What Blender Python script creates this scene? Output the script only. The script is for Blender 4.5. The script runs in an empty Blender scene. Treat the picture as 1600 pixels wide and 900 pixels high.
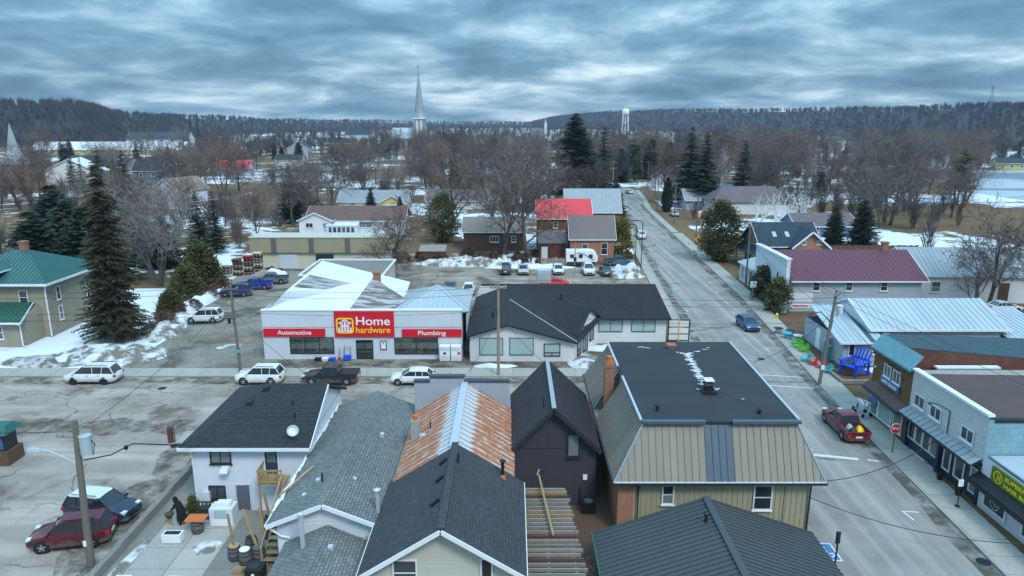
import bpy, math, random
import numpy as np
from mathutils import Vector, Matrix, noise as mnoise
R = math.radians
SC = bpy.context.scene
COL = SC.collection
# ---------------------------------------------------------------- camera
cd = bpy.data.cameras.new('camera'); cam = bpy.data.objects.new('camera', cd); COL.objects.link(cam)
cd.sensor_width = 36; cd.lens = 24.75; cd.clip_start = 0.5; cd.clip_end = 20000
cam.location = (0, 0, 23); cam.rotation_euler = (math.pi/2 - math.atan(263/1100), 0, 0)
SC.camera = cam
# ---------------------------------------------------------------- world: overcast sky over a Nishita sky
SUN_EL, SUN_ROT = R(48), R(150)
w = bpy.data.worlds.new('World'); SC.world = w; w.use_nodes = True
nt = w.node_tree; nt.nodes.clear(); L = nt.links.new
def nd(t, **k):
    n = nt.nodes.new(t)
    for a, v in k.items():
        if a in n.bl_rna.properties: setattr(n, a, v)
        else: n.inputs[a.replace('_', ' ')].default_value = v
    return n
def math_(op, a, b=None):
    n = nt.nodes.new('ShaderNodeMath'); n.operation = op
    for i, v in enumerate((a, b)):
        if v is None: continue
        if isinstance(v, (int, float)): n.inputs[i].default_value = v
        else: L(v, n.inputs[i])
    return n.outputs[0]
def ramp(fac, stops):
    n = nt.nodes.new('ShaderNodeValToRGB'); e = n.color_ramp.elements
    while len(e) < len(stops): e.new(0.5)
    for i, (p, c) in enumerate(stops): e[i].position = p; e[i].color = (*c, 1) if len(c) == 3 else c
    L(fac, n.inputs[0]); return n.outputs[0]
sky = nd('ShaderNodeTexSky'); sky.sky_type = 'NISHITA'; sky.sun_disc = False; sky.sun_elevation = SUN_EL; sky.sun_rotation = SUN_ROT
tc = nd('ShaderNodeTexCoord'); sp = nd('ShaderNodeSeparateXYZ'); L(tc.outputs['Generated'], sp.inputs[0])
zc = math_('ADD', math_('MAXIMUM', sp.outputs[2], 0.0), 0.17)
cb = nd('ShaderNodeCombineXYZ'); L(math_('DIVIDE', sp.outputs[0], zc), cb.inputs[0]); L(math_('DIVIDE', sp.outputs[1], zc), cb.inputs[1])
n1 = nd('ShaderNodeTexNoise', Scale=1.35, Detail=7.0, Roughness=0.57, Distortion=0.25); L(cb.outputs[0], n1.inputs['Vector'])
n2 = nd('ShaderNodeTexNoise', Scale=0.40, Detail=3.0, Roughness=0.5, Distortion=0.0); L(cb.outputs[0], n2.inputs['Vector'])
cl = math_('ADD', math_('MULTIPLY', n1.outputs[0], 0.66), math_('MULTIPLY', n2.outputs[0], 0.34))
cl = math_('ADD', cl, math_('MULTIPLY', math_('SUBTRACT', 0.075, math_('MINIMUM', math_('MAXIMUM', sp.outputs[2], 0.0), 0.14)), 0.62))   # thinner cloud towards the horizon
cc = ramp(cl, [(0.39, (0.088, 0.190, 0.290)), (0.47, (0.150, 0.290, 0.415)), (0.53, (0.285, 0.455, 0.580)), (0.59, (0.56, 0.73, 0.84)), (0.66, (0.84, 0.93, 0.98))])
# standard overcast luminance: brighter towards the zenith
lum = math_('ADD', math_('MULTIPLY', math_('MAXIMUM', sp.outputs[2], 0.0), 3.3), 0.72)
vm = nd('ShaderNodeVectorMath', operation='SCALE'); L(cc, vm.inputs[0]); L(lum, vm.inputs['Scale'])
sm = nd('ShaderNodeVectorMath', operation='SCALE'); L(sky.outputs[0], sm.inputs[0]); sm.inputs['Scale'].default_value = 0.05
mx = nd('ShaderNodeMix', data_type='RGBA'); mx.inputs[0].default_value = 0.93
L(sm.outputs[0], mx.inputs[6]); L(vm.outputs[0], mx.inputs[7])
bg = nd('ShaderNodeBackground', Strength=1.0); L(mx.outputs[2], bg.inputs[0])
wo = nd('ShaderNodeOutputWorld'); L(bg.outputs[0], wo.inputs[0])
sd = bpy.data.lights.new('sun', 'SUN'); sd.energy = 1.5; sd.angle = R(14); sd.color = (1.0, 0.955, 0.88)
so = bpy.data.objects.new('sun', sd); COL.objects.link(so); so.rotation_euler = (R(90) - SUN_EL, 0, math.pi - SUN_ROT); so.location = (0, 0, 80)
vs = SC.view_settings; vs.view_transform = 'Standard'; vs.look = 'None'; vs.gamma = 1; vs.use_curve_mapping = False; vs.exposure = 0.46
# ---------------------------------------------------------------- materials
MATS = {}
def material(name, col, rough=0.8, var=0.25, sc=0.8, fine=0.15, col2=None, c2=0.55, pat=None, ps=(1, 1), pcol=None, bump=0.0, bs=30, metal=0.0, spec=0.4, rnd=0.0, coat=0.0, streak=None):
    """noise-varied principled surface; pat='brick'|'shingle' draws joints from UVs in metres"""
    global nt, L
    m = bpy.data.materials.new(name); m.use_nodes = True; nt = m.node_tree; L = nt.links.new
    b = nt.nodes['Principled BSDF']; tc = nd('ShaderNodeTexCoord')
    vec = tc.outputs['Object']
    if streak:
        mp = nd('ShaderNodeMapping'); mp.inputs['Scale'].default_value = streak; L(vec, mp.inputs[0]); vec = mp.outputs[0]
    na = nd('ShaderNodeTexNoise', Scale=sc, Detail=5.0, Roughness=0.6); L(vec, na.inputs['Vector'])
    nb = nd('ShaderNodeTexNoise', Scale=sc*14, Detail=3.0, Roughness=0.6); L(vec, nb.inputs['Vector'])
    base = nd('ShaderNodeRGB'); base.outputs[0].default_value = (*col, 1); out = base.outputs[0]
    if pat:
        br = nd('ShaderNodeTexBrick'); L(tc.outputs['UV'], br.inputs['Vector'])
        pc = pcol or tuple(c*0.55 for c in col)
        pv_ = 0.07 if ps[0] > .35 else 0.18; br.inputs['Color1'].default_value = (*[c*(1-pv_) for c in col], 1); br.inputs['Color2'].default_value = (*[min(1, c*(1+pv_)) for c in col], 1)
        br.inputs['Mortar'].default_value = (*pc, 1); br.inputs['Scale'].default_value = 1
        br.inputs['Brick Width'].default_value = ps[0]; br.inputs['Row Height'].default_value = ps[1]
        br.inputs['Mortar Size'].default_value = 0.012 if pat == 'brick' else 0.018; br.inputs['Bias'].default_value = 0.0
        out = br.outputs[0]
    if col2:
        f = ramp(na.outputs[0], [(c2 - 0.07, (0, 0, 0)), (c2 + 0.07, (1, 1, 1))])
        x = nd('ShaderNodeMix', data_type='RGBA'); L(f, x.inputs[0]); L(out, x.inputs[6]); x.inputs[7].default_value = (*col2, 1); out = x.outputs[2]
    v = math_('ADD', math_('MULTIPLY', math_('SUBTRACT', na.outputs[0], 0.5), var*2.2), math_('MULTIPLY', math_('SUBTRACT', nb.outputs[0], 0.5), fine*2.2))
    v = math_('ADD', v, 1.0)
    if rnd:
        oi = nd('ShaderNodeObjectInfo'); v = math_('ADD', v, math_('MULTIPLY', math_('SUBTRACT', oi.outputs['Random'], 0.5), rnd))
    s = nd('ShaderNodeVectorMath', operation='SCALE'); L(out, s.inputs[0]); L(v, s.inputs['Scale'])
    L(s.outputs[0], b.inputs['Base Color'])
    b.inputs['Roughness'].default_value = rough; b.inputs['Metallic'].default_value = metal; b.inputs['Specular IOR Level'].default_value = spec
    if coat: b.inputs['Coat Weight'].default_value = coat; b.inputs['Coat Roughness'].default_value = 0.06
    if bump:
        nc = nd('ShaderNodeTexNoise', Scale=bs, Detail=3.0); L(vec, nc.inputs['Vector'])
        bp = nd('ShaderNodeBump', Strength=bump, Distance=0.02); L(nc.outputs[0], bp.inputs['Height']); L(bp.outputs[0], b.inputs['Normal'])
    MATS[name] = m; return m
def M(n): return MATS[n]
material('siding_white', (0.58, 0.62, 0.68), 0.6, 0.08, 0.5, 0.05)
material('siding_panel', (0.56, 0.60, 0.65), 0.55, 0.10, 0.4, 0.04)
material('siding_grey', (0.33, 0.37, 0.42), 0.65, 0.10, 0.6, 0.06)
material('siding_beige', (0.46, 0.46, 0.40), 0.65, 0.06, 0.5, 0.05)
material('siding_pale', (0.62, 0.62, 0.63), 0.6, 0.07, 0.4, 0.04)
material('siding_cream', (0.55, 0.52, 0.40), 0.65, 0.08, 0.5, 0.05)
material('siding_yellow', (0.55, 0.47, 0.18), 0.65, 0.08, 0.5, 0.05)
material('siding_blue', (0.10, 0.16, 0.24), 0.65, 0.08, 0.5, 0.05)
material('board_tan', (0.33, 0.30, 0.205), 0.7, 0.10, 0.5, 0.06)
material('board_charcoal', (0.050, 0.048, 0.060), 0.6, 0.10, 0.6, 0.06)
material('metal_charcoal', (0.042, 0.042, 0.050), 0.42, 0.12, 0.5, 0.06, spec=0.5)
material('metal_slate', (0.050, 0.060, 0.066), 0.42, 0.10, 0.5, 0.05, spec=0.5)
material('metal_taupe', (0.235, 0.208, 0.170), 0.5, 0.12, 0.7, 0.08, spec=0.45, rnd=0.16)
material('metal_blue_dark', (0.07, 0.10, 0.13), 0.5, 0.10, 0.7, 0.08, rnd=0.12)
material('metal_green', (0.024, 0.105, 0.098), 0.45, 0.10, 0.6, 0.05)
material('metal_green_dark', (0.018, 0.085, 0.060), 0.45, 0.10, 0.6, 0.05)
material('metal_maroon', (0.120, 0.040, 0.062), 0.45, 0.08, 0.3, 0.05)
material('metal_pale_blue', (0.36, 0.43, 0.47), 0.45, 0.14, 0.35, 0.06, rnd=0.10)
material('metal_grey', (0.27, 0.31, 0.34), 0.5, 0.12, 0.5, 0.06)
material('metal_brown', (0.145, 0.115, 0.115), 0.5, 0.08, 0.4, 0.05)
material('metal_red', (0.60, 0.055, 0.060), 0.45, 0.08, 0.3, 0.04)
material('metal_teal_dark', (0.040, 0.075, 0.090), 0.5, 0.12, 0.4, 0.06)
material('metal_worn', (0.40, 0.40, 0.40), 0.6, 0.2, 0.8, 0.2, col2=(0.13, 0.105, 0.10), c2=0.50, streak=(0.5, 2.6, 2.6))
material('galvanised', (0.50, 0.55, 0.58), 0.42, 0.12, 1.0, 0.08, metal=0.35)
material('shingle_dark', (0.032, 0.037, 0.044), 0.9, 0.18, 0.35, 0.30, pat='shingle', ps=(0.30, 0.16))
material('shingle_black', (0.028, 0.029, 0.034), 0.9, 0.16, 0.3, 0.35, pat='shingle', ps=(0.30, 0.16))
material('shingle_charcoal', (0.050, 0.053, 0.062), 0.9, 0.14, 0.35, 0.30, pat='shingle', ps=(0.30, 0.16))
material('shingle_grey', (0.150, 0.168, 0.166), 0.9, 0.26, 0.30, 0.35, pat='shingle', ps=(0.28, 0.17), pcol=(0.055, 0.062, 0.066))
material('shingle_blue', (0.035, 0.058, 0.078), 0.9, 0.25, 0.5, 0.35, pat='shingle', ps=(0.30, 0.17))
material('shingle_brown', (0.145, 0.092, 0.080), 0.9, 0.15, 0.5, 0.3, pat='shingle', ps=(0.3, 0.17))
material('shingle_mauve', (0.150, 0.120, 0.130), 0.9, 0.15, 0.5, 0.3, pat='shingle', ps=(0.3, 0.17))
material('shingle_tan', (0.25, 0.20, 0.165), 0.9, 0.15, 0.5, 0.3, pat='shingle', ps=(0.3, 0.17))
material('shingle_pale', (0.26, 0.29, 0.33), 0.9, 0.15, 0.5, 0.3, pat='shingle', ps=(0.3, 0.17))
material('membrane', (0.026, 0.031, 0.036), 0.75, 0.35, 0.5, 0.2, streak=(0.6, 1.6, 1))
material('roof_brown_flat', (0.085, 0.060, 0.056), 0.85, 0.3, 0.35, 0.15)
material('roof_gravel', (0.19, 0.18, 0.165), 0.95, 0.2, 0.4, 0.3)
material('brick_red', (0.29, 0.085, 0.045), 0.9, 0.22, 0.7, 0.15, pat='brick', ps=(0.21, 0.075), pcol=(0.30, 0.22, 0.18))
material('brick_orange', (0.36, 0.125, 0.060), 0.9, 0.15, 0.7, 0.12, pat='brick', ps=(0.21, 0.075), pcol=(0.32, 0.22, 0.17))
material('brick_brown', (0.170, 0.082, 0.030), 0.9, 0.22, 0.9, 0.15, pat='brick', ps=(0.21, 0.075), pcol=(0.10, 0.07, 0.045))
material('brick_white', (0.50, 0.54, 0.53), 0.85, 0.08, 0.7, 0.10, pat='brick', ps=(0.40, 0.15), pcol=(0.36, 0.40, 0.40))
material('brick_buff', (0.30, 0.272, 0.205), 0.9, 0.14, 0.8, 0.15, pat='brick', ps=(0.42, 0.20), pcol=(0.16, 0.14, 0.10))
material('block_teal', (0.20, 0.34, 0.39), 0.8, 0.18, 0.5, 0.08, pat='brick', ps=(0.62, 0.42), pcol=(0.10, 0.24, 0.30))
material('stone_grey', (0.30, 0.29, 0.27), 0.9, 0.2, 0.5, 0.15, pat='brick', ps=(0.8, 0.4))
material('concrete', (0.30, 0.30, 0.28), 0.9, 0.22, 0.35, 0.12, bump=0.2)
material('concrete_walk', (0.33, 0.32, 0.285), 0.9, 0.18, 0.3, 0.12, rnd=0.12)
material('concrete_old', (0.19, 0.185, 0.165), 0.95, 0.3, 0.6, 0.2, bump=0.4)
material('snow', (0.63, 0.68, 0.73), 0.7, 0.16, 0.5, 0.08, bump=0.4, bs=6)
material('snow_dirty', (0.60, 0.63, 0.66), 0.85, 0.25, 0.8, 0.25, col2=(0.15, 0.135, 0.115), c2=0.50, bump=0.7, bs=5)
material('snow_grey', (0.45, 0.46, 0.46), 0.9, 0.3, 1.2, 0.25, col2=(0.115, 0.105, 0.09), c2=0.50, bump=0.7, bs=5)
material('wood_pole', (0.150, 0.130, 0.110), 0.9, 0.3, 1.2, 0.2, streak=(8, 8, 0.6))
material('wood_pole_pale', (0.27, 0.22, 0.165), 0.9, 0.25, 1.2, 0.2, streak=(8, 8, 0.6))
material('wood_raw', (0.35, 0.235, 0.125), 0.85, 0.25, 2.0, 0.15, rnd=0.35)
material('wood_grey', (0.22, 0.20, 0.175), 0.9, 0.25, 2.0, 0.15, rnd=0.3)
material('wood_brown', (0.105, 0.060, 0.040), 0.9, 0.25, 2.0, 0.15, rnd=0.2)
material('wood_rust', (0.115, 0.045, 0.030), 0.9, 0.5, 1.5, 0.3)
material('white_trim', (0.70, 0.73, 0.76), 0.5, 0.05, 1, 0.04)
material('dark_trim', (0.025, 0.027, 0.032), 0.5, 0.1, 1, 0.05)
material('navy_trim', (0.030, 0.042, 0.070), 0.5, 0.1, 1, 0.05)
material('grey_door', (0.10, 0.12, 0.145), 0.55, 0.08, 1, 0.05)
material('green_trim', (0.028, 0.115, 0.100), 0.6, 0.15, 1, 0.1)
material('copper_patina', (0.15, 0.32, 0.37), 0.6, 0.22, 1.2, 0.2, streak=(1, 1, 4))
material('glass_blind', (0.17, 0.19, 0.20), 0.12, 0.25, 1.4, 0.0, spec=0.7)
material('glass_mid', (0.055, 0.070, 0.082), 0.07, 0.3, 1.4, 0.0, spec=0.8)
material('glass', (0.020, 0.027, 0.034), 0.06, 0.1, 1, 0.0, spec=0.8)
material('glass_pale', (0.34, 0.45, 0.45), 0.14, 0.10, 0.6, 0.03, spec=0.6)
material('glass_green', (0.13, 0.19, 0.18), 0.08, 0.25, 0.7, 0.03, spec=0.8)
material('black_plastic', (0.014, 0.015, 0.017), 0.5, 0.1, 1, 0.05)
material('rubber', (0.016, 0.016, 0.017), 0.85, 0.2, 4, 0.1)
material('steel', (0.35, 0.36, 0.38), 0.35, 0.1, 2, 0.05, metal=0.8)
material('alloy', (0.42, 0.43, 0.45), 0.35, 0.1, 2, 0.05, metal=0.6)
material('sign_red', (0.62, 0.010, 0.025), 0.4, 0.04, 0.5, 0.02)
material('sign_yellow', (0.85, 0.62, 0.02), 0.45, 0.04, 1, 0.02)
material('sign_orange', (0.80, 0.36, 0.01), 0.45, 0.04, 1, 0.02)
material('sign_white', (0.78, 0.78, 0.78), 0.45, 0.03, 1, 0.02)
material('sign_blue', (0.045, 0.11, 0.23), 0.5, 0.05, 1, 0.02)
material('sign_green', (0.085, 0.15, 0.015), 0.5, 0.05, 1, 0.02)
material('paint_green_bright', (0.12, 0.50, 0.03), 0.5, 0.05, 1, 0.03)
material('paint_teal', (0.02, 0.40, 0.50), 0.5, 0.06, 1, 0.03)
material('paint_blue', (0.010, 0.085, 0.62), 0.5, 0.06, 1, 0.03)
material('paint_red', (0.60, 0.03, 0.04), 0.5, 0.06, 1, 0.03)
material('paint_white', (0.58, 0.60, 0.60), 0.8, 0.25, 3, 0.25)
material('paint_parking_blue', (0.05, 0.17, 0.36), 0.8, 0.25, 3, 0.25)
material('bark', (0.078, 0.068, 0.060), 0.95, 0.3, 1.5, 0.25, rnd=0.35)
material('bark_birch', (0.70, 0.69, 0.66), 0.9, 0.3, 1.5, 0.25)
material('twig', (0.126, 0.102, 0.094), 0.95, 0.15, 0.3, 0.1, rnd=0.9)
material('twig_red', (0.152, 0.102, 0.088), 0.95, 0.15, 0.3, 0.1, rnd=0.7)
material('twig_pale', (0.200, 0.175, 0.158), 0.95, 0.15, 0.3, 0.1, rnd=0.3)
material('spruce', (0.024, 0.040, 0.021), 0.85, 0.5, 0.9, 0.35, rnd=0.35)
material('spruce_blue', (0.042, 0.062, 0.058), 0.85, 0.4, 0.9, 0.35, rnd=0.25)
material('spruce_brown', (0.046, 0.046, 0.021), 0.85, 0.5, 0.6, 0.35, col2=(0.085, 0.052, 0.026), c2=0.60)
material('pine', (0.050, 0.068, 0.022), 0.85, 0.4, 0.5, 0.3, rnd=0.3)
material('cedar', (0.068, 0.074, 0.022), 0.85, 0.6, 0.8, 0.35, rnd=0.3)
material('cedar_gold', (0.155, 0.125, 0.015), 0.85, 0.5, 0.8, 0.35)
material('hedge_brown', (0.120, 0.075, 0.050), 0.9, 0.4, 0.8, 0.3, rnd=0.3)
material('straw', (0.145, 0.115, 0.072), 0.95, 0.3, 1, 0.3)
material('twig_mass', (0.098, 0.082, 0.080), 0.95, 0.35, 0.03, 0.25, col2=(0.140, 0.090, 0.074), c2=0.56)
material('far_wood', (0.066, 0.058, 0.064), 0.95, 0.45, 0.02, 0.3)
material('far_pine', (0.028, 0.040, 0.036), 0.95, 0.4, 0.02, 0.3)
material('far_hill', (0.026, 0.026, 0.032), 0.95, 0.5, 0.03, 0.5)
material('cloth_black', (0.008, 0.008, 0.010), 0.95, 0.3, 3, 0.2)
material('skin', (0.45, 0.27, 0.20), 0.6, 0.05, 3, 0.03)
material('barrel_wood', (0.115, 0.118, 0.120), 0.9, 0.35, 3, 0.2)
material('terracotta', (0.50, 0.14, 0.04), 0.85, 0.15, 2, 0.1)
material('insulator', (0.20, 0.22, 0.25), 0.3, 0.05, 1, 0.02)
def car_paint(name, col):   # gloss paint with road salt dried on the lower panels
    global nt, L
    m = material(name, col, 0.34, 0.05, 0.8, 0.04, spec=0.45, coat=0.5); nt = m.node_tree; L = nt.links.new; b = nt.nodes['Principled BSDF']; src = b.inputs['Base Color'].links[0].from_socket
    tc = nd('ShaderNodeTexCoord'); sz = nd('ShaderNodeSeparateXYZ'); L(tc.outputs['Object'], sz.inputs[0]); nn = nd('ShaderNodeTexNoise', Scale=2.2, Detail=5.0); L(tc.outputs['Object'], nn.inputs['Vector'])
    f = ramp(math_('ADD', math_('SUBTRACT', nn.outputs[0], sz.outputs[2]), 0.45), [(0.25, (0, 0, 0)), (0.75, (0.6, 0.6, 0.6))])
    x = nd('ShaderNodeMix', data_type='RGBA'); L(f, x.inputs[0]); L(src, x.inputs[6]); x.inputs[7].default_value = (0.24, 0.23, 0.21, 1); L(x.outputs[2], b.inputs['Base Color']); return m
for n_, c_ in dict(paint_car_white=(0.66, 0.68, 0.70), paint_car_black=(0.012, 0.013, 0.016), paint_car_red=(0.085, 0.004, 0.012), paint_car_truck_red=(0.115, 0.008, 0.016), paint_car_navy=(0.010, 0.022, 0.045),
                   paint_car_blue=(0.015, 0.075, 0.20), paint_car_royal=(0.012, 0.04, 0.30), paint_car_silver=(0.42, 0.44, 0.46), paint_car_grey=(0.10, 0.12, 0.14), paint_car_midblue=(0.018, 0.036, 0.13), paint_car_bluegrey=(0.045, 0.095, 0.16)).items(): car_paint(n_, c_)
material('lamp_red', (0.45, 0.01, 0.015), 0.2, 0.05, 1, 0.0, spec=0.7)
material('lamp_clear', (0.60, 0.63, 0.66), 0.12, 0.05, 1, 0.0, spec=0.8)
# ---------------------------------------------------------------- special surfaces
def new_mat(name):
    global nt, L
    m = bpy.data.materials.new(name); m.use_nodes = True; nt = m.node_tree; L = nt.links.new; MATS[name] = m
    return m, nt.nodes['Principled BSDF'], nd('ShaderNodeTexCoord').outputs['Object']
def noise_(vec, scale, detail=5, rough=0.6, stretch=None, dist=0.0):
    if stretch: mp = nd('ShaderNodeMapping'); mp.inputs['Scale'].default_value = stretch; L(vec, mp.inputs[0]); vec = mp.outputs[0]
    n = nd('ShaderNodeTexNoise', Scale=scale, Detail=float(detail), Roughness=rough, Distortion=dist); L(vec, n.inputs['Vector']); return n.outputs[0]
def mixc(f, a, b):
    x = nd('ShaderNodeMix', data_type='RGBA')
    for s, v in ((0, f), (6, a), (7, b)):
        if isinstance(v, tuple): x.inputs[s].default_value = (*v, 1)
        elif isinstance(v, (int, float)): x.inputs[s].default_value = v
        else: L(v, x.inputs[s])
    return x.outputs[2]
def asphalt(name, base, pale, dark, tracks=None, crack=0.22, wet=0.57, mud=None):
    m, b, v = new_mat(name)
    c = mixc(ramp(noise_(v, 0.35, 6), [(0.35, (0, 0, 0)), (0.65, (1, 1, 1))]), base, pale)
    if tracks:  # salt-bleached bands that follow the traffic
        c = mixc(ramp(noise_(v, 1.0, 3, 0.5, tracks), [(0.46, (0, 0, 0)), (0.70, (0.8, 0.8, 0.8))]), c, tuple(min(1, x*1.45) for x in pale))
    c = mixc(ramp(noise_(v, 0.16, 7, 0.62, None, 0.6), [(wet, (0, 0, 0)), (wet + 0.09, (0.85, 0.85, 0.85))]), c, dark)
    if mud: c = mixc(ramp(noise_(v, 0.10, 7, 0.65), [(0.50, (0, 0, 0)), (0.62, (0.8, 0.8, 0.8))]), c, mud)
    # cracks and tar lines: edges of warped cells
    wv = nd('ShaderNodeVectorMath', operation='ADD'); wn = nd('ShaderNodeTexNoise', Scale=0.5, Detail=4.0); L(v, wn.inputs['Vector'])
    ws = nd('ShaderNodeVectorMath', operation='SCALE'); L(wn.outputs[1], ws.inputs[0]); ws.inputs['Scale'].default_value = 2.2
    L(v, wv.inputs[0]); L(ws.outputs[0], wv.inputs[1])
    vo = nd('ShaderNodeTexVoronoi', Scale=crack); vo.feature = 'DISTANCE_TO_EDGE'; L(wv.outputs[0], vo.inputs['Vector'])
    gate = ramp(noise_(v, 0.12, 3), [(0.42, (0, 0, 0)), (0.52, (1, 1, 1))])
    f = math_('MULTIPLY', ramp(vo.outputs[0], [(0.003, (0.75, 0.75, 0.75)), (0.011, (0, 0, 0))]), gate)
    c = mixc(f, c, tuple(x*0.55 for x in dark))
    g = math_('ADD', math_('MULTIPLY', noise_(v, 9, 4, 0.7), 0.34), 0.83)
    s = nd('ShaderNodeVectorMath', operation='SCALE'); L(c, s.inputs[0]); L(g, s.inputs['Scale']); L(s.outputs[0], b.inputs['Base Color'])
    b.inputs['Roughness'].default_value = 0.85; b.inputs['Specular IOR Level'].default_value = 0.3
    bp = nd('ShaderNodeBump', Strength=0.3, Distance=0.01); L(noise_(v, 40, 2), bp.inputs['Height']); L(bp.outputs[0], b.inputs['Normal'])
asphalt('asphalt_main', (0.194, 0.186, 0.174), (0.262, 0.252, 0.236), (0.112, 0.104, 0.094), tracks=(1.1, 0.030, 1), crack=0.06, wet=0.62)
asphalt('asphalt_cross', (0.228, 0.200, 0.172), (0.310, 0.277, 0.242), (0.098, 0.078, 0.060), tracks=(0.05, 0.7, 1), crack=0.17, wet=0.56, mud=(0.160, 0.122, 0.088))
asphalt('asphalt_lot', (0.180, 0.165, 0.135), (0.26, 0.242, 0.204), (0.080, 0.067, 0.052), crack=0.20, wet=0.52, mud=(0.130, 0.100, 0.070))
asphalt('asphalt_muddy', (0.175, 0.145, 0.110), (0.29, 0.26, 0.22), (0.090, 0.070, 0.050), tracks=(0.12, 0.6, 1), crack=0.1, wet=0.50, mud=(0.15, 0.105, 0.068))
# winter ground: straw grass, leaf litter, patchy snow
def ground_mat(name, s0, s1, grass=(0.165, 0.118, 0.058), litter=(0.135, 0.082, 0.056), green=(0.085, 0.088, 0.040)):
    m, b, v = new_mat(name)
    c = mixc(ramp(noise_(v, 0.05, 6), [(0.40, (0, 0, 0)), (0.60, (1, 1, 1))]), grass, litter)
    c = mixc(ramp(noise_(v, 0.02, 4), [(0.55, (0, 0, 0)), (0.66, (0.8, 0.8, 0.8))]), c, green)
    g = math_('ADD', math_('MULTIPLY', noise_(v, 2.5, 5, 0.7), 0.9), 0.55)
    s = nd('ShaderNodeVectorMath', operation='SCALE'); L(c, s.inputs[0]); L(g, s.inputs['Scale'])
    f = ramp(math_('ADD', math_('MULTIPLY', noise_(v, 0.022, 8, 0.66, None, 0.4), 0.8), math_('MULTIPLY', noise_(v, 0.35, 4), 0.2)), [(s0, (0, 0, 0)), (s1, (1, 1, 1))])
    c = mixc(f, s.outputs[0], mixc(noise_(v, 0.5, 6), (0.54, 0.60, 0.66), (0.72, 0.77, 0.82))); L(c, b.inputs['Base Color'])
    b.inputs['Roughness'].default_value = 0.95; b.inputs['Specular IOR Level'].default_value = 0.1
    bp = nd('ShaderNodeBump', Strength=0.6, Distance=0.08); L(noise_(v, 3, 5), bp.inputs['Height']); L(bp.outputs[0], b.inputs['Normal'])
ground_mat('winter_ground', 0.515, 0.545)
ground_mat('verge', 0.62, 0.66)
ground_mat('snow_field', 0.33, 0.37)
# lake ice: white snow crust and dark open ice
m, b, v = new_mat('lake_ice')
c = mixc(ramp(noise_(v, 0.018, 6, 0.55, (0.5, 1.6, 1)), [(0.40, (0, 0, 0)), (0.47, (1, 1, 1))]), (0.42, 0.48, 0.53), (0.15, 0.19, 0.225)); L(c, b.inputs['Base Color']); b.inputs['Roughness'].default_value = 0.35
# rusted galvanised roof: rust in bands across the sheets, fading towards the ridge (UV.y = 0 at the ridge)
m, b, v = new_mat('roof_rusted')
uv = nd('ShaderNodeTexCoord').outputs['UV']; su = nd('ShaderNodeSeparateXYZ'); L(uv, su.inputs[0])
band = nd('ShaderNodeTexWave', Scale=1.0, Distortion=3.0, Detail=3.0); band.inputs['Detail Scale'].default_value = 2.2; band.bands_direction = 'X'
mp = nd('ShaderNodeMapping'); mp.inputs['Scale'].default_value = (0.52, 0.16, 1); L(uv, mp.inputs[0]); L(mp.outputs[0], band.inputs['Vector'])
fade = ramp(su.outputs[1], [(0.0, (0, 0, 0)), (0.62, (0, 0, 0)), (0.98, (1, 1, 1))])
mr = nd('ShaderNodeMapRange'); L(su.outputs[1], mr.inputs[0]); mr.inputs[1].default_value = 0.45; mr.inputs[2].default_value = 1.35
f = math_('MULTIPLY', math_('ADD', math_('MULTIPLY', band.outputs[1], 0.40), noise_(uv, 1.6, 6, 0.68, (1.5, 0.7, 1))), mr.outputs[0])
rc = mixc(ramp(noise_(uv, 3.0, 5, 0.7), [(0.35, (0, 0, 0)), (0.68, (1, 1, 1))]), (0.30, 0.080, 0.022), (0.45, 0.215, 0.105))
c = mixc(ramp(f, [(0.44, (0, 0, 0)), (0.60, (1, 1, 1))]), (0.46, 0.50, 0.53), rc)
c = mixc(ramp(noise_(uv, 0.9, 5), [(0.60, (0, 0, 0)), (0.72, (0.6, 0.6, 0.6))]), c, (0.50, 0.45, 0.33)); L(c, b.inputs['Base Color']); b.inputs['Roughness'].default_value = 0.65
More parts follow.
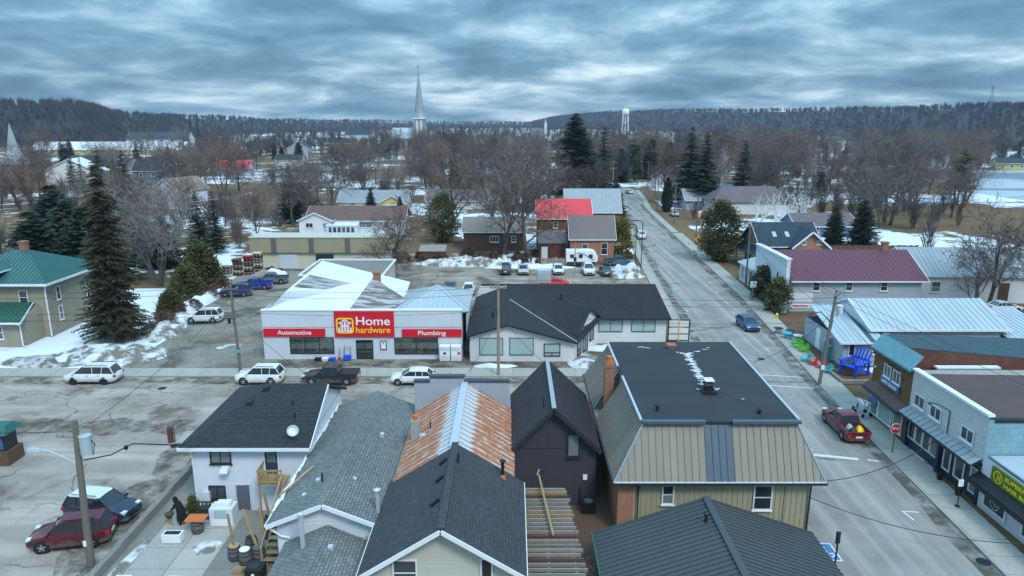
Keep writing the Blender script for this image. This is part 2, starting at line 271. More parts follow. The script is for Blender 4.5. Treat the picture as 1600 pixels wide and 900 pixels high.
# ---------------------------------------------------------------- mesh collector
def newell(p):
    n = Vector((0, 0, 0))
    for i in range(len(p)):
        a, b_ = p[i], p[(i+1) % len(p)]
        n += Vector(((a[1]-b_[1])*(a[2]+b_[2]), (a[2]-b_[2])*(a[0]+b_[0]), (a[0]-b_[0])*(a[1]+b_[1])))
    return n.normalized() if n.length > 1e-9 else Vector((0, 0, 1))
def clip2(poly, t0, sign):
    out = []
    for i in range(len(poly)):
        a, b_ = poly[i], poly[(i+1) % len(poly)]
        da, db = (a[1]-t0)*sign, (b_[1]-t0)*sign
        if da >= -1e-9: out.append(a)
        if da*db < -1e-14:
            k = da/(da-db); out.append((a[0]+(b_[0]-a[0])*k, t0))
    return out
class MB:
    def __init__(s): s.v = []; s.f = []; s.uv = []
    def face(s, pts, uvs=None):
        i = len(s.v); s.v += [tuple(p) for p in pts]; s.f.append(tuple(range(i, i+len(pts))))
        if uvs is None:
            n = newell(pts); h = Vector((0, 0, 1)).cross(n)
            h = h.normalized() if h.length > 1e-4 else Vector((1, 0, 0)); k = n.cross(h)
            uvs = [(Vector(p).dot(h), Vector(p).dot(k)) for p in pts]
        s.uv += list(uvs); return s
    def box(s, x0, x1, y0, y1, z0, z1):
        c = [(x, y, z) for z in (z0, z1) for x, y in ((x0, y0), (x1, y0), (x1, y1), (x0, y1))]
        for q in ((3, 2, 1, 0), (4, 5, 6, 7), (0, 1, 5, 4), (1, 2, 6, 5), (2, 3, 7, 6), (3, 0, 4, 7)): s.face([c[i] for i in q])
        return s
    def hexa(s, c):   # eight corners, bottom ring then top ring
        for q in ((3, 2, 1, 0), (4, 5, 6, 7), (0, 1, 5, 4), (1, 2, 6, 5), (2, 3, 7, 6), (3, 0, 4, 7)): s.face([c[i] for i in q])
        return s
    def bar(s, a, b_, w, h, up=(0, 0, 1)):
        a, b_ = Vector(a), Vector(b_); d = (b_-a).normalized(); x = d.cross(Vector(up))
        if x.length < 1e-3: x = d.cross(Vector((1, 0, 0)))
        x.normalize(); y = x.cross(d); x *= w/2; y *= h/2
        return s.hexa([a-x-y, a+x-y, b_+x-y, b_-x-y, a-x+y, a+x+y, b_+x+y, b_-x+y])
    def tube(s, pts, r, n=6, cap=True):
        pts = [Vector(p) for p in pts]; rs = r if isinstance(r, (list, tuple)) else [r]*len(pts); rings = []
        for i, p in enumerate(pts):
            d = (pts[min(i+1, len(pts)-1)]-pts[max(i-1, 0)]).normalized(); x = d.cross(Vector((0, 0, 1)))
            if x.length < 1e-3: x = Vector((1, 0, 0))
            x.normalize(); y = d.cross(x)
            rings.append([p+(x*math.cos(6.2832*k/n)+y*math.sin(6.2832*k/n))*rs[i] for k in range(n)])
        for i in range(len(pts)-1):
            for k in range(n): s.face([rings[i][k], rings[i+1][k], rings[i+1][(k+1) % n], rings[i][(k+1) % n]])
        if cap: s.face(rings[0]); s.face(rings[-1][::-1])
        return s
    def lathe(s, c, prof, n=14, axis='z'):
        c = Vector(c); rings = []
        for r, h in prof:
            ring = []
            for k in range(n):
                a = 6.2832*k/n; u, w_ = r*math.cos(a), r*math.sin(a)
                ring.append(c+Vector({'z': (u, w_, h), 'y': (u, h, -w_), 'x': (h, u, w_)}[axis]))
            rings.append(ring)
        for i in range(len(rings)-1):
            for k in range(n): s.face([rings[i][k], rings[i][(k+1) % n], rings[i+1][(k+1) % n], rings[i+1][k]])
        s.face(rings[0][::-1]); s.face(rings[-1]); return s
    def prism(s, pts, vec):
        v = Vector(vec); a = [Vector(p) for p in pts]; b_ = [p+v for p in a]
        if newell(a).dot(v) > 0: a, b_ = b_, a
        s.face(a); s.face(b_[::-1])
        for i in range(len(a)): j = (i+1) % len(a); s.face([a[j], a[i], b_[i], b_[j]])
        return s
    def slab(s, pts, th):   # planar polygon with thickness below it
        n = newell(pts)
        return s.prism(pts, -n*th)
    def strips(s, pts, direction, pitch, mode='lap', h=0.02, rw=0.04, phase=0.0):
        """slice a convex planar polygon; lap: overlapping courses, rib: flat sheet with raised ribs"""
        n = newell(pts); d = Vector(direction); d = (d-n*d.dot(n)).normalized(); a = n.cross(d); o = Vector(pts[0])
        P2 = [((Vector(p)-o).dot(a), (Vector(p)-o).dot(d)) for p in pts]
        lo, hi = min(q[1] for q in P2), max(q[1] for q in P2)
        W = lambda q, off: o+a*q[0]+d*q[1]+n*off
        if mode == 'rib': s.face([W(q, 0.004) for q in P2], P2)
        t = lo+phase*pitch
        while t < hi-1e-4:
            t1 = min(t+pitch, hi)
            if mode == 'lap':
                q = clip2(clip2(P2, t, 1), t1, -1)
                if len(q) >= 3:
                    s.face([W(k, 0.002+h*(1-(k[1]-t)/pitch)) for k in q], q)
                    e = sorted([k for k in q if abs(k[1]-t) < 1e-6], key=lambda k: k[0])
                    if len(e) >= 2: s.face([W(e[0], 0.0), W(e[-1], 0.0), W(e[-1], h+0.002), W(e[0], h+0.002)])
            else:
                q = clip2(clip2(P2, t-rw/2, 1), t+rw/2, -1)
                if len(q) >= 3 and t > lo+1e-4:
                    us = [k[0] for k in q]; u0, u1 = min(us), max(us)
                    c = [W((u, tt), off) for off in (0.004, h) for u, tt in ((u0, t-rw/2), (u1, t-rw/2), (u1, t+rw/2), (u0, t+rw/2))]
                    for f_ in ((4, 5, 6, 7), (0, 1, 5, 4), (1, 2, 6, 5), (2, 3, 7, 6), (3, 0, 4, 7)): s.face([c[i] for i in f_])
            t = t1 if mode == 'lap' else t+pitch
        return s
    def build(s, name, mat, root=None, parent=None, label=None, local=False, smooth=None, kind=None):
        vs_ = s.v
        if root is not None and not local:
            inv = Matrix.Translation(root.location) @ Matrix.Rotation(root.rotation_euler.z, 4, 'Z')
            inv.invert(); vs_ = [inv @ Vector(p) for p in vs_]
        me = bpy.data.meshes.new(name); me.from_pydata([tuple(p) for p in vs_], [], s.f)
        ul = me.uv_layers.new(name='UVMap'); ul.data.foreach_set('uv', np.array(s.uv, dtype=np.float32).ravel())
        if smooth is not None:
            import bmesh
            bm = bmesh.new(); bm.from_mesh(me); bmesh.ops.remove_doubles(bm, verts=bm.verts, dist=0.0008); bm.to_mesh(me); bm.free()
            me.shade_smooth(); me.set_sharp_from_angle(angle=R(smooth))
        me.materials.append(M(mat) if isinstance(mat, str) else mat)
        ob = bpy.data.objects.new(name, me); COL.objects.link(ob)
        ob.parent = parent or root
        if label: ob['label'] = label
        if kind: ob['kind'] = kind
        return ob
def thing(name, label, cat, loc=(0, 0, 0), rz=0.0, group=None):
    o = bpy.data.objects.new(name, None); COL.objects.link(o); o.empty_display_size = 0.3
    o.location = loc; o.rotation_euler = (0, 0, rz); o['label'] = label; o['category'] = cat
    if group: o['group'] = group
    return o
def tag(o, label, cat, group=None):
    o['label'] = label; o['category'] = cat
    if group: o['group'] = group
    return o
def struct(name, mb, mat): return mb.build(name, mat, kind='structure')
def copy_tree(src, loc, rz, label, group=None, scale=None, parent=None):
    c = src.copy(); COL.objects.link(c)
    if parent is None:
        c.location = loc; c.rotation_euler = (0, 0, rz); c['label'] = label
        if group: c['group'] = group
        if scale: c.scale = scale
    else: c.parent = parent
    for ch in src.children: copy_tree(ch, None, None, None, parent=c)
    return c
def text_mesh(txt, size, font_off=0.0, shear=0.0, depth=0.01, space=1.0):
    cu = bpy.data.curves.new('lettering', 'FONT'); cu.body = txt; cu.size = size; cu.offset = font_off; cu.extrude = depth; cu.shear = shear; cu.align_x = 'CENTER'; cu.align_y = 'CENTER'; cu.space_character = space
    o = bpy.data.objects.new('lettering', cu); COL.objects.link(o)
    me = bpy.data.meshes.new_from_object(o.evaluated_get(bpy.context.evaluated_depsgraph_get()))
    bpy.data.objects.remove(o); bpy.data.curves.remove(cu); return me
def lettering(txt, size, pos, facing, mat, root, parent=None, width=None, **k):
    """facing: unit horizontal vector the text looks along (its normal)"""
    me = text_mesh(txt, size, **k)
    n = Vector(facing); up = Vector((0, 0, 1)); x = up.cross(n)
    if width:
        xs = [v.co.x for v in me.vertices]; sx = width/(max(xs)-min(xs))
    else: sx = 1
    inv = (Matrix.Translation(root.location) @ Matrix.Rotation(root.rotation_euler.z, 4, 'Z')).inverted()
    for v in me.vertices: v.co = inv @ (Vector(pos)+x*v.co.x*sx+up*v.co.y+n*v.co.z)
    me.materials.clear(); me.materials.append(M(mat)); me.name = 'lettering'
    o = bpy.data.objects.new('lettering', me); COL.objects.link(o); o.parent = parent or root; return o
def window(root, p, n, w_, h_, cols=1, rows=2, fm='white_trim', gm='glass', fr=0.07, sill=True, local=False, name='window', label=None, mull=0.045):
    """p: bottom-centre on the wall, n: horizontal outward normal; window > pane (each light), sill"""
    n = Vector(n); x = Vector((0, 0, 1)).cross(n); p = Vector(p); U = Vector((0, 0, 1))
    def bx(mb, u0, u1, z0, z1, d0, d1):
        mb.hexa([p+x*u+U*z+n*d for z in (z0, z1) for u, d in ((u0, d1), (u1, d1), (u1, d0), (u0, d0))])
    a = MB(); hw = w_/2
    bx(a, -hw, hw, 0, fr, 0, 0.06); bx(a, -hw, hw, h_-fr, h_, 0, 0.06); bx(a, -hw, -hw+fr, fr, h_-fr, 0, 0.06); bx(a, hw-fr, hw, fr, h_-fr, 0, 0.06)
    cw, rh = (w_-2*fr)/cols, (h_-2*fr)/rows
    for i in range(1, cols): bx(a, -hw+fr+i*cw-mull/2, -hw+fr+i*cw+mull/2, fr, h_-fr, 0, 0.05)
    for j in range(1, rows): bx(a, -hw+fr, hw-fr, fr+j*rh-mull/2, fr+j*rh+mull/2, 0, 0.046)
    wo_ = a.build(name, fm, root, local=local, label=label)
    for i in range(cols):
        for j in range(rows):
            g = MB(); bx(g, -hw+fr+i*cw+0.012, -hw+fr+(i+1)*cw-0.012, fr+j*rh+0.012, fr+(j+1)*rh-0.012, 0.004, 0.018)
            g.build('pane', gm if gm != 'glass' else ('glass', 'glass_mid', 'glass', 'glass_blind', 'glass_mid')[int(abs(p.x*7.3+p.y*3.1+p.z*5+j*1.7)) % 5], root, parent=wo_, local=local)
    if sill: g = MB(); bx(g, -hw-0.06, hw+0.06, -0.07, -0.003, 0, 0.11); g.build('sill', fm, root, parent=wo_, local=local)
    return wo_
def door(root, p, n, w_, h_, mat, fm='white_trim', local=False, lights=None):
    n = Vector(n); x = Vector((0, 0, 1)).cross(n); p = Vector(p); U = Vector((0, 0, 1))
    def bx(mb, u0, u1, z0, z1, d0, d1):
        mb.hexa([p+x*u+U*z+n*d for z in (z0, z1) for u, d in ((u0, d1), (u1, d1), (u1, d0), (u0, d0))])
    hw = w_/2; a = MB(); bx(a, -hw+.01, hw-.01, 0.02, h_, 0, 0.035); d = a.build('door', mat, root, local=local)
    f_ = MB(); bx(f_, -hw-0.08, -hw, 0, h_+0.08, 0, 0.06); bx(f_, hw, hw+0.08, 0, h_+0.08, 0, 0.06); bx(f_, -hw, hw, h_+0.002, h_+0.08, 0, 0.06); f_.build('frame', fm, root, parent=d, local=local)
    k = MB(); bx(k, hw-0.16, hw-0.08, h_*0.46, h_*0.5, 0.035, 0.09); k.build('handle', 'steel', root, parent=d, local=local)
    if lights:
        c_, r_, z0, z1 = lights; cw = (w_-0.24)/c_; rh = (z1-z0)/r_
        for i in range(c_):
            for j in range(r_):
                g = MB(); bx(g, -hw+.12+i*cw+.015, -hw+.12+(i+1)*cw-.015, z0+j*rh+.015, z0+(j+1)*rh-.015, 0.036, 0.045); g.build('pane', 'glass_green', root, parent=d, local=local)
    return d
def house(name, label, cx, cy, w_, d_, eave, ridge, axis='x', rz=0.0, wall='siding_white', roof='shingle_dark', over=0.4, kind='gable', wins=(), doors=(), lap=0.0, shc=0.0, rib=0.0, trim='white_trim', chimney=None, group=None, cat='house', base=0.0, gablewall=None, hipin=None, snowroof=None):
    """free-standing building in its own frame: x width, y depth, front = -y"""
    t = thing(name, label, cat, (cx, cy, base), rz, group); hw, hd = w_/2, d_/2
    cor = {'S': ((-hw, -hd), (hw, -hd)), 'E': ((hw, -hd), (hw, hd)), 'N': ((hw, hd), (-hw, hd)), 'W': ((-hw, hd), (-hw, -hd))}
    a = MB(); g = MB() if gablewall else a
    for k, (p, q) in cor.items():
        rect = [(p[0], p[1], 0), (q[0], q[1], 0), (q[0], q[1], eave), (p[0], p[1], eave)]
        gb = kind == 'gable' and ((axis == 'x' and k in 'EW') or (axis == 'y' and k in 'SN'))
        if lap: a.strips(rect, (0, 0, 1), lap, 'lap', 0.025)
        else: a.face(rect)
        if gb:
            tri = [(p[0], p[1], eave), (q[0], q[1], eave), ((p[0]+q[0])/2, (p[1]+q[1])/2, ridge)]
            if lap and not gablewall: g.strips(tri, (0, 0, 1), lap, 'lap', 0.025)
            else: g.face(tri)
    a.build('wall', wall, t, local=True)
    if gablewall: g.build('gable_wall', gablewall, t, local=True)
    sl = []
    if kind == 'gable':
        if axis == 'x':
            k = (ridge-eave)/hd; e = eave-k*over; X, Y = hw+over, hd+over
            sl = [[(-X, -Y, e), (X, -Y, e), (X, 0, ridge), (-X, 0, ridge)], [(X, Y, e), (-X, Y, e), (-X, 0, ridge), (X, 0, ridge)]]
        else:
            k = (ridge-eave)/hw; e = eave-k*over; X, Y = hw+over, hd+over
            sl = [[(X, -Y, e), (X, Y, e), (0, Y, ridge), (0, -Y, ridge)], [(-X, Y, e), (-X, -Y, e), (0, -Y, ridge), (0, Y, ridge)]]
    elif kind == 'hip':
        X, Y = hw+over, hd+over; i_ = hipin if hipin is not None else min(X, Y)
        if axis == 'x': A_, B_ = (-X+i_, 0, ridge), (X-i_, 0, ridge)
        else: A_, B_ = (0, -Y+i_, ridge), (0, Y-i_, ridge)
        c = [(-X, -Y, eave), (X, -Y, eave), (X, Y, eave), (-X, Y, eave)]
        if axis == 'x': sl = [[c[0], c[1], B_, A_], [c[1], c[2], B_], [c[2], c[3], A_, B_], [c[3], c[0], A_]]
        else: sl = [[c[0], c[1], A_], [c[1], c[2], B_, A_], [c[2], c[3], B_], [c[3], c[0], A_, B_]]
    elif kind == 'shed':
        X, Y = hw+over, hd+over; sl = [[(-X, -Y, eave), (X, -Y, eave), (X, Y, ridge), (-X, Y, ridge)]]
    elif kind == 'flat':
        sl = [[(-hw-over, -hd-over, eave+.2), (hw+over, -hd-over, eave+.2), (hw+over, hd+over, eave+.2), (-hw-over, hd+over, eave+.2)]]
    r = MB()
    for s_ in sl:
        s_ = [Vector(p)+Vector((0, 0, 0.06)) for p in s_]
        r.slab([p-Vector((0, 0, 0.012)) for p in s_], 0.14)
        up = Vector((s_[2]-s_[1])); n_ = newell(s_); upd = Vector((0, 0, 1))-n_*n_.z
        if upd.length < 1e-3: r.face(s_); continue
        if shc: r.strips(s_, upd, shc, 'lap', 0.02)
        elif rib: r.strips(s_, upd.cross(n_), rib, 'rib', 0.05, 0.05, 0.5)
        else: r.face(s_)
    ro = r.build('roof', roof, t, local=True)
    if kind == 'gable':   # barge boards and ridge cap
        b_ = MB()
        for s_ in sl:
            p, q, u, v = [Vector(k) for k in s_]
            for A1, B1 in ((q, u), (p, v)): b_.bar(A1+Vector((0, 0, -.03)), B1+Vector((0, 0, -.03)), 0.05, 0.2)
            b_.bar(p+Vector((0, 0, -.03)), q+Vector((0, 0, -.03)), 0.05, 0.16)
        b_.build('trim', trim, t, local=True)
    if snowroof is not None:
        s_ = [Vector(p)+Vector((0, 0, 0.13)) for p in sl[snowroof]]; MB().slab(s_, 0.05).build('roof_snow', 'snow', t, local=True)
    NN = {'S': (0, -1, 0), 'N': (0, 1, 0), 'E': (1, 0, 0), 'W': (-1, 0, 0)}
    def wp(k, u, z): return {'S': (u, -hd, z), 'N': (u, hd, z), 'E': (hw, u, z), 'W': (-hw, u, z)}[k]
    for q in wins:
        k, u, z, ww, wh = q[:5]; o = q[5] if len(q) > 5 else {}
        window(t, Vector(wp(k, u, z))+Vector(NN[k])*0.028, NN[k], ww, wh, local=True, fm=o.get('fm', trim), **{a_: b2 for a_, b2 in o.items() if a_ != 'fm'})
    for q in doors:
        k, u, ww, wh, mt = q[:5]; door(t, Vector(wp(k, u, 0.02))+Vector(NN[k])*0.028, NN[k], ww, wh, mt, fm=trim, local=True)
    if chimney:
        x, y, h_, mt = chimney; c = MB().box(x-.35, x+.35, y-.35, y+.35, eave, ridge+h_); c.box(x-.42, x+.42, y-.42, y+.42, ridge+h_+.001, ridge+h_+.14); c.build('chimney', mt, t, parent=ro, local=True)
    return t
# ================================================================= SETTING
rnd = random.Random(7)
struct('ground', MB().face([(-7000, -400, -0.03), (7000, -400, -0.03), (7000, 9000, -0.03), (-7000, 9000, -0.03)]), 'winter_ground')
def sheet(name, pts, z, mat): return struct(name, MB().face([(x, y, z) for x, y in pts]), mat)
sheet('lawn', [(-120, 63.4), (-37, 63.4), (-37, 74), (-40, 96), (-120, 96)], -0.018, 'snow_field')
sheet('grass_verge', [(27, 60), (34, 60), (42, 210), (32, 210)], -0.014, 'verge')
sheet('yard_ground', [(-13, 22), (17, 22), (17, 51.5), (-13, 47)], -0.012, 'verge')
sheet('parking_lot', [(-80, 12), (-20.8, 12), (-21.4, 47.4), (-80, 47.4)], -0.006, 'asphalt_cross')
sheet('cross_street', [(-160, 44), (-21.4, 44), (-21.4, 49.6), (21, 52.5), (29, 52), (29, 60.9), (-160, 60.9)], 0.0, 'asphalt_cross')
sheet('store_lot', [(-37.5, 61), (19.6, 61), (20, 66), (-24, 70), (-24, 100), (-17, 109.5), (-42, 109.5), (-40.5, 92), (-37, 76)], -0.004, 'asphalt_lot')
sheet('rear_parking_lot', [(-17, 86), (20.4, 86), (21.6, 112), (-19, 113)], -0.008, 'asphalt_muddy')
ML = [(10, 15.8), (32, 16.6), (48, 17.6), (60, 18.3), (75, 19.4), (89, 20.6), (105, 21.8), (125, 23.4), (164, 27.4), (188, 29.8), (225, 35.2), (240, 36.0), (256, 34.0), (275, 26.0)]
MR = [(10, 24.6), (32, 25.5), (48, 26.4), (60, 27.4), (75, 28.9), (89, 30.3), (105, 31.2), (125, 32.2), (164, 34.2), (188, 35.6), (225, 40.2), (242, 41.2), (262, 38.0), (282, 27.0)]
def interp(tab, y):
    for (a, p), (b_, q) in zip(tab, tab[1:]):
        if a <= y <= b_: return p+(q-p)*(y-a)/(b_-a)
    return tab[0][1] if y < tab[0][0] else tab[-1][1]
g = MB()
for (a, p), (b_, q), (_, r_), (_, s_) in zip(ML, ML[1:], MR, MR[1:]): g.face([(p, a, 0.005), (r_, a, 0.005), (s_, b_, 0.005), (q, b_, 0.005)])
struct('main_street', g, 'asphalt_main')
# sidewalks: base strip, kerb and separate slabs
def sidewalk(name, path, width, side, slab=1.6, z=0.13):
    """path: list of (x, y) along the kerb line; the walk lies on its left (side=1) or right (side=-1)"""
    P = [Vector((x, y, 0)) for x, y in path]; base = MB(); kb = MB(); slabs = []
    for a, b_ in zip(P, P[1:]):
        d = (b_-a).normalized(); n = Vector((-d.y, d.x, 0))*side
        q = [a+n*0.17, b_+n*0.17, b_+n*width, a+n*width]
        if side < 0: q = q[::-1]
        base.prism([p+Vector((0, 0, 0.09)) for p in q], (0, 0, -0.14))
        kq = [a, b_, b_+n*0.16, a+n*0.16]
        kb.prism([p+Vector((0, 0, z)) for p in (kq if side > 0 else kq[::-1])], (0, 0, -0.2))
        L_ = (b_-a).length; k = max(1, int(L_/slab))
        for i in range(k): slabs.append((a+d*(L_*(i+.5)/k), d, n, L_/k))
    o = base.build(name, 'concrete_old', kind='structure'); kb.build('kerb', 'concrete', parent=o)
    for i, (c, d, n, ln) in enumerate(slabs):
        s_ = MB(); w0, w1 = 0.19, width-0.02; h = ln/2-0.02; zz = z-0.012+rnd.uniform(-.008, .008)
        q = [c-d*h+n*w0, c+d*h+n*w0, c+d*h+n*w1, c-d*h+n*w1]
        s_.prism([p+Vector((0, 0, zz)) for p in (q if side > 0 else q[::-1])], (0, 0, -0.06)); s_.build('paving_slab', 'concrete_walk', parent=o)
    return o
sidewalk('sidewalk', [(interp(MR, y), y) for y in (14, 32, 48, 60, 75, 89, 105, 125, 145)], 2.1, -1)
sidewalk('sidewalk', [(interp(MR, y), y) for y in (146, 164, 188, 215, 236)], 1.6, -1, 4)
sidewalk('sidewalk', [(-90, 60.95), (-60, 60.95), (17.5, 60.95)], 2.2, 1, 1.9)
sidewalk('sidewalk', [(16.2, 52.6), (-2, 50.6), (-11, 49.6), (-24.6, 49.2)], 2.0, 1, 1.9)
sidewalk('sidewalk', [(interp(ML, y), y) for y in (66, 75, 89, 105, 125, 160)], 1.5, 1, 2.4)
# painted markings, lying on the asphalt
def mark(name, pts, mat='paint_white', z=0.010): return struct(name, MB().face([(x, y, z) for x, y in pts]), mat)
def strip(a, b_, w_):
    a, b_ = Vector(a), Vector(b_); d = (b_-a).normalized(); n = Vector((-d.y, d.x))*w_/2
    return [tuple(a-n), tuple(b_-n), tuple(b_+n), tuple(a+n)]
mark('stop_line', strip((21.2, 45.6), (24.1, 44.9), 0.36)); mark('stop_line', strip((24.7, 44.8), (25.4, 44.6), 0.2))
mark('crosswalk_line', strip((19.2, 59.6), (26.6, 58.2), 0.14)); mark('crosswalk_line', strip((19.5, 62.2), (26.9, 60.9), 0.14))
for x, y, s_ in ((23.6, 38.2, 1), (23.9, 31.6, 1), (17.6, 34.8, -1), (27.0, 83.5, 1), (27.6, 88.5, 1), (26.2, 69.5, 1), (28.0, 94, 1), (21.6, 84.5, -1), (22.6, 96, -1), (28.6, 100, 1)):
    mark('parking_mark', strip((x-.1, y), (x+.9*s_, y-.1), 0.1)); mark('parking_mark', strip((x, y-.06), (x+.12, y-1.0), 0.1), z=0.0125)
# blue accessible bay with white border and symbol
mark('accessible_bay', [(16.72, 33.3), (17.75, 33.25), (17.75, 34.9), (16.78, 34.95)], 'paint_white', 0.010)
mark('accessible_bay', [(16.80, 33.4), (17.66, 33.36), (17.66, 34.8), (16.86, 34.85)], 'paint_parking_blue', 0.0135)
g = MB()
for k in range(10):
    a0, a1 = math.radians(200+k*20), math.radians(200+(k+1)*20); c = (17.25, 33.85)
    g.face([(c[0]+.28*math.cos(a0), c[1]+.28*math.sin(a0), .017), (c[0]+.28*math.cos(a1), c[1]+.28*math.sin(a1), .017), (c[0]+.2*math.cos(a1), c[1]+.2*math.sin(a1), .017), (c[0]+.2*math.cos(a0), c[1]+.2*math.sin(a0), .017)])
for q in (strip((17.2, 33.9), (17.2, 34.3), .08), strip((17.2, 33.95), (17.45, 33.9), .08), strip((17.45, 33.92), (17.52, 33.68), .08)): g.face([(x, y, .0175) for x, y in q])
g.lathe((17.2, 34.46, .0165), [(0.07, 0), (0.07, .001)], 10); struct('accessible_symbol', g, 'paint_white')
# salt streaks left by ploughs turning at the side street
def ribbon(name, pts, w_, mat='paint_white', z=0.009):
    g = MB(); P = [Vector(p) for p in pts]
    for i in range(len(P)-1):
        d0 = (P[min(i+1, len(P)-1)]-P[max(i-1, 0)]).normalized(); d1 = (P[min(i+2, len(P)-1)]-P[i]).normalized()
        n0, n1 = Vector((-d0.y, d0.x))*w_*(.5+.2*math.sin(i*1.7)), Vector((-d1.y, d1.x))*w_*(.5+.2*math.sin((i+1)*1.7))
        g.face([(*(P[i]-n0), z), (*(P[i+1]-n1), z), (*(P[i+1]+n1), z), (*(P[i]+n0), z)])
    return struct(name, g, mat)
def speckled(name, col, lo, hi, sc):   # film that lies on the asphalt in patches
    global nt, L
    m = material(name, col, 0.9, 0.25, 1.5, 0.25); nt = m.node_tree; L = nt.links.new; b = nt.nodes['Principled BSDF']; tc = nd('ShaderNodeTexCoord'); na = nd('ShaderNodeTexNoise', Scale=sc, Detail=7.0, Roughness=0.68); L(tc.outputs['Object'], na.inputs['Vector']); L(ramp(na.outputs[0], [(lo, (0, 0, 0)), (hi, (0.62, 0.62, 0.62))]), b.inputs['Alpha'])
speckled('salt', (0.36, 0.38, 0.385), 0.42, 0.66, 0.9); speckled('grit', (0.085, 0.070, 0.052), 0.42, 0.60, 0.6)
def sm(pts, k=6):
    P = [Vector(p) for p in pts]; out = []
    for i in range(len(P)-1):
        p0, p1, p2, p3 = P[max(i-1, 0)], P[i], P[i+1], P[min(i+2, len(P)-1)]
        for j in range(k):
            t = j/k; out.append(0.5*((2*p1)+(p2-p0)*t+(2*p0-5*p1+4*p2-p3)*t*t+(3*p1-p0-3*p2+p3)*t**3))
    return out+[P[-1]]
ribbon('salt_streak', sm([(21.5, 93), (25, 97.5), (26.5, 102), (26.3, 112), (26.0, 128), (27.2, 142), (28.6, 158), (29.6, 176)]), 0.7, 'salt')
ribbon('salt_streak', sm([(20.9, 91.5), (23.5, 89), (25.3, 84), (25.2, 76)]), 0.45, 'salt', 0.0095)
ribbon('salt_streak', sm([(28.6, 158), (31, 163), (33, 160), (31.5, 166), (30.4, 174), (32.2, 182)]), 0.5, 'salt', 0.0115)
ribbon('salt_streak', sm([(20.2, 24), (20.9, 40), (22.2, 56), (23.5, 70), (25.0, 90)]), 0.5, 'salt', 0.0075)
ribbon('salt_streak', sm([(22.4, 22), (23.0, 40), (24.0, 58), (25.5, 74)]), 0.28, 'salt', 0.0078)
for nm, P, w_ in (('grit_strip', [(interp(MR, y)-.45, y) for y in range(16, 200, 4)], 1.0), ('grit_strip', [(interp(ML, y)+.5, y) for y in range(64, 180, 4)], 1.1), ('grit_strip', [(x, 60.2) for x in range(-90, 18, 4)], 1.5), ('grit_strip', [(x, 64.6) for x in range(-23, 14, 3)], 2.0), ('grit_strip', [(-23.2+.02*k, 47-k*1.5) for k in range(18)], 2.6), ('grit_strip', [(-50+k*1.6, 50.5-.02*k) for k in range(20)], 2.4)): ribbon(nm, P, w_, 'grit', 0.0135)
def cover(x, y, r_=0.36): MB().lathe((x, y, 0.006), [(r_, 0), (r_, 0.008), (r_-.03, 0.012)], 16).build('manhole_cover', 'black_plastic', kind='structure')
for x, y in ((24.6, 66), (22.0, 51.3), (24.9, 29.6), (26.1, 29.2), (25.2, 33.2), (-30.8, 58.2), (-24.4, 47.0)): cover(x, y)
# lake with far shore
sheet('lake', [(112, 150), (150, 200), (150, 232), (170, 262), (205, 325), (250, 345), (900, 420), (900, 60), (150, 60)], 0.0, 'lake_ice')
sheet('far_shore', [(180, 335), (260, 362), (900, 440), (900, 620), (200, 500)], -0.01, 'snow_field')
# heaped and lying snow
def mound(name, label, cx, cy, rx, ry, h, rz=0.0, mat='snow_dirty', seed=0, n=22, rough=0.35, cat='snow bank', group=None):
    g = MB(); V = []
    for i in range(n+1):
        row = []
        for j in range(n+1):
            u, v = i/n*2-1, j/n*2-1
            # square to disc
            x, y = u*math.sqrt(1-v*v/2), v*math.sqrt(1-u*u/2); r_ = min(1, math.hypot(x, y))
            edge = 1+0.28*mnoise.noise(Vector((math.atan2(y, x)*1.1+seed*3.1, seed, 0)))
            z = h*(max(0, 1-r_*r_))**0.8*(1+rough*2*mnoise.noise(Vector((x*rx*.7+seed*7, y*ry*.7, seed)))+rough*mnoise.noise(Vector((x*rx*2+seed, y*ry*2, 3))))
            row.append((x*rx*edge, y*ry*edge, max(z, 0)-0.02*(r_ > .99)))
        V.append(row)
    for i in range(n):
        for j in range(n): g.face([V[i][j], V[i+1][j], V[i+1][j+1], V[i][j+1]])
    o = g.build(name, mat, smooth=80); o.location = (cx, cy, 0.0); o.rotation_euler = (0, 0, rz); tag(o, label, cat, group); return o
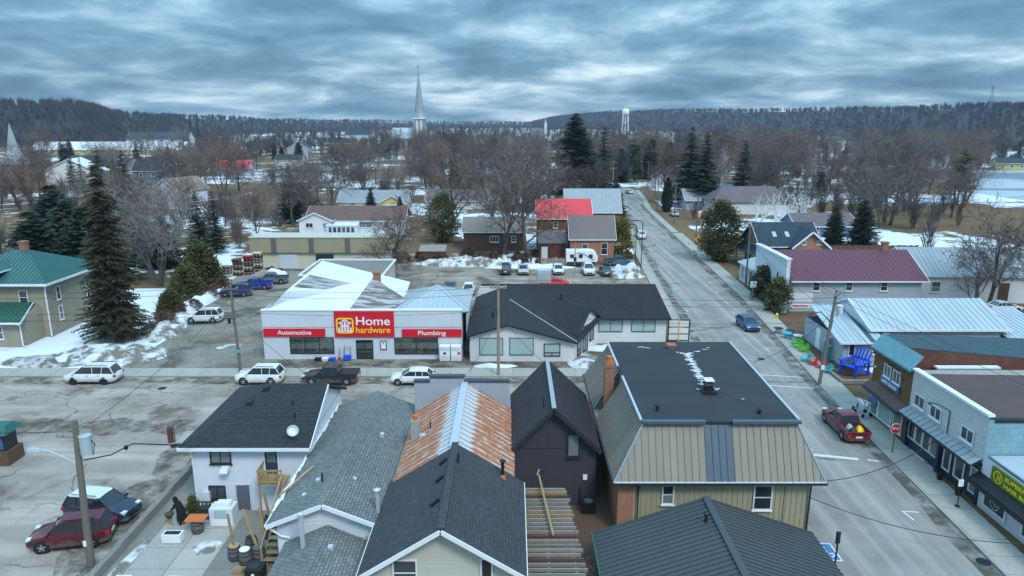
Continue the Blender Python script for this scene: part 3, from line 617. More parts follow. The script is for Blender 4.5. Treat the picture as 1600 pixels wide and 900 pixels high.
S = [('ploughed dirty snow bank below the big spruce beside the sidewalk', -40.3, 67.0, 5.6, 2.9, 0.95, 0.1, 'snow_dirty'),
     ('grey crusted snow bank left of the parking entrance', -45, 65.2, 5, 1.8, 0.6, 0.0, 'snow_grey'),
     ('white snow ridge beside the white parked crossover', -38.6, 75.5, 1.7, 4.2, 0.75, 0.15, 'snow_dirty'),
     ('snow ridge along the cedar hedge by the blue cars', -40.4, 88, 1.6, 7.5, 0.9, -0.05, 'snow'),
     ('long dirty snow bank at the back of the rear parking lot', -7.5, 112.8, 8.5, 1.9, 1.1, 0.02, 'snow_dirty'),
     ('snow bank beside the fenced yard behind the row of cars', 3, 110.2, 7.0, 1.0, 0.6, 0.0, 'snow'),
     ('rounded snow pile at the corner of the rear parking lot', 17.6, 104.6, 3.2, 2.6, 1.5, 0.3, 'snow_dirty'),
     ('snow bank on the grass before the white wing windows', 11.6, 69.2, 4.2, 1.1, 0.55, 0.0, 'snow'),
     ('melting snow patch right of the white gabled front', 7.6, 64.6, 2.4, 1.7, 0.35, -0.3, 'snow_dirty'),
     ('thin snow strip under the picture windows beside the wooden pole', -1.6, 63.9, 2.2, 0.5, 0.25, 0.0, 'snow'),
     ('snow heap left of the white car behind the hardware store', -8.2, 86.5, 2.6, 3.5, 0.7, 0.2, 'snow_dirty'),
     ('snow lying on the concrete patio before the white cabinet', -16.9, 34.4, 1.0, 0.85, 0.14, 0.4, 'snow_dirty'),
     ('strip of snow in the gutter along the retaining kerb', -20.6, 33.2, 0.35, 2.4, 0.12, -0.1, 'snow_dirty'),
     ('snow patch at the bottom of the patio', -17.4, 31.6, 1.5, 0.5, 0.10, 0.0, 'snow_dirty'),
     ('thin snow patch at the foot of the white crossover in the lot', -29.5, 70, 1.3, 0.7, 0.12, 0.4, 'snow_dirty'),
     ('snow left on the planter bed under the giant blue chair', 34.4, 62.6, 1.4, 0.6, 0.3, 0.0, 'snow')]
for i, (lb, cx, cy, rx, ry, h, rz, mt) in enumerate(S): mound('snow_bank', lb, cx, cy, rx, ry, h, rz, mt, seed=i+1)
mound('brush_pile', 'low heap of grey cut brush beside the white house', -20.9, 44.6, 1.5, 1.4, 0.6, 0.2, 'straw', seed=31, rough=0.7, cat='brush pile')
# concrete yard behind the white house: slabs and retaining kerb
o = MB().prism([(-21.2, 22, 0.03), (-13.0, 22, 0.03), (-13.0, 38.3, 0.03), (-21.4, 44, 0.03)], (0, 0, -0.1)).build('patio', 'concrete_old', kind='structure')
for i in range(3):
    for j in range(6):
        x0, x1 = -20.2+i*2.1+.02, -20.2+(i+1)*2.1-.02; y0 = 38.2-(j+1)*1.9+.02; y1 = 38.2-j*1.9-.02
        MB().prism([(x0, y0, .06), (x1, y0, .06), (x1, y1, .06), (x0, y1, .06)], (0, 0, -.04)).build('paving_slab', ('concrete', 'concrete_old', 'concrete_walk')[(i*5+j*3) % 3], parent=o)
k = thing('retaining_kerb', 'low weathered concrete retaining kerb between the lot and the patio', 'kerb wall', (-21.2, 37, 0))
for i in range(8):
    y0, y1 = 45.6-i*2.9, 45.6-(i+1)*2.9+.03
    MB().hexa([(-21.75+.04*i+.03*(i % 2), y1, -.05), (-21.35+.04*i, y1, -.05), (-21.35+.04*i, y0, -.05), (-21.75+.04*i, y0, -.05), (-21.72+.04*i, y1, .55), (-21.4+.04*i, y1, .55-.02*(i % 3)), (-21.4+.04*i, y0, .55-.02*(i % 3)), (-21.72+.04*i, y0, .55)]).build('block', 'concrete_old', k)
# ================================================================= NEAR BUILDINGS
def walls_box(mb, x0, x1, y0, y1, z0, z1, sides='SENW', lap=None, rib=None, rh=0.03):
    F = {'S': [(x0, y0, z0), (x1, y0, z0), (x1, y0, z1), (x0, y0, z1)], 'E': [(x1, y0, z0), (x1, y1, z0), (x1, y1, z1), (x1, y0, z1)],
         'N': [(x1, y1, z0), (x0, y1, z0), (x0, y1, z1), (x1, y1, z1)], 'W': [(x0, y1, z0), (x0, y0, z0), (x0, y0, z1), (x0, y1, z1)]}
    for k in sides:
        if lap: mb.strips(F[k], (0, 0, 1), lap, 'lap', 0.025)
        elif rib: mb.strips(F[k], (F[k][1][0]-F[k][0][0], F[k][1][1]-F[k][0][1], 0), rib, 'rib', rh, 0.035, 0.5)
        else: mb.face(F[k])
    return mb
def roof_part(t, polys, mat, th=0.16, shc=0.0, rib=0.0, name='roof', rh=0.05):
    r = MB()
    P_ = []
    for s_ in polys:   # warped quads become two planes
        v_ = [Vector(p) for p in s_]; n_ = newell(v_)
        P_ += [[v_[0], v_[1], v_[2]], [v_[0], v_[2], v_[3]]] if len(v_) == 4 and abs((v_[3]-v_[0]).dot(n_)) > .02 else [v_]
    for s_ in P_:
        s_ = [Vector(p) for p in s_]; n_ = newell(s_)
        if n_.z < 0: s_ = s_[::-1]; n_ = -n_
        r.slab([p-Vector((0, 0, 0.012)) for p in s_], th); upd = Vector((0, 0, 1))-n_*n_.z
        if shc: r.strips(s_, upd, shc, 'lap', 0.02)
        elif rib: r.strips(s_, upd.cross(n_), rib, 'rib', rh, 0.045, 0.5)
        else: r.face(s_)
    return r.build(name, mat, t)
def bars(t, segs, w_, h_, mat, name, parent=None):
    b_ = MB()
    for a, c in segs: b_.bar(a, c, w_, h_)
    return b_.build(name, mat, t, parent=parent)
def pipe_vent(t, x, y, z0, z1, r_, mat, cap=True, parent=None):
    p = MB().tube([(x, y, z0), (x, y, z1)], r_, 8)
    if cap: p.lathe((x, y, z1), [(r_*1.8, 0), (r_*1.9, 0.06), (r_*.6, 0.14)], 10)
    return p.build('vent_pipe', mat, t, parent=parent)
def box_vent(t, x, y, z, s_=0.2, mat='black_plastic', parent=None):
    return MB().hexa([(x-s_, y-s_, z-.25), (x+s_, y-s_, z-.25), (x+s_, y+s_, z-.25), (x-s_, y+s_, z-.25), (x-s_*.8, y-s_*.8, z+.12), (x+s_*.8, y-s_*.8, z+.12), (x+s_*.8, y+s_*.8, z+.16), (x-s_*.8, y+s_*.8, z+.16)]).build('roof_vent', mat, t, parent=parent)
# ---- white two-storey house with hip roof
t = thing('white_house', 'white sided two-storey house with dark shingled hip roof beside the lot', 'house', (-15.6, 42.4, 0))
walls_box(MB(), -19, -12.1, 38.3, 46.7, 0, 4.42, lap=0.19).build('wall', 'siding_white', t)
MB().face([(-12.1, 38.3, 4.42), (-12.1, 46.7, 4.42), (-12.1, 42.5, 6.3)]).build('gable_wall', 'siding_white', t)
ro = roof_part(t, [[(-19.5, 37.75, 4.4), (-11.8, 37.75, 4.4), (-11.8, 42.5, 6.55), (-15.4, 42.5, 6.55)], [(-19.5, 47.3, 4.4), (-19.5, 37.75, 4.4), (-15.4, 42.5, 6.55)], [(-11.8, 47.3, 4.4), (-19.5, 47.3, 4.4), (-15.4, 42.5, 6.55), (-11.8, 42.5, 6.55)]], 'shingle_dark', shc=0.16)
bars(t, [((-19.52, 37.72, 4.28), (-11.8, 37.72, 4.28)), ((-19.53, 37.72, 4.28), (-19.53, 47.3, 4.28)), ((-11.78, 37.75, 4.3), (-11.78, 42.5, 6.43))], 0.06, 0.2, 'white_trim', 'fascia')
MB().tube([(-18.93, 38.2, 4.2), (-18.93, 38.2, 0.3), (-18.8, 37.9, 0.1)], 0.06, 6).build('downpipe', 'white_trim', t)
window(t, (-17.28, 38.27, 3.12), (0, -1, 0), 1.25, 0.95, 2, 1, fm='dark_trim'); window(t, (-17.68, 38.27, 0.78), (0, -1, 0), 1.0, 0.9, 2, 1, fm='dark_trim')
door(t, (-14.28, 38.27, 2.45), (0, -1, 0), 0.75, 1.65, 'navy_trim', lights=(3, 3, 0.75, 1.5)); door(t, (-16.13, 38.27, 0.08), (0, -1, 0), 0.8, 1.65, 'grey_door', fm='siding_panel')
MB().box(-18.5, -18.1, 38.05, 38.26, 0.75, 1.35).build('meter_box', 'siding_panel', t)
MB().hexa([(-17.2, 37.7, 2.75), (-16.75, 37.7, 2.75), (-16.75, 38.27, 2.75), (-17.2, 38.27, 2.75), (-17.2, 37.75, 2.95), (-16.75, 37.75, 2.95), (-16.75, 38.27, 3.05), (-17.2, 38.27, 3.05)]).build('window_air_conditioner', 'white_trim', t)
MB().lathe((-13.4, 38.2, 3.9), [(0.05, 0), (0.12, .05), (0.1, .2), (0.02, .25)], 10).build('wall_lamp', 'white_trim', t)
box_vent(t, -16.3, 40.9, 5.85, parent=ro); box_vent(t, -15.6, 42.0, 6.38, parent=ro)
for x, y in ((-13.6, 40.8), (-13.2, 39.8)): pipe_vent(t, x, y, 5, 6.1 if y > 40 else 5.75, 0.05, 'black_plastic', False, parent=ro)
d = MB().lathe((0, 0, 0), [(0.02, 0.0), (0.2, 0.03), (0.33, 0.10), (0.34, 0.12), (0.2, 0.05), (0.02, 0.02)], 16).tube([(0, 0, 0), (0, 0.1, -0.45)], 0.025, 6).build('satellite_dish', 'galvanised', t, local=True)
d.location = (2.75, -4.2, 5.35-0.1); d.rotation_euler = (R(55), 0, R(15)); d.parent = t
# rear landing and stairs
q = thing('wooden_stairs', 'wooden stairs with landing and railing behind the white house', 'stairs', (-13.7, 36.5, 0))
for i in range(8): MB().box(-14.75+i*.19, -14.58+i*.19, 37.05, 38.22, 2.36, 2.41).build('plank', 'wood_raw', q)
for x, y in ((-14.7, 37.1), (-13.25, 37.1)): MB().box(x-.05, x+.05, y-.05, y+.05, 0.06, 3.3 if x < -14 else 2.36).build('post', 'wood_raw', q)
bars(q, [((-14.72, 37.08, 3.28), (-13.3, 37.08, 3.28)), ((-14.72, 37.08, 2.55), (-13.3, 37.08, 2.55)), ((-14.72, 37.08, 3.28), (-14.72, 38.2, 3.28)), ((-14.72, 37.08, 2.55), (-14.72, 38.2, 2.55))], 0.06, 0.09, 'wood_raw', 'rail')
for i in range(9): MB().box(-14.6+i*.15, -14.55+i*.15, 37.06, 37.10, 2.6, 3.24).build('baluster', 'wood_raw', q)
for i in range(6): MB().box(-14.74, -14.70, 37.25+i*.15, 37.29+i*.15, 2.6, 3.24).build('baluster', 'wood_raw', q)
for i in range(11): MB().box(-13.2, -12.35, 36.9-i*.36-.34, 36.9-i*.36, 2.2-i*.2, 2.25-i*.2).build('step', 'wood_raw', q)
for x in (-13.25, -12.32):
    MB().bar((x, 37, 2.2), (x, 32.9, 0.05), 0.06, 0.26).build('stringer', 'wood_raw', q); MB().bar((x, 37, 3.15), (x, 32.9, 1.0), 0.06, 0.12).build('rail', 'wood_raw', q)
    MB().box(x-.05, x+.05, 32.9, 33.0, .06, 1.05).build('post', 'wood_raw', q)
# ---- long low grey-shingled building and its rear wing
t = thing('long_grey_building', 'long low building with weathered grey shingle gable roof', 'building', (-9.3, 38, 0))
a = walls_box(MB(), -11.7, -6.85, 31.3, 45.4, 0, 3.6, lap=0.2); a.build('wall', 'siding_white', t)
MB().strips([(-11.7, 31.28, 3.62), (-6.85, 31.28, 3.62), (-9.28, 31.28, 4.55)], (0, 0, 1), 0.25, 'lap', 0.02).build('gable_wall', 'siding_pale', t)
MB().face([(-6.85, 45.42, 3.6), (-11.7, 45.42, 3.6), (-9.28, 45.42, 4.55)]).build('gable_wall', 'siding_white', t)
ro = roof_part(t, [[(-12.1, 30.9, 3.62), (-9.28, 30.9, 4.78), (-9.28, 45.7, 4.78), (-12.1, 45.7, 3.62)], [(-6.5, 30.9, 3.62), (-9.28, 30.9, 4.78), (-9.28, 45.7, 4.78), (-6.5, 45.7, 3.62)]], 'shingle_grey', shc=0.17)
bars(t, [((-12.1, 30.87, 3.52), (-9.28, 30.87, 4.68)), ((-6.5, 30.87, 3.52), (-9.28, 30.87, 4.68))], 0.06, 0.22, 'white_trim', 'barge_board')
MB().bar((-12.12, 30.9, 3.55), (-12.12, 45.6, 3.55), 0.12, 0.12).build('gutter', 'white_trim', t)
MB().tube([(-12.0, 31.0, 3.45), (-11.5, 31.15, 2.9), (-11.05, 31.2, 2.75)], 0.055, 6).build('downpipe', 'white_trim', t)
MB().strips([(-11.68, 31.25, 2.75), (-6.9, 31.25, 2.75), (-6.9, 31.25, 3.5), (-11.68, 31.25, 3.5)], (1, 0, 0), 0.2, 'rib', 0.03, 0.03).build('panel_band', 'siding_panel', t)
for x, y in ((-10.3, 34.0), (-10.7, 32.8), (-8.4, 34.1), (-7.9, 39.6)): box_vent(t, x, y, 4.3 if x > -10.6 else 4.1, 0.13, 'galvanised', parent=ro)
pipe_vent(t, -9.95, 33.6, 4.3, 5.0, 0.05, 'black_plastic', False, parent=ro); pipe_vent(t, -6.75, 31.9, 3.6, 4.95, 0.1, 'galvanised', parent=ro)
b2 = roof_part(t, [[(-11.3, 22, 2.5), (-9.15, 22, 3.45), (-9.15, 31.22, 3.45), (-11.3, 31.22, 2.5)], [(-7.0, 22, 2.5), (-9.15, 22, 3.45), (-9.15, 31.22, 3.45), (-7.0, 31.22, 2.5)]], 'shingle_grey', shc=0.17, name='porch_roof')
walls_box(MB(), -11.1, -7.1, 22.2, 31.25, 0, 2.6, 'SEW', lap=0.2).build('porch_wall', 'siding_white', t)
MB().box(-11.13, -11.08, 29.2, 30.1, 0.3, 1.9).build('door', 'siding_pale', t)
MB().tube([(-10.0, 29.9, 2.9), (-10.0, 29.9, 4.75)], 0.12, 10).lathe((-10, 29.9, 4.75), [(.17, 0), (.18, .14), (.05, .2)], 10).build('stove_pipe', 'galvanised', t, parent=b2)
box_vent(t, -8.6, 29.6, 3.22, 0.14, 'galvanised', parent=b2)
g = MB()
for i in range(26):
    y = 32+i*.52; g.bar((-12.06+rnd.uniform(-.1, .1), y, 3.75), (-12.02+rnd.uniform(-.1, .1), y+.5+rnd.random()*.6, 3.78), rnd.uniform(.04, .16), .05)
g.build('roof_snow', 'snow', t)
MB().bar((-12.2, 33.4, 3.8), (-11.0, 35.6, 4.35), .08, .08).build('loose_board', 'wood_raw', t)
# ---- rusted metal roof building with false front, and the dark shingled wing behind it
t = thing('rusted_roof_building', 'building with orange rusted metal gable roof behind a grey false front', 'building', (-3.1, 39.5, 0))
walls_box(MB(), -6.2, -0.1, 34.9, 44.1, 0, 4.0).build('wall', 'siding_grey', t)
r = MB()
for sx in (-1, 1):
    ex = -3.15+sx*3.3; q = [(ex, 34.6, 3.95), (-3.15, 34.6, 6.0), (-3.15, 44.15, 6.0), (ex, 44.15, 3.95)]; sl = math.hypot(3.3, 2.05)
    uv_ = [(34.6, sl), (34.6, 0), (44.15, 0), (44.15, sl)]; sh = [(i_*3.7) % 9 for i_ in (sx+2,)][0]
    if sx < 0: q2, u2 = q[::-1], uv_[::-1]
    else: q2, u2 = q[::-1], uv_[::-1]
    if newell(q2).z < 0: q2, u2 = q2[::-1], u2[::-1]
    r.face(q2, [(u+sh, v) for u, v in u2]); r.slab([Vector(p)-Vector((0, 0, .012)) for p in q2], 0.1)
ro = r.build('roof', 'roof_rusted', t)
g = MB()
for sx in (-1, 1):
    for i in range(16):
        y = 34.9+i*.6; g.bar((-3.15+sx*3.28, y, 3.985), (-3.15, y, 6.02), 0.025, 0.03)
g.build('sheet_seam', 'roof_rusted', t, parent=ro)
bars(t, [((-3.15, 34.6, 6.03), (-3.15, 44.1, 6.03))], 0.42, 0.03, 'galvanised', 'ridge_cap', parent=ro)
g = MB(); walls_box(g, -6.5, -0.2, 44.18, 44.5, 0, 6.0, rib=0.2); walls_box(g, -5.45, -3.2, 44.18, 44.5, 6.0, 6.3, rib=0.2); g.build('false_front', 'siding_grey', t)
MB().box(-6.55, -5.46, 44.1, 44.58, 6.0, 6.1).box(-5.5, -3.15, 44.1, 44.58, 6.3, 6.42).box(-3.19, -.15, 44.1, 44.58, 6.0, 6.1).build('coping', 'metal_charcoal', t)
MB().box(-6.05, -5.55, 39.0, 39.5, 3.8, 5.5).build('chimney', 'concrete', t); MB().lathe((-5.8, 39.25, 5.5), [(.17, 0), (.15, .3), (.1, .3)], 10).build('chimney_pot', 'terracotta', t)
pipe_vent(t, -4.9, 39.2, 4.7, 5.4, 0.04, 'black_plastic', False, parent=ro); MB().box(-5.5, -4.9, 38.6, 39.0, 4.55, 4.75).build('roof_hatch', 'galvanised', t, parent=ro)
t = thing('beige_gabled_building', 'beige sided building with dark shingle gable roof and two windows', 'building', (-3.1, 30.8, 0))
walls_box(MB(), -6.3, 0.2, 27.3, 34.7, 0, 3.85, lap=0.17).build('wall', 'siding_beige', t)
MB().strips([(-6.3, 27.3, 3.85), (.2, 27.3, 3.85), (-3.05, 27.3, 5.8)], (0, 0, 1), .17, 'lap', .025).build('gable_wall', 'siding_beige', t)
ro = roof_part(t, [[(-6.75, 26.75, 3.7), (-3.05, 26.75, 6.03), (-3.05, 35.0, 6.03), (-6.75, 35.0, 3.7)], [(.65, 26.75, 3.7), (-3.05, 26.75, 6.03), (-3.05, 35.0, 6.03), (.65, 35.0, 3.7)]], 'shingle_charcoal', shc=0.15)
bars(t, [((-6.75, 26.72, 3.6), (-3.05, 26.72, 5.93)), ((.65, 26.72, 3.6), (-3.05, 26.72, 5.93)), ((-6.77, 26.75, 3.6), (-6.77, 35, 3.6)), ((.67, 26.75, 3.6), (.67, 35, 3.6))], .06, .2, 'white_trim', 'barge_board')
bars(t, [((-3.05, 26.75, 6.07), (-3.05, 35.0, 6.07))], .36, .04, 'shingle_charcoal', 'ridge_cap', parent=ro)
window(t, (-4.72, 27.27, 2.9), (0, -1, 0), 1.1, 1.35, 1, 2, label='window with white frame in the beige gable'); window(t, (-1.12, 27.27, 2.9), (0, -1, 0), .55, 1.42, 1, 1)
for y in (33.2, 31.4, 29.2): MB().bar((-3.75, y, 5.72), (-3.4, y+.25, 5.92), .14, .16).build('roof_vent', 'black_plastic', t, parent=ro)
pipe_vent(t, -2.75, 33.1, 5.7, 6.4, .05, 'black_plastic', False, parent=ro); pipe_vent(t, -.5, 34.2, 4.3, 5.35, .09, 'black_plastic', parent=ro)
MB().lathe((-.5, 34.2, 4.3), [(.2, 0), (.1, .3)], 10).build('flashing', 'terracotta', t, parent=ro)
# ---- dark metal house
t = thing('charcoal_house', 'tall charcoal board house with steep dark metal roof and one window', 'house', (2.4, 42.5, 0))
g = MB(); walls_box(g, .15, 5.0, 38.5, 46.5, 0, 4.2, rib=.22, rh=.022); g.strips([(.15, 38.5, 4.2), (5.0, 38.5, 4.2), (2.45, 38.5, 6.6)], (1, 0, 0), .22, 'rib', .022, .03, .5); g.face([(5.0, 46.5, 4.2), (.15, 46.5, 4.2), (2.45, 46.5, 6.6)])
g.build('wall', 'board_charcoal', t)
ro = roof_part(t, [[(-.1, 38.1, 4.0), (2.45, 38.1, 6.68), (2.45, 46.9, 6.68), (-.1, 46.9, 4.0)], [(5.25, 38.1, 4.0), (2.45, 38.1, 6.68), (2.45, 46.9, 6.68), (5.25, 46.9, 4.0)]], 'metal_charcoal', rib=.38)
bars(t, [((-.1, 38.07, 3.9), (2.45, 38.07, 6.58)), ((5.25, 38.07, 3.9), (2.45, 38.07, 6.58))], .08, .24, 'dark_trim', 'barge_board'); bars(t, [((2.45, 38.1, 6.73), (2.45, 46.9, 6.73))], .26, .05, 'metal_grey', 'ridge_cap', parent=ro)
window(t, (3.65, 38.47, 3.45), (0, -1, 0), .78, 1.5, 1, 1, fm='dark_trim', fr=.08); MB().box(2.82, 3.04, 38.4, 38.48, 5.6, 5.82).build('vent', 'dark_trim', t)
bars(t, [((.2, 38.47, 4.05), (4.95, 38.47, 4.05))], .03, .07, 'board_charcoal', 'band_board')
MB().box(4.25, 4.5, 38.36, 38.47, 2.0, 2.3).build('utility_box', 'white_trim', t); MB().bar((1.5, 38.42, 2.3), (1.62, 38.42, 2.65), .06, .05).build('wall_lamp', 'white_trim', t)
MB().tube([(4.1, 38.42, .3), (4.1, 38.42, 1.3), (4.05, 38.42, 1.5)], .03, 6).build('downpipe', 'dark_trim', t); pipe_vent(t, 1.9, 39.6, 6.0, 6.75, .045, 'black_plastic', False, parent=ro)
t = thing('heat_pump', 'black heat pump unit at the foot of the charcoal house', 'heat pump', (4.55, 37.7, .3))
MB().box(4.15, 4.95, 37.4, 38.0, .35, 1.0).build('casing', 'black_plastic', t); MB().lathe((4.55, 37.7, 1.0), [(.26, 0), (.26, .03), (.05, .04)], 14).build('fan_grille', 'steel', t)
o = MB().box(.1, 6.0, 30, 38.45, .18, .28).build('deck', 'wood_brown', kind='structure')  # grey deck coloured dark brown to deepen the shade beneath the pergola slats
# ---- pergola of raw timber
t = thing('pergola', 'raw timber pergola frame with close slats beside the beige building', 'pergola', (1.7, 32, 0))
for i in range(25): MB().box(.55+.01*(i % 3), 3.0+.05*(i % 4)+i*.02, 36.1-i*.385-.042, 36.1-i*.385+.042, 2.56, 2.72).build('slat', 'wood_raw' if i in (1, 7) else 'wood_brown' if i % 5 == 2 else 'wood_grey', t)
for x in (1.75, 3.0): MB().box(x-.05, x+.05, 26.8, 36.3, 2.37, 2.55).build('beam', 'wood_grey', t)
for x in (1.75, 3.0):
    for y in (36.2, 31.6, 27): MB().box(x-.06, x+.06, y-.06, y+.06, .28, 2.37).build('post', 'wood_grey', t)
MB().bar((1.55, 37.0, 3.05), (2.05, 31.3, 2.85), .1, .1).build('loose_beam', 'wood_raw', t)
t = thing('picnic_table', 'low wooden bench table under the end of the pergola', 'table', (2.2, 29.6, .28))
for i in range(4): MB().box(1.2, 3.0, 29.2+i*.2, 29.38+i*.2, 1.0, 1.05).build('plank', 'wood_grey', t)
for x in (1.4, 2.8): MB().bar((x-.3, 29.6, .3), (x+.2, 29.6, 1.0), .08, .08).build('leg', 'dark_trim', t); MB().bar((x+.2, 29.6, .3), (x-.3, 29.6, 1.0), .08, .08).build('leg', 'dark_trim', t)
# ---- mansard building
t = thing('mansard_building', 'large brick building with taupe metal mansard and black flat-hipped roof', 'building', (11.3, 43.5, 0))
walls_box(MB(), 5.95, 16.5, 35.6, 51.4, 0, 3.7, 'ENW').build('wall', 'brick_red', t)
MB().box(5.9, 6.75, 35.45, 35.75, 0, 3.6).build('brick_pier', 'brick_orange', t, label='orange brick corner pier with patches of pale mortar')
walls_box(MB(), 6.76, 16.52, 35.5, 35.6, 0, 3.62, 'SE', rib=.3, rh=.03).build('rear_wall', 'board_tan', t)
bars(t, [((15.2, 35.46, 0), (15.2, 35.46, 3.5))], .05, .03, 'board_tan', 'seam')
MB().tube([(6.5, 35.1, 3.5), (7.0, 35.36, 3.25), (7.0, 35.36, .6), (6.8, 35.2, .4)], .06, 6).tube([(16.56, 35.36, 3.5), (16.56, 35.4, .1)], .06, 6).build('downpipe', 'dark_trim', t)
window(t, (8.68, 35.46, 2.1), (0, -1, 0), .68, 1.2, 1, 2); window(t, (13.97, 35.46, 1.75), (0, -1, 0), 1.05, 1.55, 1, 2)
EX0, EX1, EY0, EY1, EZ = 5.6, 17.2, 35.0, 51.9, 3.66; TX0, TX1, TY0, TY1, TZ = 7.35, 15.85, 36.4, 50.6, 6.6
mn = MB(); mn.slab([(EX0, EY0, EZ-.02), (EX1, EY0, EZ-.02), (EX1, EY1, EZ-.02), (EX0, EY1, EZ-.02)], .1)
# core under the panels
def core(a, b_, c, d_): mn.face([Vector(p)-newell([a, b_, c, d_])*.03 for p in (a, b_, c, d_)])
core((EX0, EY0, EZ), (EX1, EY0, EZ), (TX1, TY0, TZ), (TX0, TY0, TZ)); core((EX1, EY0, EZ), (EX1, EY1, EZ), (TX1, TY1, TZ), (TX1, TY0, TZ)); core((EX1, EY1, EZ), (EX0, EY1, EZ), (TX0, TY1, TZ), (TX1, TY1, TZ))
core((EX0, 43.4, EZ), (EX0, EY0, EZ), (TX0, TY0, TZ), (TX0, 43.4, TZ)); core((EX0, EY1, EZ), (EX0, 45.2, EZ), (TX0, 45.2, TZ), (TX0, TY1, TZ))
mn.face([(TX0-.1, 45.2, EZ), (TX0-.1, 43.4, EZ), (TX0-.1, 43.4, TZ), (TX0-.1, 45.2, TZ)]); mn.face([(EX0, 43.4, EZ), (TX0, 43.4, EZ), (TX0, 43.4, TZ)]); mn.face([(EX0, 45.2, EZ), (TX0, 45.2, TZ), (TX0, 45.2, EZ)])
mo = mn.build('mansard', 'metal_taupe', t)
def panels(quad, pitch, mats, rib=True):
    """split a trapezoid eave-to-top into single seamed sheets, each an object"""
    p, q, u, v = [Vector(k) for k in quad]; n = newell(quad); d = (q-p).normalized(); a = n.cross(d); Ln = (q-p).length
    P2 = [((k-p).dot(a), (k-p).dot(d)) for k in (p, q, u, v)]; lo, hi = min(k[1] for k in P2), max(k[1] for k in P2); t_ = lo
    while t_ < hi-.05:
        t1 = min(t_+pitch, hi); c = clip2(clip2(P2, t_+.005, 1), t1-.005, -1)
        if len(c) >= 3:
            m_ = MB(); pts = [p+a*k[0]+d*k[1]+n*.012 for k in c]; m_.slab(pts, .03)
            us = [k[0] for k in c if abs(k[1]-(t_+.005)) < 1e-5]
            if len(us) >= 2: m_.bar(p+a*min(us)+d*(t_+.03)+n*.025, p+a*max(us)+d*(t_+.03)+n*.025, .035, .05, n)
            m_.build('roof_panel', mats((t_+t1)/2), t, parent=mo)
        t_ = t1
panels([(EX0, EY0, EZ), (EX1, EY0, EZ), (TX1, TY0, TZ), (TX0, TY0, TZ)], .39, lambda s_: 'metal_blue_dark' if 4.95 < s_ < 6.75 else 'metal_taupe')
panels([(EX0, 43.4, EZ), (EX0, EY0, EZ), (TX0, TY0, TZ), (TX0, 43.4, TZ)], .4, lambda s_: 'metal_taupe'); panels([(EX0, EY1, EZ), (EX0, 45.2, EZ), (TX0, 45.2, TZ), (TX0, TY1, TZ)], .4, lambda s_: 'metal_taupe')
bars(t, [((EX0, EY0, EZ+.02), (TX0, TY0, TZ+.03)), ((EX1, EY0, EZ+.02), (TX1, TY0, TZ+.03)), ((EX0, 43.4, EZ), (TX0, 43.4, TZ)), ((EX0, 45.2, EZ), (TX0, 45.2, TZ))], .12, .06, 'metal_grey', 'hip_cap', parent=mo)
bars(t, [((EX0-.05, EY0-.05, EZ-.06), (EX1+.05, EY0-.05, EZ-.06)), ((EX1+.05, EY0, EZ-.06), (EX1+.05, EY1, EZ-.06)), ((EX0-.05, EY0, EZ-.06), (EX0-.05, EY1, EZ-.06))], .12, .12, 'dark_trim', 'gutter')
bars(t, [((EX0-.03, EY0-.02, EZ+.03), (EX1+.03, EY0-.02, EZ+.03)), ((EX1+.02, EY0, EZ+.03), (EX1+.02, EY1, EZ+.03))], .05, .05, 'white_trim', 'drip_edge')
RZ = 7.25; A_, B_ = (11.75, 40.4, RZ), (12.1, 46.2, RZ); e = TZ+.1
tr = roof_part(t, [[(TX0-.12, TY0-.15, e), (TX1+.12, TY0-.15, e), A_], [(TX1+.12, TY0-.15, e), (TX1+.5, TY1+.1, e), B_, A_], [(TX1+.5, TY1+.1, e), (TX0-.12, TY1+.1, e), B_], [(TX0-.12, TY1+.1, e), (TX0-.12, TY0-.15, e), A_, B_]], 'membrane', th=.12, name='flat_roof')
bars(t, [((TX0-.15, TY0-.2, e+.02), (10.7, TY0-.2, e+.02)), ((12.2, TY0-.2, e+.02), (TX1+.15, TY0-.2, e+.02))], .3, .16, 'metal_blue_dark', 'edge_flashing', parent=tr)
bars(t, [((TX0-.16, TY0, e+.02), (TX0-.16, 43.3, e+.02)), ((TX0-.16, 45.3, e+.02), (TX0-.16, TY1, e+.02)), ((TX1+.14, TY0, e+.02), (TX1+.52, TY1, e+.02))], .14, .12, 'galvanised', 'edge_flashing', parent=tr)
g = MB()   # snow caught along the ridge and hips
def snow_line(a, b_, n_, w_, dens):
    a, b_ = Vector(a), Vector(b_)
    for i in range(n_):
        k = rnd.random()**dens; p = a.lerp(b_, k)+Vector((rnd.uniform(-w_, w_), rnd.uniform(-.05, .05), 0)); dz = -abs(p.x-a.lerp(b_, k).x)*.13
        an = rnd.uniform(-.5, .5); l_ = rnd.uniform(.06, .26); g.bar(p+Vector((-l_*math.cos(an), -l_*math.sin(an)*.6, .02+dz)), p+Vector((l_*math.cos(an), l_*math.sin(an)*.6, .02+dz)), rnd.uniform(.02, .055), .03)
snow_line(A_, B_, 46, .2, 1.0); snow_line((11.77, 40.4, RZ), (12.1, 46.2, RZ), 44, .05, 1); snow_line(B_, (14.6, 48.8, 6.95), 8, .08, 1.8); snow_line(B_, (9.2, 48.8, 6.95), 8, .08, 1.8); snow_line(A_, (14.6, 37.8, 6.9), 9, .08, 1.8); snow_line(A_, (8.4, 37.2, 6.75), 4, .08, 1)
g.build('roof_snow', 'snow', t, parent=tr)
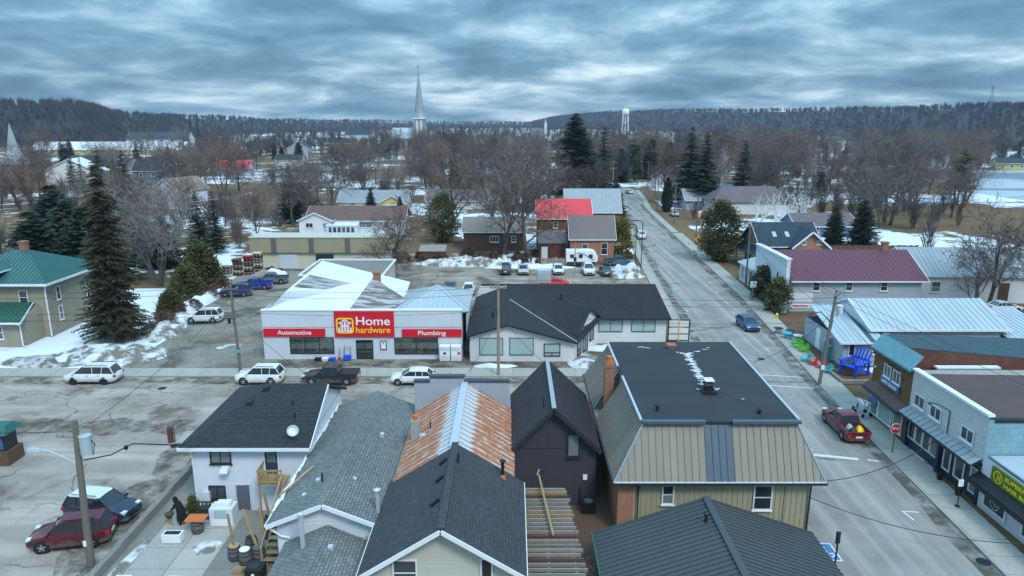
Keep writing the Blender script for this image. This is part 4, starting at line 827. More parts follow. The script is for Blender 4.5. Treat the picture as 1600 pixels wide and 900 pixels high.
c = MB().box(11.35, 12.2, 39.2, 40.1, 6.9, 7.25).box(11.55, 12.0, 39.4, 39.95, 7.25, 7.62).hexa([(11.45, 39.3, 7.62), (12.1, 39.3, 7.62), (12.1, 40.05, 7.62), (11.45, 40.05, 7.62), (11.7, 39.6, 7.85), (11.85, 39.6, 7.85), (11.85, 39.75, 7.85), (11.7, 39.75, 7.85)]).build('roof_ventilator', 'black_plastic', t, parent=tr)
MB().box(11.5, 12.05, 39.35, 40.0, 7.86, 7.9).build('ventilator_snow', 'snow', t, parent=c)
MB().box(11.2, 11.65, 48.0, 48.45, 6.8, 7.25).box(11.1, 11.75, 47.9, 48.55, 7.25, 7.33).build('chimney', 'brick_red', t, parent=tr)
pipe_vent(t, 8.3, 37.5, 6.7, 7.1, .09, 'black_plastic', parent=tr); pipe_vent(t, 14.0, 37.1, 6.7, 7.05, .09, 'black_plastic', parent=tr)
g = MB().box(6.15, 6.75, 43.9, 44.5, 2.0, 7.35).box(6.1, 6.8, 43.85, 44.55, 7.1, 7.25); ch = g.build('chimney', 'brick_red', t, label='tall brick chimney with orange clay pot'); MB().lathe((6.45, 44.2, 7.35), [(.24, 0), (.24, .12), (.2, .2), (.2, .45), (.15, .45)], 12).build('chimney_pot', 'terracotta', t, parent=ch)
MB().bar((6.85, 43.45, EZ+.1), (7.3, 45.1, TZ), .08, .05).build('flashing', 'dark_trim', t)
# ---- slate metal roofed building at the bottom
t = thing('slate_metal_building', 'low building with dark slate ribbed metal gable roof near the viewer', 'building', (10, 27, 0))
walls_box(MB(), 4.6, 15.3, 20, 32.5, 0, 2.05, rib=.3).build('wall', 'board_tan', t); MB().face([(15.3, 32.5, 2.05), (4.6, 32.5, 2.05), (10, 32.5, 3.9)]).build('gable_wall', 'board_tan', t)
ro = roof_part(t, [[(4.2, 19, 1.95), (10, 19, 4.0), (10, 32.85, 4.0), (4.2, 32.85, 1.95)], [(15.75, 19, 1.95), (10, 19, 4.0), (10, 32.85, 4.0), (15.75, 32.85, 1.95)]], 'metal_slate', rib=.33, rh=.045)
bars(t, [((10, 19, 4.06), (10, 32.87, 4.06))], .34, .06, 'metal_slate', 'ridge_cap', parent=ro); bars(t, [((4.17, 19, 1.93), (4.17, 32.85, 1.93))], .06, .16, 'green_trim', 'fascia'); bars(t, [((4.2, 32.87, 1.9), (10, 32.87, 3.95)), ((15.75, 32.87, 1.9), (10, 32.87, 3.95))], .06, .16, 'metal_slate', 'fascia')
pipe_vent(t, 9.5, 30.9, 3.7, 4.25, .08, 'black_plastic', parent=ro)
# ================================================================= MIDDLE GROUND BUILDINGS
# ---- hardware store
t = thing('hardware_store', 'hardware store with pale panel front, red signs and patchwork roofs', 'store', (-14.6, 72, 0)); FY = 66.0
def rect_y(mb, x0, x1, z0, z1, y=FY, pitch=.3): mb.strips([(x0, y, z0), (x1, y, z0), (x1, y, z1), (x0, y, z1)], (1, 0, 0), pitch, 'rib', .03, .03, .5)
g = MB(); X0, X1, TOP = -24.4, -4.9, 4.95; W1, W2, DR = (-21.83, -17.48, .54, 2.28), (-11.55, -7.26, .5, 2.24), (-15.33, -13.65, .05, 1.98)
rect_y(g, X0, X1, 2.28, TOP); rect_y(g, X0, W1[0], 0, 2.28); rect_y(g, W1[0], W1[1], 0, .54); rect_y(g, W1[1], DR[0], 0, 2.28); rect_y(g, DR[0], DR[1], 1.98, 2.28); rect_y(g, DR[1], W2[0], 0, 2.28); rect_y(g, W2[0], W2[1], 0, .5); rect_y(g, W2[0], W2[1], 2.24, 2.28); rect_y(g, W2[1], X1, 0, 2.28)
g.face([(X0, 69, 0), (X0, FY, 0), (X0, FY, TOP), (X0, 69, TOP)]); g.face([(X1, FY, 0), (X1, 69, 0), (X1, 69, TOP), (X1, FY, TOP)]); g.face([(X1, 66.4, 4.3), (X0, 66.4, 4.3), (X0, 66.4, TOP), (X1, 66.4, TOP)])
g.build('front_wall', 'siding_panel', t); MB().box(X0-.04, X1+.04, 65.93, 66.45, TOP, TOP+.1).build('coping', 'white_trim', t); bars(t, [((X0, 65.97, 3.3), (X1, 65.97, 3.3))], .03, .05, 'siding_grey', 'panel_joint')
g = MB(); walls_box(g, -24.3, -12.0, 69, 78.8, 0, 4.3, 'EW'); g.build('wall', 'siding_white', t); walls_box(MB(), -11.4, -4.5, 66.5, 75, 0, 4.4, 'EN').build('wall', 'siding_white', t)
# show windows with goods inside
rooms = MB()
for a, b_, c, d_ in (W1, W2, DR): rooms.face([(a, 67.6, c-.3), (b_, 67.6, c-.3), (b_, 67.6, d_+.2), (a, 67.6, d_+.2)][::1]); rooms.face([(a, 66, c), (b_, 66, c), (b_, 67.6, c), (a, 67.6, c)]); rooms.face([(a, 66, d_), (a, 67.6, d_), (b_, 67.6, d_), (b_, 66, d_)]); rooms.face([(a, 66, c), (a, 67.6, c), (a, 67.6, d_), (a, 66, d_)]); rooms.face([(b_, 66, c), (b_, 66, d_), (b_, 67.6, d_), (b_, 67.6, c)])
rooms.build('show_window_room', 'siding_grey', t)
lm = bpy.data.materials.new('ceiling_lamp'); lm.use_nodes = True; lm.node_tree.nodes['Principled BSDF'].inputs['Emission Color'].default_value = (1, .96, .88, 1); lm.node_tree.nodes['Principled BSDF'].inputs['Emission Strength'].default_value = 2.5; MATS['ceiling_lamp'] = lm
for x in (-21.2, -20.1, -19, -18, -11, -9.9, -8.8, -7.8): MB().box(x-.3, x+.3, 66.9, 67.1, 2.10, 2.16).build('ceiling_lamp', 'ceiling_lamp', t)
gm = bpy.data.materials.new('clear_glass'); gm.use_nodes = True; nt = gm.node_tree; L = nt.links.new; nt.nodes.remove(nt.nodes['Principled BSDF'])
gt, gl, mx_ = nd('ShaderNodeBsdfTransparent'), nd('ShaderNodeBsdfGlossy', Roughness=.04), nd('ShaderNodeMixShader'); gt.inputs[0].default_value = (.78, .86, .84, 1); fr_ = nd('ShaderNodeFresnel', IOR=1.5)
L(math_('ADD', fr_.outputs[0], .10), mx_.inputs[0]); L(gt.outputs[0], mx_.inputs[1]); L(gl.outputs[0], mx_.inputs[2]); L(mx_.outputs[0], nt.nodes['Material Output'].inputs[0]); MATS['clear_glass'] = gm
for nm, (a, b_, c, d_), n_ in (('window', W1, 3), ('window', W2, 2), ('door', DR, 2)):
    f_ = MB().box(a, b_, 65.95, 66.05, c, c+.07).box(a, b_, 65.95, 66.05, d_-.07, d_).box(a, a+.07, 65.95, 66.05, c+.07, d_-.07).box(b_-.07, b_, 65.95, 66.05, c+.07, d_-.07)
    for i in range(1, n_): x = a+(b_-a)*i/n_; f_.box(x-.035, x+.035, 65.95, 66.05, c+.07, d_-.07)
    fo = f_.build(nm, 'dark_trim', t)
    for i in range(n_): MB().box(a+(b_-a)*i/n_+.05, a+(b_-a)*(i+1)/n_-.05, 65.99, 66.01, c+.08, d_-.08).build('pane', 'clear_glass', t, parent=fo)
goods = [('paint_red', -11.0, .5, .9), ('paint_red', -10.75, .35, .55), ('sign_yellow', -9.1, .2, .55), ('paint_green_bright', -9.5, .3, .5), ('sign_white', -9.9, .25, .6), ('siding_cream', -8.0, .5, .4), ('paint_red', -8.6, .4, .5), ('wood_raw', -21.4, .4, .8), ('sign_white', -20.8, .2, 1.0), ('siding_grey', -20.0, .6, .6), ('sign_white', -19.2, .5, .45), ('paint_blue', -18.7, .3, .35), ('sign_white', -18.0, .5, 1.2), ('wood_raw', -20.4, .3, .45), ('galvanised', -7.6, .3, .7)]
for i, (mt, x, w_, h_) in enumerate(goods):
    z = .55; y = 66.4+(i % 3)*.3
    o = MB().box(x-w_/2, x+w_/2, y, y+.3, z, z+h_*.75).box(x-w_*.35, x+w_*.35, y+.03, y+.27, z+h_*.75, z+h_).build('display_goods', mt); tag(o, ['red canister', 'red box', 'yellow jacket', 'green jacket', 'white carton', 'cream basket', 'red bag', 'wooden crate', 'white shelf unit', 'grey bin', 'white tub', 'blue box', 'white ladder rack', 'small wooden box', 'metal can'][i]+' in the hardware store show window', 'goods', 'goods in the show windows')
def sign(root, x0, x1, z0, z1, mat, y=65.86, d_=.13): return MB().box(x0, x1, y, y+d_, z0, z1).build('sign', mat, root)
s1 = sign(t, -17.3, -11.5, 2.33, 4.9, 'sign_red', 65.82, .17); s2 = sign(t, -24.3, -18.25, 2.36, 3.15, 'sign_red'); s3 = sign(t, -10.76, -4.92, 2.32, 3.1, 'sign_red')
Nf = (0, -1, 0)
lettering('Automotive', .62, (-21.25, 65.84, 2.76), Nf, 'sign_white', t, s2, width=3.3, font_off=.006); lettering('Plumbing', .62, (-7.85, 65.84, 2.72), Nf, 'sign_white', t, s3, width=2.7, font_off=.006)
lettering('Home', 1.18, (-13.55, 65.80, 3.92), Nf, 'sign_white', t, s1, width=3.3, font_off=.014); lettering('hardware', .86, (-13.55, 65.80, 3.03), Nf, 'sign_yellow', t, s1, width=3.35, font_off=.010)
def rring(x0, x1, z0, z1, w_, r_, y, dy, mat, nm, parent):
    def loop(a, b_, c, d_, rr):
        P = []
        for cx, cz, s0 in ((b_-rr, d_-rr, 0), (a+rr, d_-rr, 90), (a+rr, c+rr, 180), (b_-rr, c+rr, 270)):
            for k in range(5): an = R(s0+k*22.5); P.append((cx+rr*math.cos(an), cz+rr*math.sin(an)))
        return P
    o_, i_ = loop(x0, x1, z0, z1, r_), loop(x0+w_, x1-w_, z0+w_, z1-w_, max(r_-w_, .03)); m_ = MB()
    for k in range(len(o_)):
        j = (k+1) % len(o_); m_.face([(o_[j][0], y, o_[j][1]), (o_[k][0], y, o_[k][1]), (i_[k][0], y, i_[k][1]), (i_[j][0], y, i_[j][1])][::-1])
        m_.face([(o_[k][0], y, o_[k][1]), (o_[k][0], y+dy, o_[k][1]), (o_[j][0], y+dy, o_[j][1]), (o_[j][0], y, o_[j][1])])
    return m_.build(nm, mat, t, parent=parent)
rring(-17.12, -15.42, 2.7, 4.28, .15, .3, 65.79, .04, 'sign_yellow', 'logo_frame', s1)
m_ = MB(); y_ = 65.79
for q in ([(-16.95, 3.72), (-16.27, 4.16), (-16.27, 3.94), (-16.72, 3.66)], [(-15.59, 3.72), (-15.82, 3.66), (-16.27, 3.94), (-16.27, 4.16)]): m_.prism([(x, y_, z) for x, z in q], (0, .03, 0))
for x0, x1, z0, z1 in ((-16.62, -16.46, 2.9, 3.9), (-16.35, -16.19, 2.9, 4.0), (-16.08, -15.92, 2.9, 3.9), (-16.72, -15.82, 3.38, 3.5), (-16.9, -16.74, 2.9, 3.3), (-15.8, -15.64, 2.9, 3.3), (-16.95, -16.4, 2.88, 2.98), (-16.14, -15.6, 2.88, 2.98)): m_.box(x0, x1, y_-.002*(x1-x0 > .3), y_+.03, z0, z1)
m_.build('logo_emblem', 'sign_white', t, parent=s1)
p_ = MB().box(-12.95, -12.3, 65.9, 65.98, 1.0, 1.92).build('notice_case', 'metal_brown', t); MB().box(-12.85, -12.4, 65.88, 65.9, 1.1, 1.82).build('notice', 'sign_white', t, parent=p_); MB().box(-12.7, -12.55, 65.87, 65.88, 1.62, 1.78).build('notice_print', 'sign_red', t, parent=p_)
# roofs behind the front
MB().slab([(-24.45, 66.4, 4.35), (-11, 66.4, 4.35), (-11, 69.2, 4.35), (-24.45, 69.2, 4.35)], .1).build('front_roof', 'snow', t)
roof_part(t, [[(-24.5, 69.2, 4.5), (-22.9, 69.0, 6.1), (-23.4, 85.2, 6.1), (-25.0, 85.2, 4.5)]], 'siding_white', name='roof_slope')
roof_part(t, [[(-22.9, 69.0, 6.1), (-11.3, 72.0, 4.75), (-11.8, 79.4, 4.75), (-23.4, 85.2, 6.1)]], 'snow', name='roof_slope')
MB().face([(-24.3, 69, 4.2), (-11.4, 71.5, 4.2), (-11.4, 71.5, 4.7), (-22.9, 69, 6.1), (-24.3, 69, 4.5)]).build('gable_wall', 'siding_white', t)
roof_part(t, [[(-24.2, 66.5, 4.85), (-15.9, 66.45, 4.98), (-14.9, 73.6, 6.55)], [(-24.2, 66.5, 4.85), (-14.9, 73.6, 6.55), (-22.5, 70.2, 5.2)]], 'snow', name='roof_slope')
roof_part(t, [[(-15.9, 66.45, 4.98), (-12.4, 66.5, 4.9), (-10.6, 70.0, 4.95), (-14.9, 73.6, 6.55)]], 'metal_worn', name='roof_slope')
roof_part(t, [[(-22.6, 71.2, 6.2), (-22.2, 75.5, 6.45), (-17.2, 74.2, 5.75), (-18.0, 71.8, 5.72)]], 'metal_worn', th=.2, name='roof_slope')
MB().box(-14.8, -14.1, 73.2, 73.9, 5.2, 7.1).box(-14.9, -14.0, 73.1, 74.0, 7.1, 7.2).build('chimney', 'brick_red', t)
c_, e_ = (-7.75, 70.8, 6.35), 4.75
roof_part(t, [[(-11.6, 66.45, e_), (-4.3, 66.45, e_), c_], [(-4.3, 66.45, e_), (-4.2, 75.2, e_), c_], [(-4.2, 75.2, e_), (-11.4, 75.2, e_), c_], [(-11.4, 75.2, e_), (-11.6, 66.45, e_), c_]], 'metal_pale_blue', rib=.5, name='hip_roof')
bars(t, [((-4.3, 66.45, e_+.03), (-7.75, 70.8, 6.4)), ((-11.6, 66.45, e_+.03), (-7.75, 70.8, 6.4)), ((-4.2, 75.2, e_+.03), (-7.75, 70.8, 6.4))], .2, .05, 'galvanised', 'hip_cap')
t2 = thing('flat_roofed_annex', 'flat gravel-roofed annex with white edge behind the hardware store', 'building', (-22, 90, 0)); walls_box(MB(), -26.4, -16.2, 85.6, 95.5, 0, 4.1).build('wall', 'siding_cream', t2); MB().slab([(-26.5, 85.5, 4.1), (-16.1, 85.5, 4.1), (-16.1, 95.6, 4.1), (-26.5, 95.6, 4.1)], .1).build('roof', 'roof_gravel', t2)
bars(t2, [((-26.5, 85.5, 4.16), (-16.1, 85.5, 4.16)), ((-16.1, 85.5, 4.16), (-16.1, 95.6, 4.16)), ((-26.5, 95.6, 4.16), (-16.1, 95.6, 4.16)), ((-26.5, 85.5, 4.16), (-26.5, 95.6, 4.16))], .22, .2, 'white_trim', 'parapet')
# front of store: ice chest and exchange cage, carts, tools
for i, (x, lb) in enumerate(((-6.55, 'white propane exchange cage left of the pair before the store'), (-5.45, 'white ice cabinet with red mark right of the pair before the store'))):
    q = thing('storage_cabinet', lb, 'cabinet', (x, 65.5, 0)); MB().box(x-.5, x+.5, 65.15, 65.85, .08, 1.6).build('body', 'sign_white', q)
    for k in range(3): MB().box(x-.44, x+.44, 65.11, 65.149, .2+k*.46, .58+k*.46).build('door', 'siding_panel' if k != 1 else 'sign_white', q)
    MB().box(x-.15+i*.3, x+.15+i*.3, 65.09, 65.108, .8, 1.0).build('label_print', 'sign_red' if i else 'dark_trim', q)
q = thing('hand_cart', 'upright blue hand cart leaning by the store door', 'cart', (-16.15, 65.6, 0)); MB().box(-16.5, -15.8, 65.4, 65.8, .1, .55).build('tray', 'paint_blue', q); MB().tube([(-16.45, 65.7, .5), (-16.45, 65.75, 1.35), (-15.85, 65.75, 1.35), (-15.85, 65.7, .5)], .03, 6).build('handle', 'dark_trim', q)
o = MB().bar((-16.95, 65.7, .05), (-16.95, 65.85, 1.2), .05, .05).box(-17.1, -16.8, 65.68, 65.73, .03, .3).build('snow_shovel', 'paint_red'); tag(o, 'red handled shovel leaning on the store front', 'shovel')
for i, (x, mt, lb) in enumerate(((-19.0, 'black_plastic', 'black tub on the ground below the left show window'), (-18.3, 'sign_white', 'white tote on the ground below the left show window'), (-17.6, 'paint_blue', 'blue tote on the ground beside the store door'))):
    o = MB().hexa([(x-.25, 65.3, .02), (x+.25, 65.3, .02), (x+.25, 65.7, .02), (x-.25, 65.7, .02), (x-.32, 65.25, .3), (x+.32, 65.25, .3), (x+.32, 65.75, .3), (x-.32, 65.75, .3)]).build('storage_tote', mt); tag(o, lb, 'tote')
# ---- white renovated building with black roofs
t = thing('white_renovated_building', 'white board building with black shingle roofs and covered windows', 'building', (4, 70, 0))
g = MB(); walls_box(g, -4.1, 6.1, 65.3, 70, 0, 2.0, 'SEW', rib=.3, rh=.02); g.strips([(-4.1, 65.3, 2.0), (6.1, 65.3, 2.0), (-.45, 65.3, 3.75), (-4.1, 65.3, 2.75)], (1, 0, 0), .3, 'rib', .02, .03, .5)
g.face([(-4.1, 70, 2.0), (-4.1, 65.3, 2.0), (-4.1, 65.3, 2.75), (-4.1, 70, 2.75)]); walls_box(g, 9.0, 16.2, 71, 85, 0, 2.85, 'SEN', rib=.3, rh=.02); walls_box(g, -3.6, 9, 78, 85, 0, 2.85, 'NW')
g.face([(6.1, 66, 0), (9.0, 71, 0), (9.0, 71, 3.2), (7.9, 69.1, 4.2), (6.1, 66, 2.2)]); g.face([(-4.1, 77.6, 3.3), (-.1, 77.6, 4.88), (-3.5, 77.6, 4.88)]); g.build('wall', 'siding_pale', t)
e3 = (6.35, 64.9, 2.02)
r1 = roof_part(t, [[(-4.35, 64.9, 2.72), (-.45, 64.9, 3.87), (-.1, 77.6, 4.9), (-4.1, 77.6, 3.4)], [(-.45, 64.9, 3.87), e3, (-.25, 72.2, 4.46)]], 'shingle_black', shc=.17, name='front_roof')
r2 = roof_part(t, [[e3, (9.3, 70.6, 2.95), (-.1, 77.6, 4.9), (-.25, 72.2, 4.46)], [(9.2, 70.5, 2.85), (16.6, 70.5, 2.85), (16.2, 77.6, 4.9), (-.1, 77.6, 4.9)], [(16.2, 77.6, 4.9), (16.4, 85.4, 2.85), (-3.9, 85.4, 2.85), (-3.5, 77.6, 4.9)]], 'shingle_black', shc=.17, name='wing_roof')
roof_part(t, [[(6.4, 66.0, 2.35), (7.95, 68.8, 4.42), (5.6, 71.8, 4.42), (4.2, 69.6, 2.9)], [(7.95, 68.8, 4.42), (9.25, 70.9, 3.1), (7.2, 73.8, 3.6), (5.6, 71.8, 4.42)]], 'shingle_black', shc=.17, name='entry_roof')
bars(t, [((-4.35, 64.87, 2.66), (-.45, 64.87, 3.81)), ((-.45, 64.87, 3.81), (6.35, 64.87, 1.97)), ((9.2, 70.47, 2.8), (16.6, 70.47, 2.8)), ((6.42, 65.97, 2.25), (7.97, 68.77, 4.33)), ((7.97, 68.77, 4.33), (9.27, 70.87, 3.02))], .07, .2, 'dark_trim', 'fascia')
bars(t, [((6.3, 65.0, 2.1), (-.25, 72.2, 4.52))], .12, .03, 'metal_grey', 'valley_flashing')
for x, w_, z, h_ in ((-2.02, 2.3, .68, 1.75), (.93, 2.35, .68, 1.75)): window(t, (x, 65.27, z), Nf, w_, h_, 1, 1, fm='green_trim', gm='glass_pale', sill=False, fr=.05)
window(t, (3.9, 65.27, .55), Nf, 1.6, 1.3, 1, 1, fm='dark_trim', gm='glass_pale', sill=False); bars(t, [((3.12, 65.2, .95), (4.68, 65.2, .95)), ((3.9, 65.2, .6), (3.9, 65.2, .95))], .05, .05, 'dark_trim', 'transom')
for x in (10.35, 13.8): window(t, (x, 70.97, 1.3), Nf, 2.5, 1.3, 2, 1, fm='dark_trim', gm='glass_pale', sill=False, fr=.05)
dn = Vector((5, -2.9, 0)).normalized(); p0, p1 = Vector((6.1, 66, 0)), Vector((9, 71, 0))
for k, w_, z, h_ in ((.2, .9, .1, 2.0), (.45, 1.2, .1, 2.7), (.72, 1.0, .8, 1.9)): window(t, p0.lerp(p1, k)+dn*.03+Vector((0, 0, z)), dn, w_, h_, 2 if w_ > 1 else 1, 1, fm='dark_trim', gm='glass_green', sill=False)
MB().box(2.9, 4.5, 79.2, 80.6, 4.7, 6.1).box(2.95, 4.45, 79.15, 79.19, 5.0, 5.9).build('rooftop_unit', 'galvanised', t); pipe_vent(t, 5.4, 74.2, 3.9, 4.5, .1, 'black_plastic', parent=r2)
q = thing('framed_banner_stand', 'black steel frame with white mesh panels beside the white wing', 'banner frame', (17.3, 71.5, 0))
for x in (16.5, 17.6, 18.7): MB().box(x-.05, x+.05, 71.2, 71.3, 0, 2.6).build('post', 'dark_trim' if x != 17.6 else 'sign_orange', q)
for z in (.25, .95, 1.7, 2.5): MB().box(16.5, 18.7, 71.21, 71.29, z, z+.07).build('rail', 'dark_trim', q)
for x in (16.55, 17.65):
    for z in (.33, 1.03, 1.78): MB().box(x+.03, x+.97, 71.24, 71.26, z, z+.6).build('panel', 'siding_pale', q)
# ---- long beige shed building
t = thing('long_beige_building', 'long flat-roofed beige metal building with garage door and dark open bay', 'building', (-30.3, 114, 0))
walls_box(MB(), -41, -19.6, 109.4, 113.4, 0, 2.7).build('wall', 'siding_cream', t); MB().box(-41.3, -19.3, 108.9, 113.7, 5.0, 5.12).build('roof', 'siding_beige', t)
g = MB(); walls_box(g, -41.2, -19.4, 109.0, 113.6, 2.65, 5.0, rib=.35, rh=.05); g.build('upper_wall', 'board_tan', t)
for x in (-37.4, -31.5, -25.8): MB().box(x-.4, x+.4, 108.92, 109.0, 2.66, 4.98).build('pilaster', 'metal_brown', t)
for x, mt in ((-35.4, 'siding_white'), (-29.6, 'dark_trim')):
    d_ = MB().box(x-1.4, x+1.4, 109.3, 109.39, .02, 2.3).build('garage_door_or_bay', mt, t)  # the dark slab is no door: its colour paints the shade in an opening
    if mt != 'dark_trim':
        for k in range(5): MB().box(x-1.36, x+1.36, 109.26, 109.3, .06+k*.45, .47+k*.45).build('panel', 'siding_panel', t, parent=d_)
# stacks and covered goods by the shed
for i, (x, y, h_, mt) in enumerate(((-41.6, 104.5, 2.8, 'wood_rust'), (-40.2, 105.2, 3.2, 'wood_brown'), (-38.8, 105.6, 3.6, 'wood_grey'), (-42.8, 103.6, 2.0, 'wood_grey'))):
    q = thing('pallet_stack', ['red-brown stack of lumber and pallets left of the beige shed', 'tall dark stack of pallets beside the red-brown one', 'tallest pallet stack nearest the overhead door', 'low grey pallet stack by the hedge'][i], 'pallets', (x, y, 0), 0, 'stacks beside the beige shed')
    n_ = int(h_/.42)
    for k in range(n_):
        m_ = MB(); dx = rnd.uniform(-.08, .08); m_.box(x-.62+dx, x+.62+dx, y-.55, y+.55, k*.42+.3, k*.42+.4)
        for u in (-.5, 0, .5): m_.box(x+u-.06+dx, x+u+.06+dx, y-.55, y+.55, k*.42+.02, k*.42+.299)
        m_.build('pallet', ('wood_rust', 'wood_grey', mt, 'siding_cream')[(k*3+i) % 4] if k < n_-1 else ('sign_red' if i == 1 else 'siding_cream' if i == 2 else mt), q)
for i, (x, y, mt) in enumerate(((-36.9, 105.6, 'black_plastic'), (-36.0, 104.0, 'snow'), (-37.4, 102.6, 'wood_grey'))): mound('tarp_pile', ['black tarped pile before the beige shed', 'white tarped pile before the beige shed', 'tan covered pile before the beige shed'][i], x, y, 2.0, .9, 1.2, .5, mt, seed=40+i, cat='tarp pile', group='covered piles before the shed')
# ---- stone house with green roof
t = house('stone_house', 'two-storey buff stone house with green metal hip roof', -55.7, 78.6, 11.2, 10.4, 5.9, 8.6, 'x', 0.0, 'brick_buff', 'metal_green', .6, 'hip', [('E', -3.2, 1.4, .7, 1.6), ('E', 2.2, 1.6, .7, 1.6), ('E', -3.2, 3.7, .7, 1.5), ('E', 2.2, 3.9, .7, 1.5), ('S', 3.2, 3.6, .95, 1.6), ('S', -3.5, 3.6, .95, 1.6)], rib=.45, chimney=(.3, .2, .9, 'brick_red'), hipin=5.2)
STONE_SHIFT = 1.5
n_before = set(t.children)
MB().face([(-52.5, 73.1, 5.9), (-52.5, 73.1, 5.95), (-52.4, 73.1, 5.9)]).build('trim', 'white_trim', t)
bars(t, [((-63.5, 72.75, 5.9), (-51, 72.75, 5.9)), ((-50.95, 72.8, 5.9), (-50.95, 84.4, 5.9))], .08, .25, 'white_trim', 'fascia'); MB().tube([(-51.4, 73.2, 5.7), (-51.55, 73.3, 5.3), (-51.55, 73.3, .1)], .08, 6).build('downpipe', 'white_trim', t)
walls_box(MB(), -64, -52.3, 69.8, 73.4, 0, 2.7, 'SE').build('porch_wall', 'brick_buff', t); roof_part(t, [[(-64, 69.2, 2.75), (-51.8, 69.2, 2.75), (-53.0, 73.35, 3.9), (-64, 73.35, 3.9)]], 'metal_green_dark', rib=.5, name='porch_roof'); bars(t, [((-64, 69.17, 2.7), (-51.8, 69.17, 2.7)), ((-51.8, 69.2, 2.7), (-53, 73.35, 3.85))], .07, .2, 'white_trim', 'porch_fascia')
MB().face([(-52.3, 69.8, 2.7), (-52.3, 73.3, 2.7), (-52.6, 73.3, 3.8)]).build('porch_gable', 'brick_buff', t)
for x in (-55.1, -58.1, -61): window(t, (x, 69.77, .85), Nf, 1.9, 1.45, 2, 2)
MB().tube([(-52.2, 69.3, 2.6), (-52.25, 69.7, 2.3), (-52.25, 69.7, .2), (-51.8, 69.5, .1)], .07, 6).build('downpipe', 'white_trim', t)
# dormer
g = MB(); walls_box(g, -58.6, -56.7, 73.6, 76, 6.0, 7.15, 'SEW'); g.build('dormer_wall', 'metal_green_dark', t); window(t, (-57.5, 73.57, 6.2), Nf, 1.0, .9, 2, 2); roof_part(t, [[(-59, 73.2, 7.15), (-56.3, 73.2, 7.15), (-57.6, 75.2, 8.0)], [(-56.3, 73.2, 7.15), (-56.3, 77, 7.15), (-57.6, 77, 8.0), (-57.6, 75.2, 8.0)], [(-59, 77, 7.15), (-59, 73.2, 7.15), (-57.6, 75.2, 8.0), (-57.6, 77, 8.0)]], 'metal_green', th=.12, name='dormer_roof')
bars(t, [((-59, 73.17, 7.1), (-56.3, 73.17, 7.1)), ((-56.27, 73.2, 7.1), (-56.27, 77, 7.1))], .06, .14, 'white_trim', 'dormer_fascia')
MB().slab([(-59.5, 70.6, 3.35), (-57.4, 70.6, 3.35), (-57.6, 71.8, 3.68), (-59.3, 71.8, 3.68)], .06).build('roof_snow', 'snow', t)
for o in set(t.children)-n_before-set(c for c in t.children if c.name.startswith('wall')): o.location.x += STONE_SHIFT
# ---- houses behind the rear lot
house('brick_cottage', 'orange brick cottage with brown ribbed metal roof behind the trailer', 13.3, 118.2, 7.2, 6.2, 4.1, 7.3, 'x', 0, 'brick_orange', 'metal_brown', .35, wins=[('S', -1.2, 1.5, 1.0, 1.5), ('S', 2.0, 1.2, 1.1, 2.0)], rib=.4)
house('red_roofed_house', 'brown brick house with bright red metal roof', 9.3, 128, 9.4, 8, 6.2, 9.0, 'x', 0, 'brick_brown', 'metal_red', .35, wins=[('S', -1.6, 4.3, .8, 1.1), ('S', -3.4, 1.0, .9, 1.4)], rib=.5, chimney=(2.9, -1.2, -1.4, 'brick_red'))
house('porch_extension', 'low porch with brown shingle roof joined to the red-roofed house', 6.9, 119.6, 4.6, 4.5, 2.7, 4.2, 'x', 0, 'wood_rust', 'metal_brown', .2, 'shed', doors=[('S', -1.4, .9, 2.0, 'sign_white')])
house('salmon_roofed_house', 'low brown house with faded salmon roof seen through bare trees', -3.2, 129, 11, 8, 3.6, 5.6, 'x', 0, 'wood_brown', 'shingle_tan', .35, wins=[('S', 0, 1.6, 1.6, 1.1, dict(cols=3, rows=1)), ('S', 3.5, 1.6, .8, 1.1)])
house('grey_barn', 'tall barn with grey ribbed metal roof behind the red roof', 17.8, 158, 12, 9, 3.5, 8.0, 'x', 0, 'wood_brown', 'metal_grey', .3, rib=.8, cat='barn')
house('small_shed', 'rusty brown garden shed with mossy grey roof beside the snow bank', -13.3, 116.6, 4.2, 2.6, 1.7, 2.3, 'x', 0, 'wood_rust', 'wood_grey', .15, 'shed', cat='shed')
house('brown_ranch_house', 'pale bungalow with long brown shingle roof behind the beige shed', -32.5, 149.5, 20, 9, 2.9, 5.2, 'x', 0, 'siding_pale', 'shingle_brown', .5, wins=[('S', 2.2, 1.2, 2.6, 1.2, dict(cols=4, rows=1)), ('S', 6.3, 1.2, .9, 1.0)])
house('bungalow_wing', 'gabled front wing of the brown-roofed bungalow', -40.2, 146.4, 6.6, 7, 3.1, 4.6, 'y', 0, 'siding_pale', 'shingle_brown', .4, wins=[('S', -1.2, 1.5, 1.5, 1.0, dict(cols=2, rows=1)), ('S', 2, 1.6, 1.0, .9)])
house('sunroom', 'white sunroom with glazed sides before the brown-roofed bungalow', -34.7, 143.6, 6.2, 3.0, 2.0, 2.5, 'x', 0, 'siding_white', 'siding_white', .15, 'shed', wins=[('S', -2.3+i*.92, .5, .8, 1.3, dict(cols=1, rows=1, sill=False)) for i in range(6)])
house('cream_garage_house', 'cream house with pale blue-grey roof and white garage door', -36, 186, 17.5, 9, 2.6, 5.0, 'x', 0, 'siding_cream', 'shingle_pale', .4, wins=[('S', -5, 1, 1.4, 1)])
house('garage_wing', 'cream gabled garage with white door beside the pale roof', -30.4, 180.5, 6.2, 5, 2.6, 4.4, 'y', 0, 'siding_yellow', 'shingle_pale', .4, doors=[('S', 0, 3.0, 2.1, 'sign_white')])
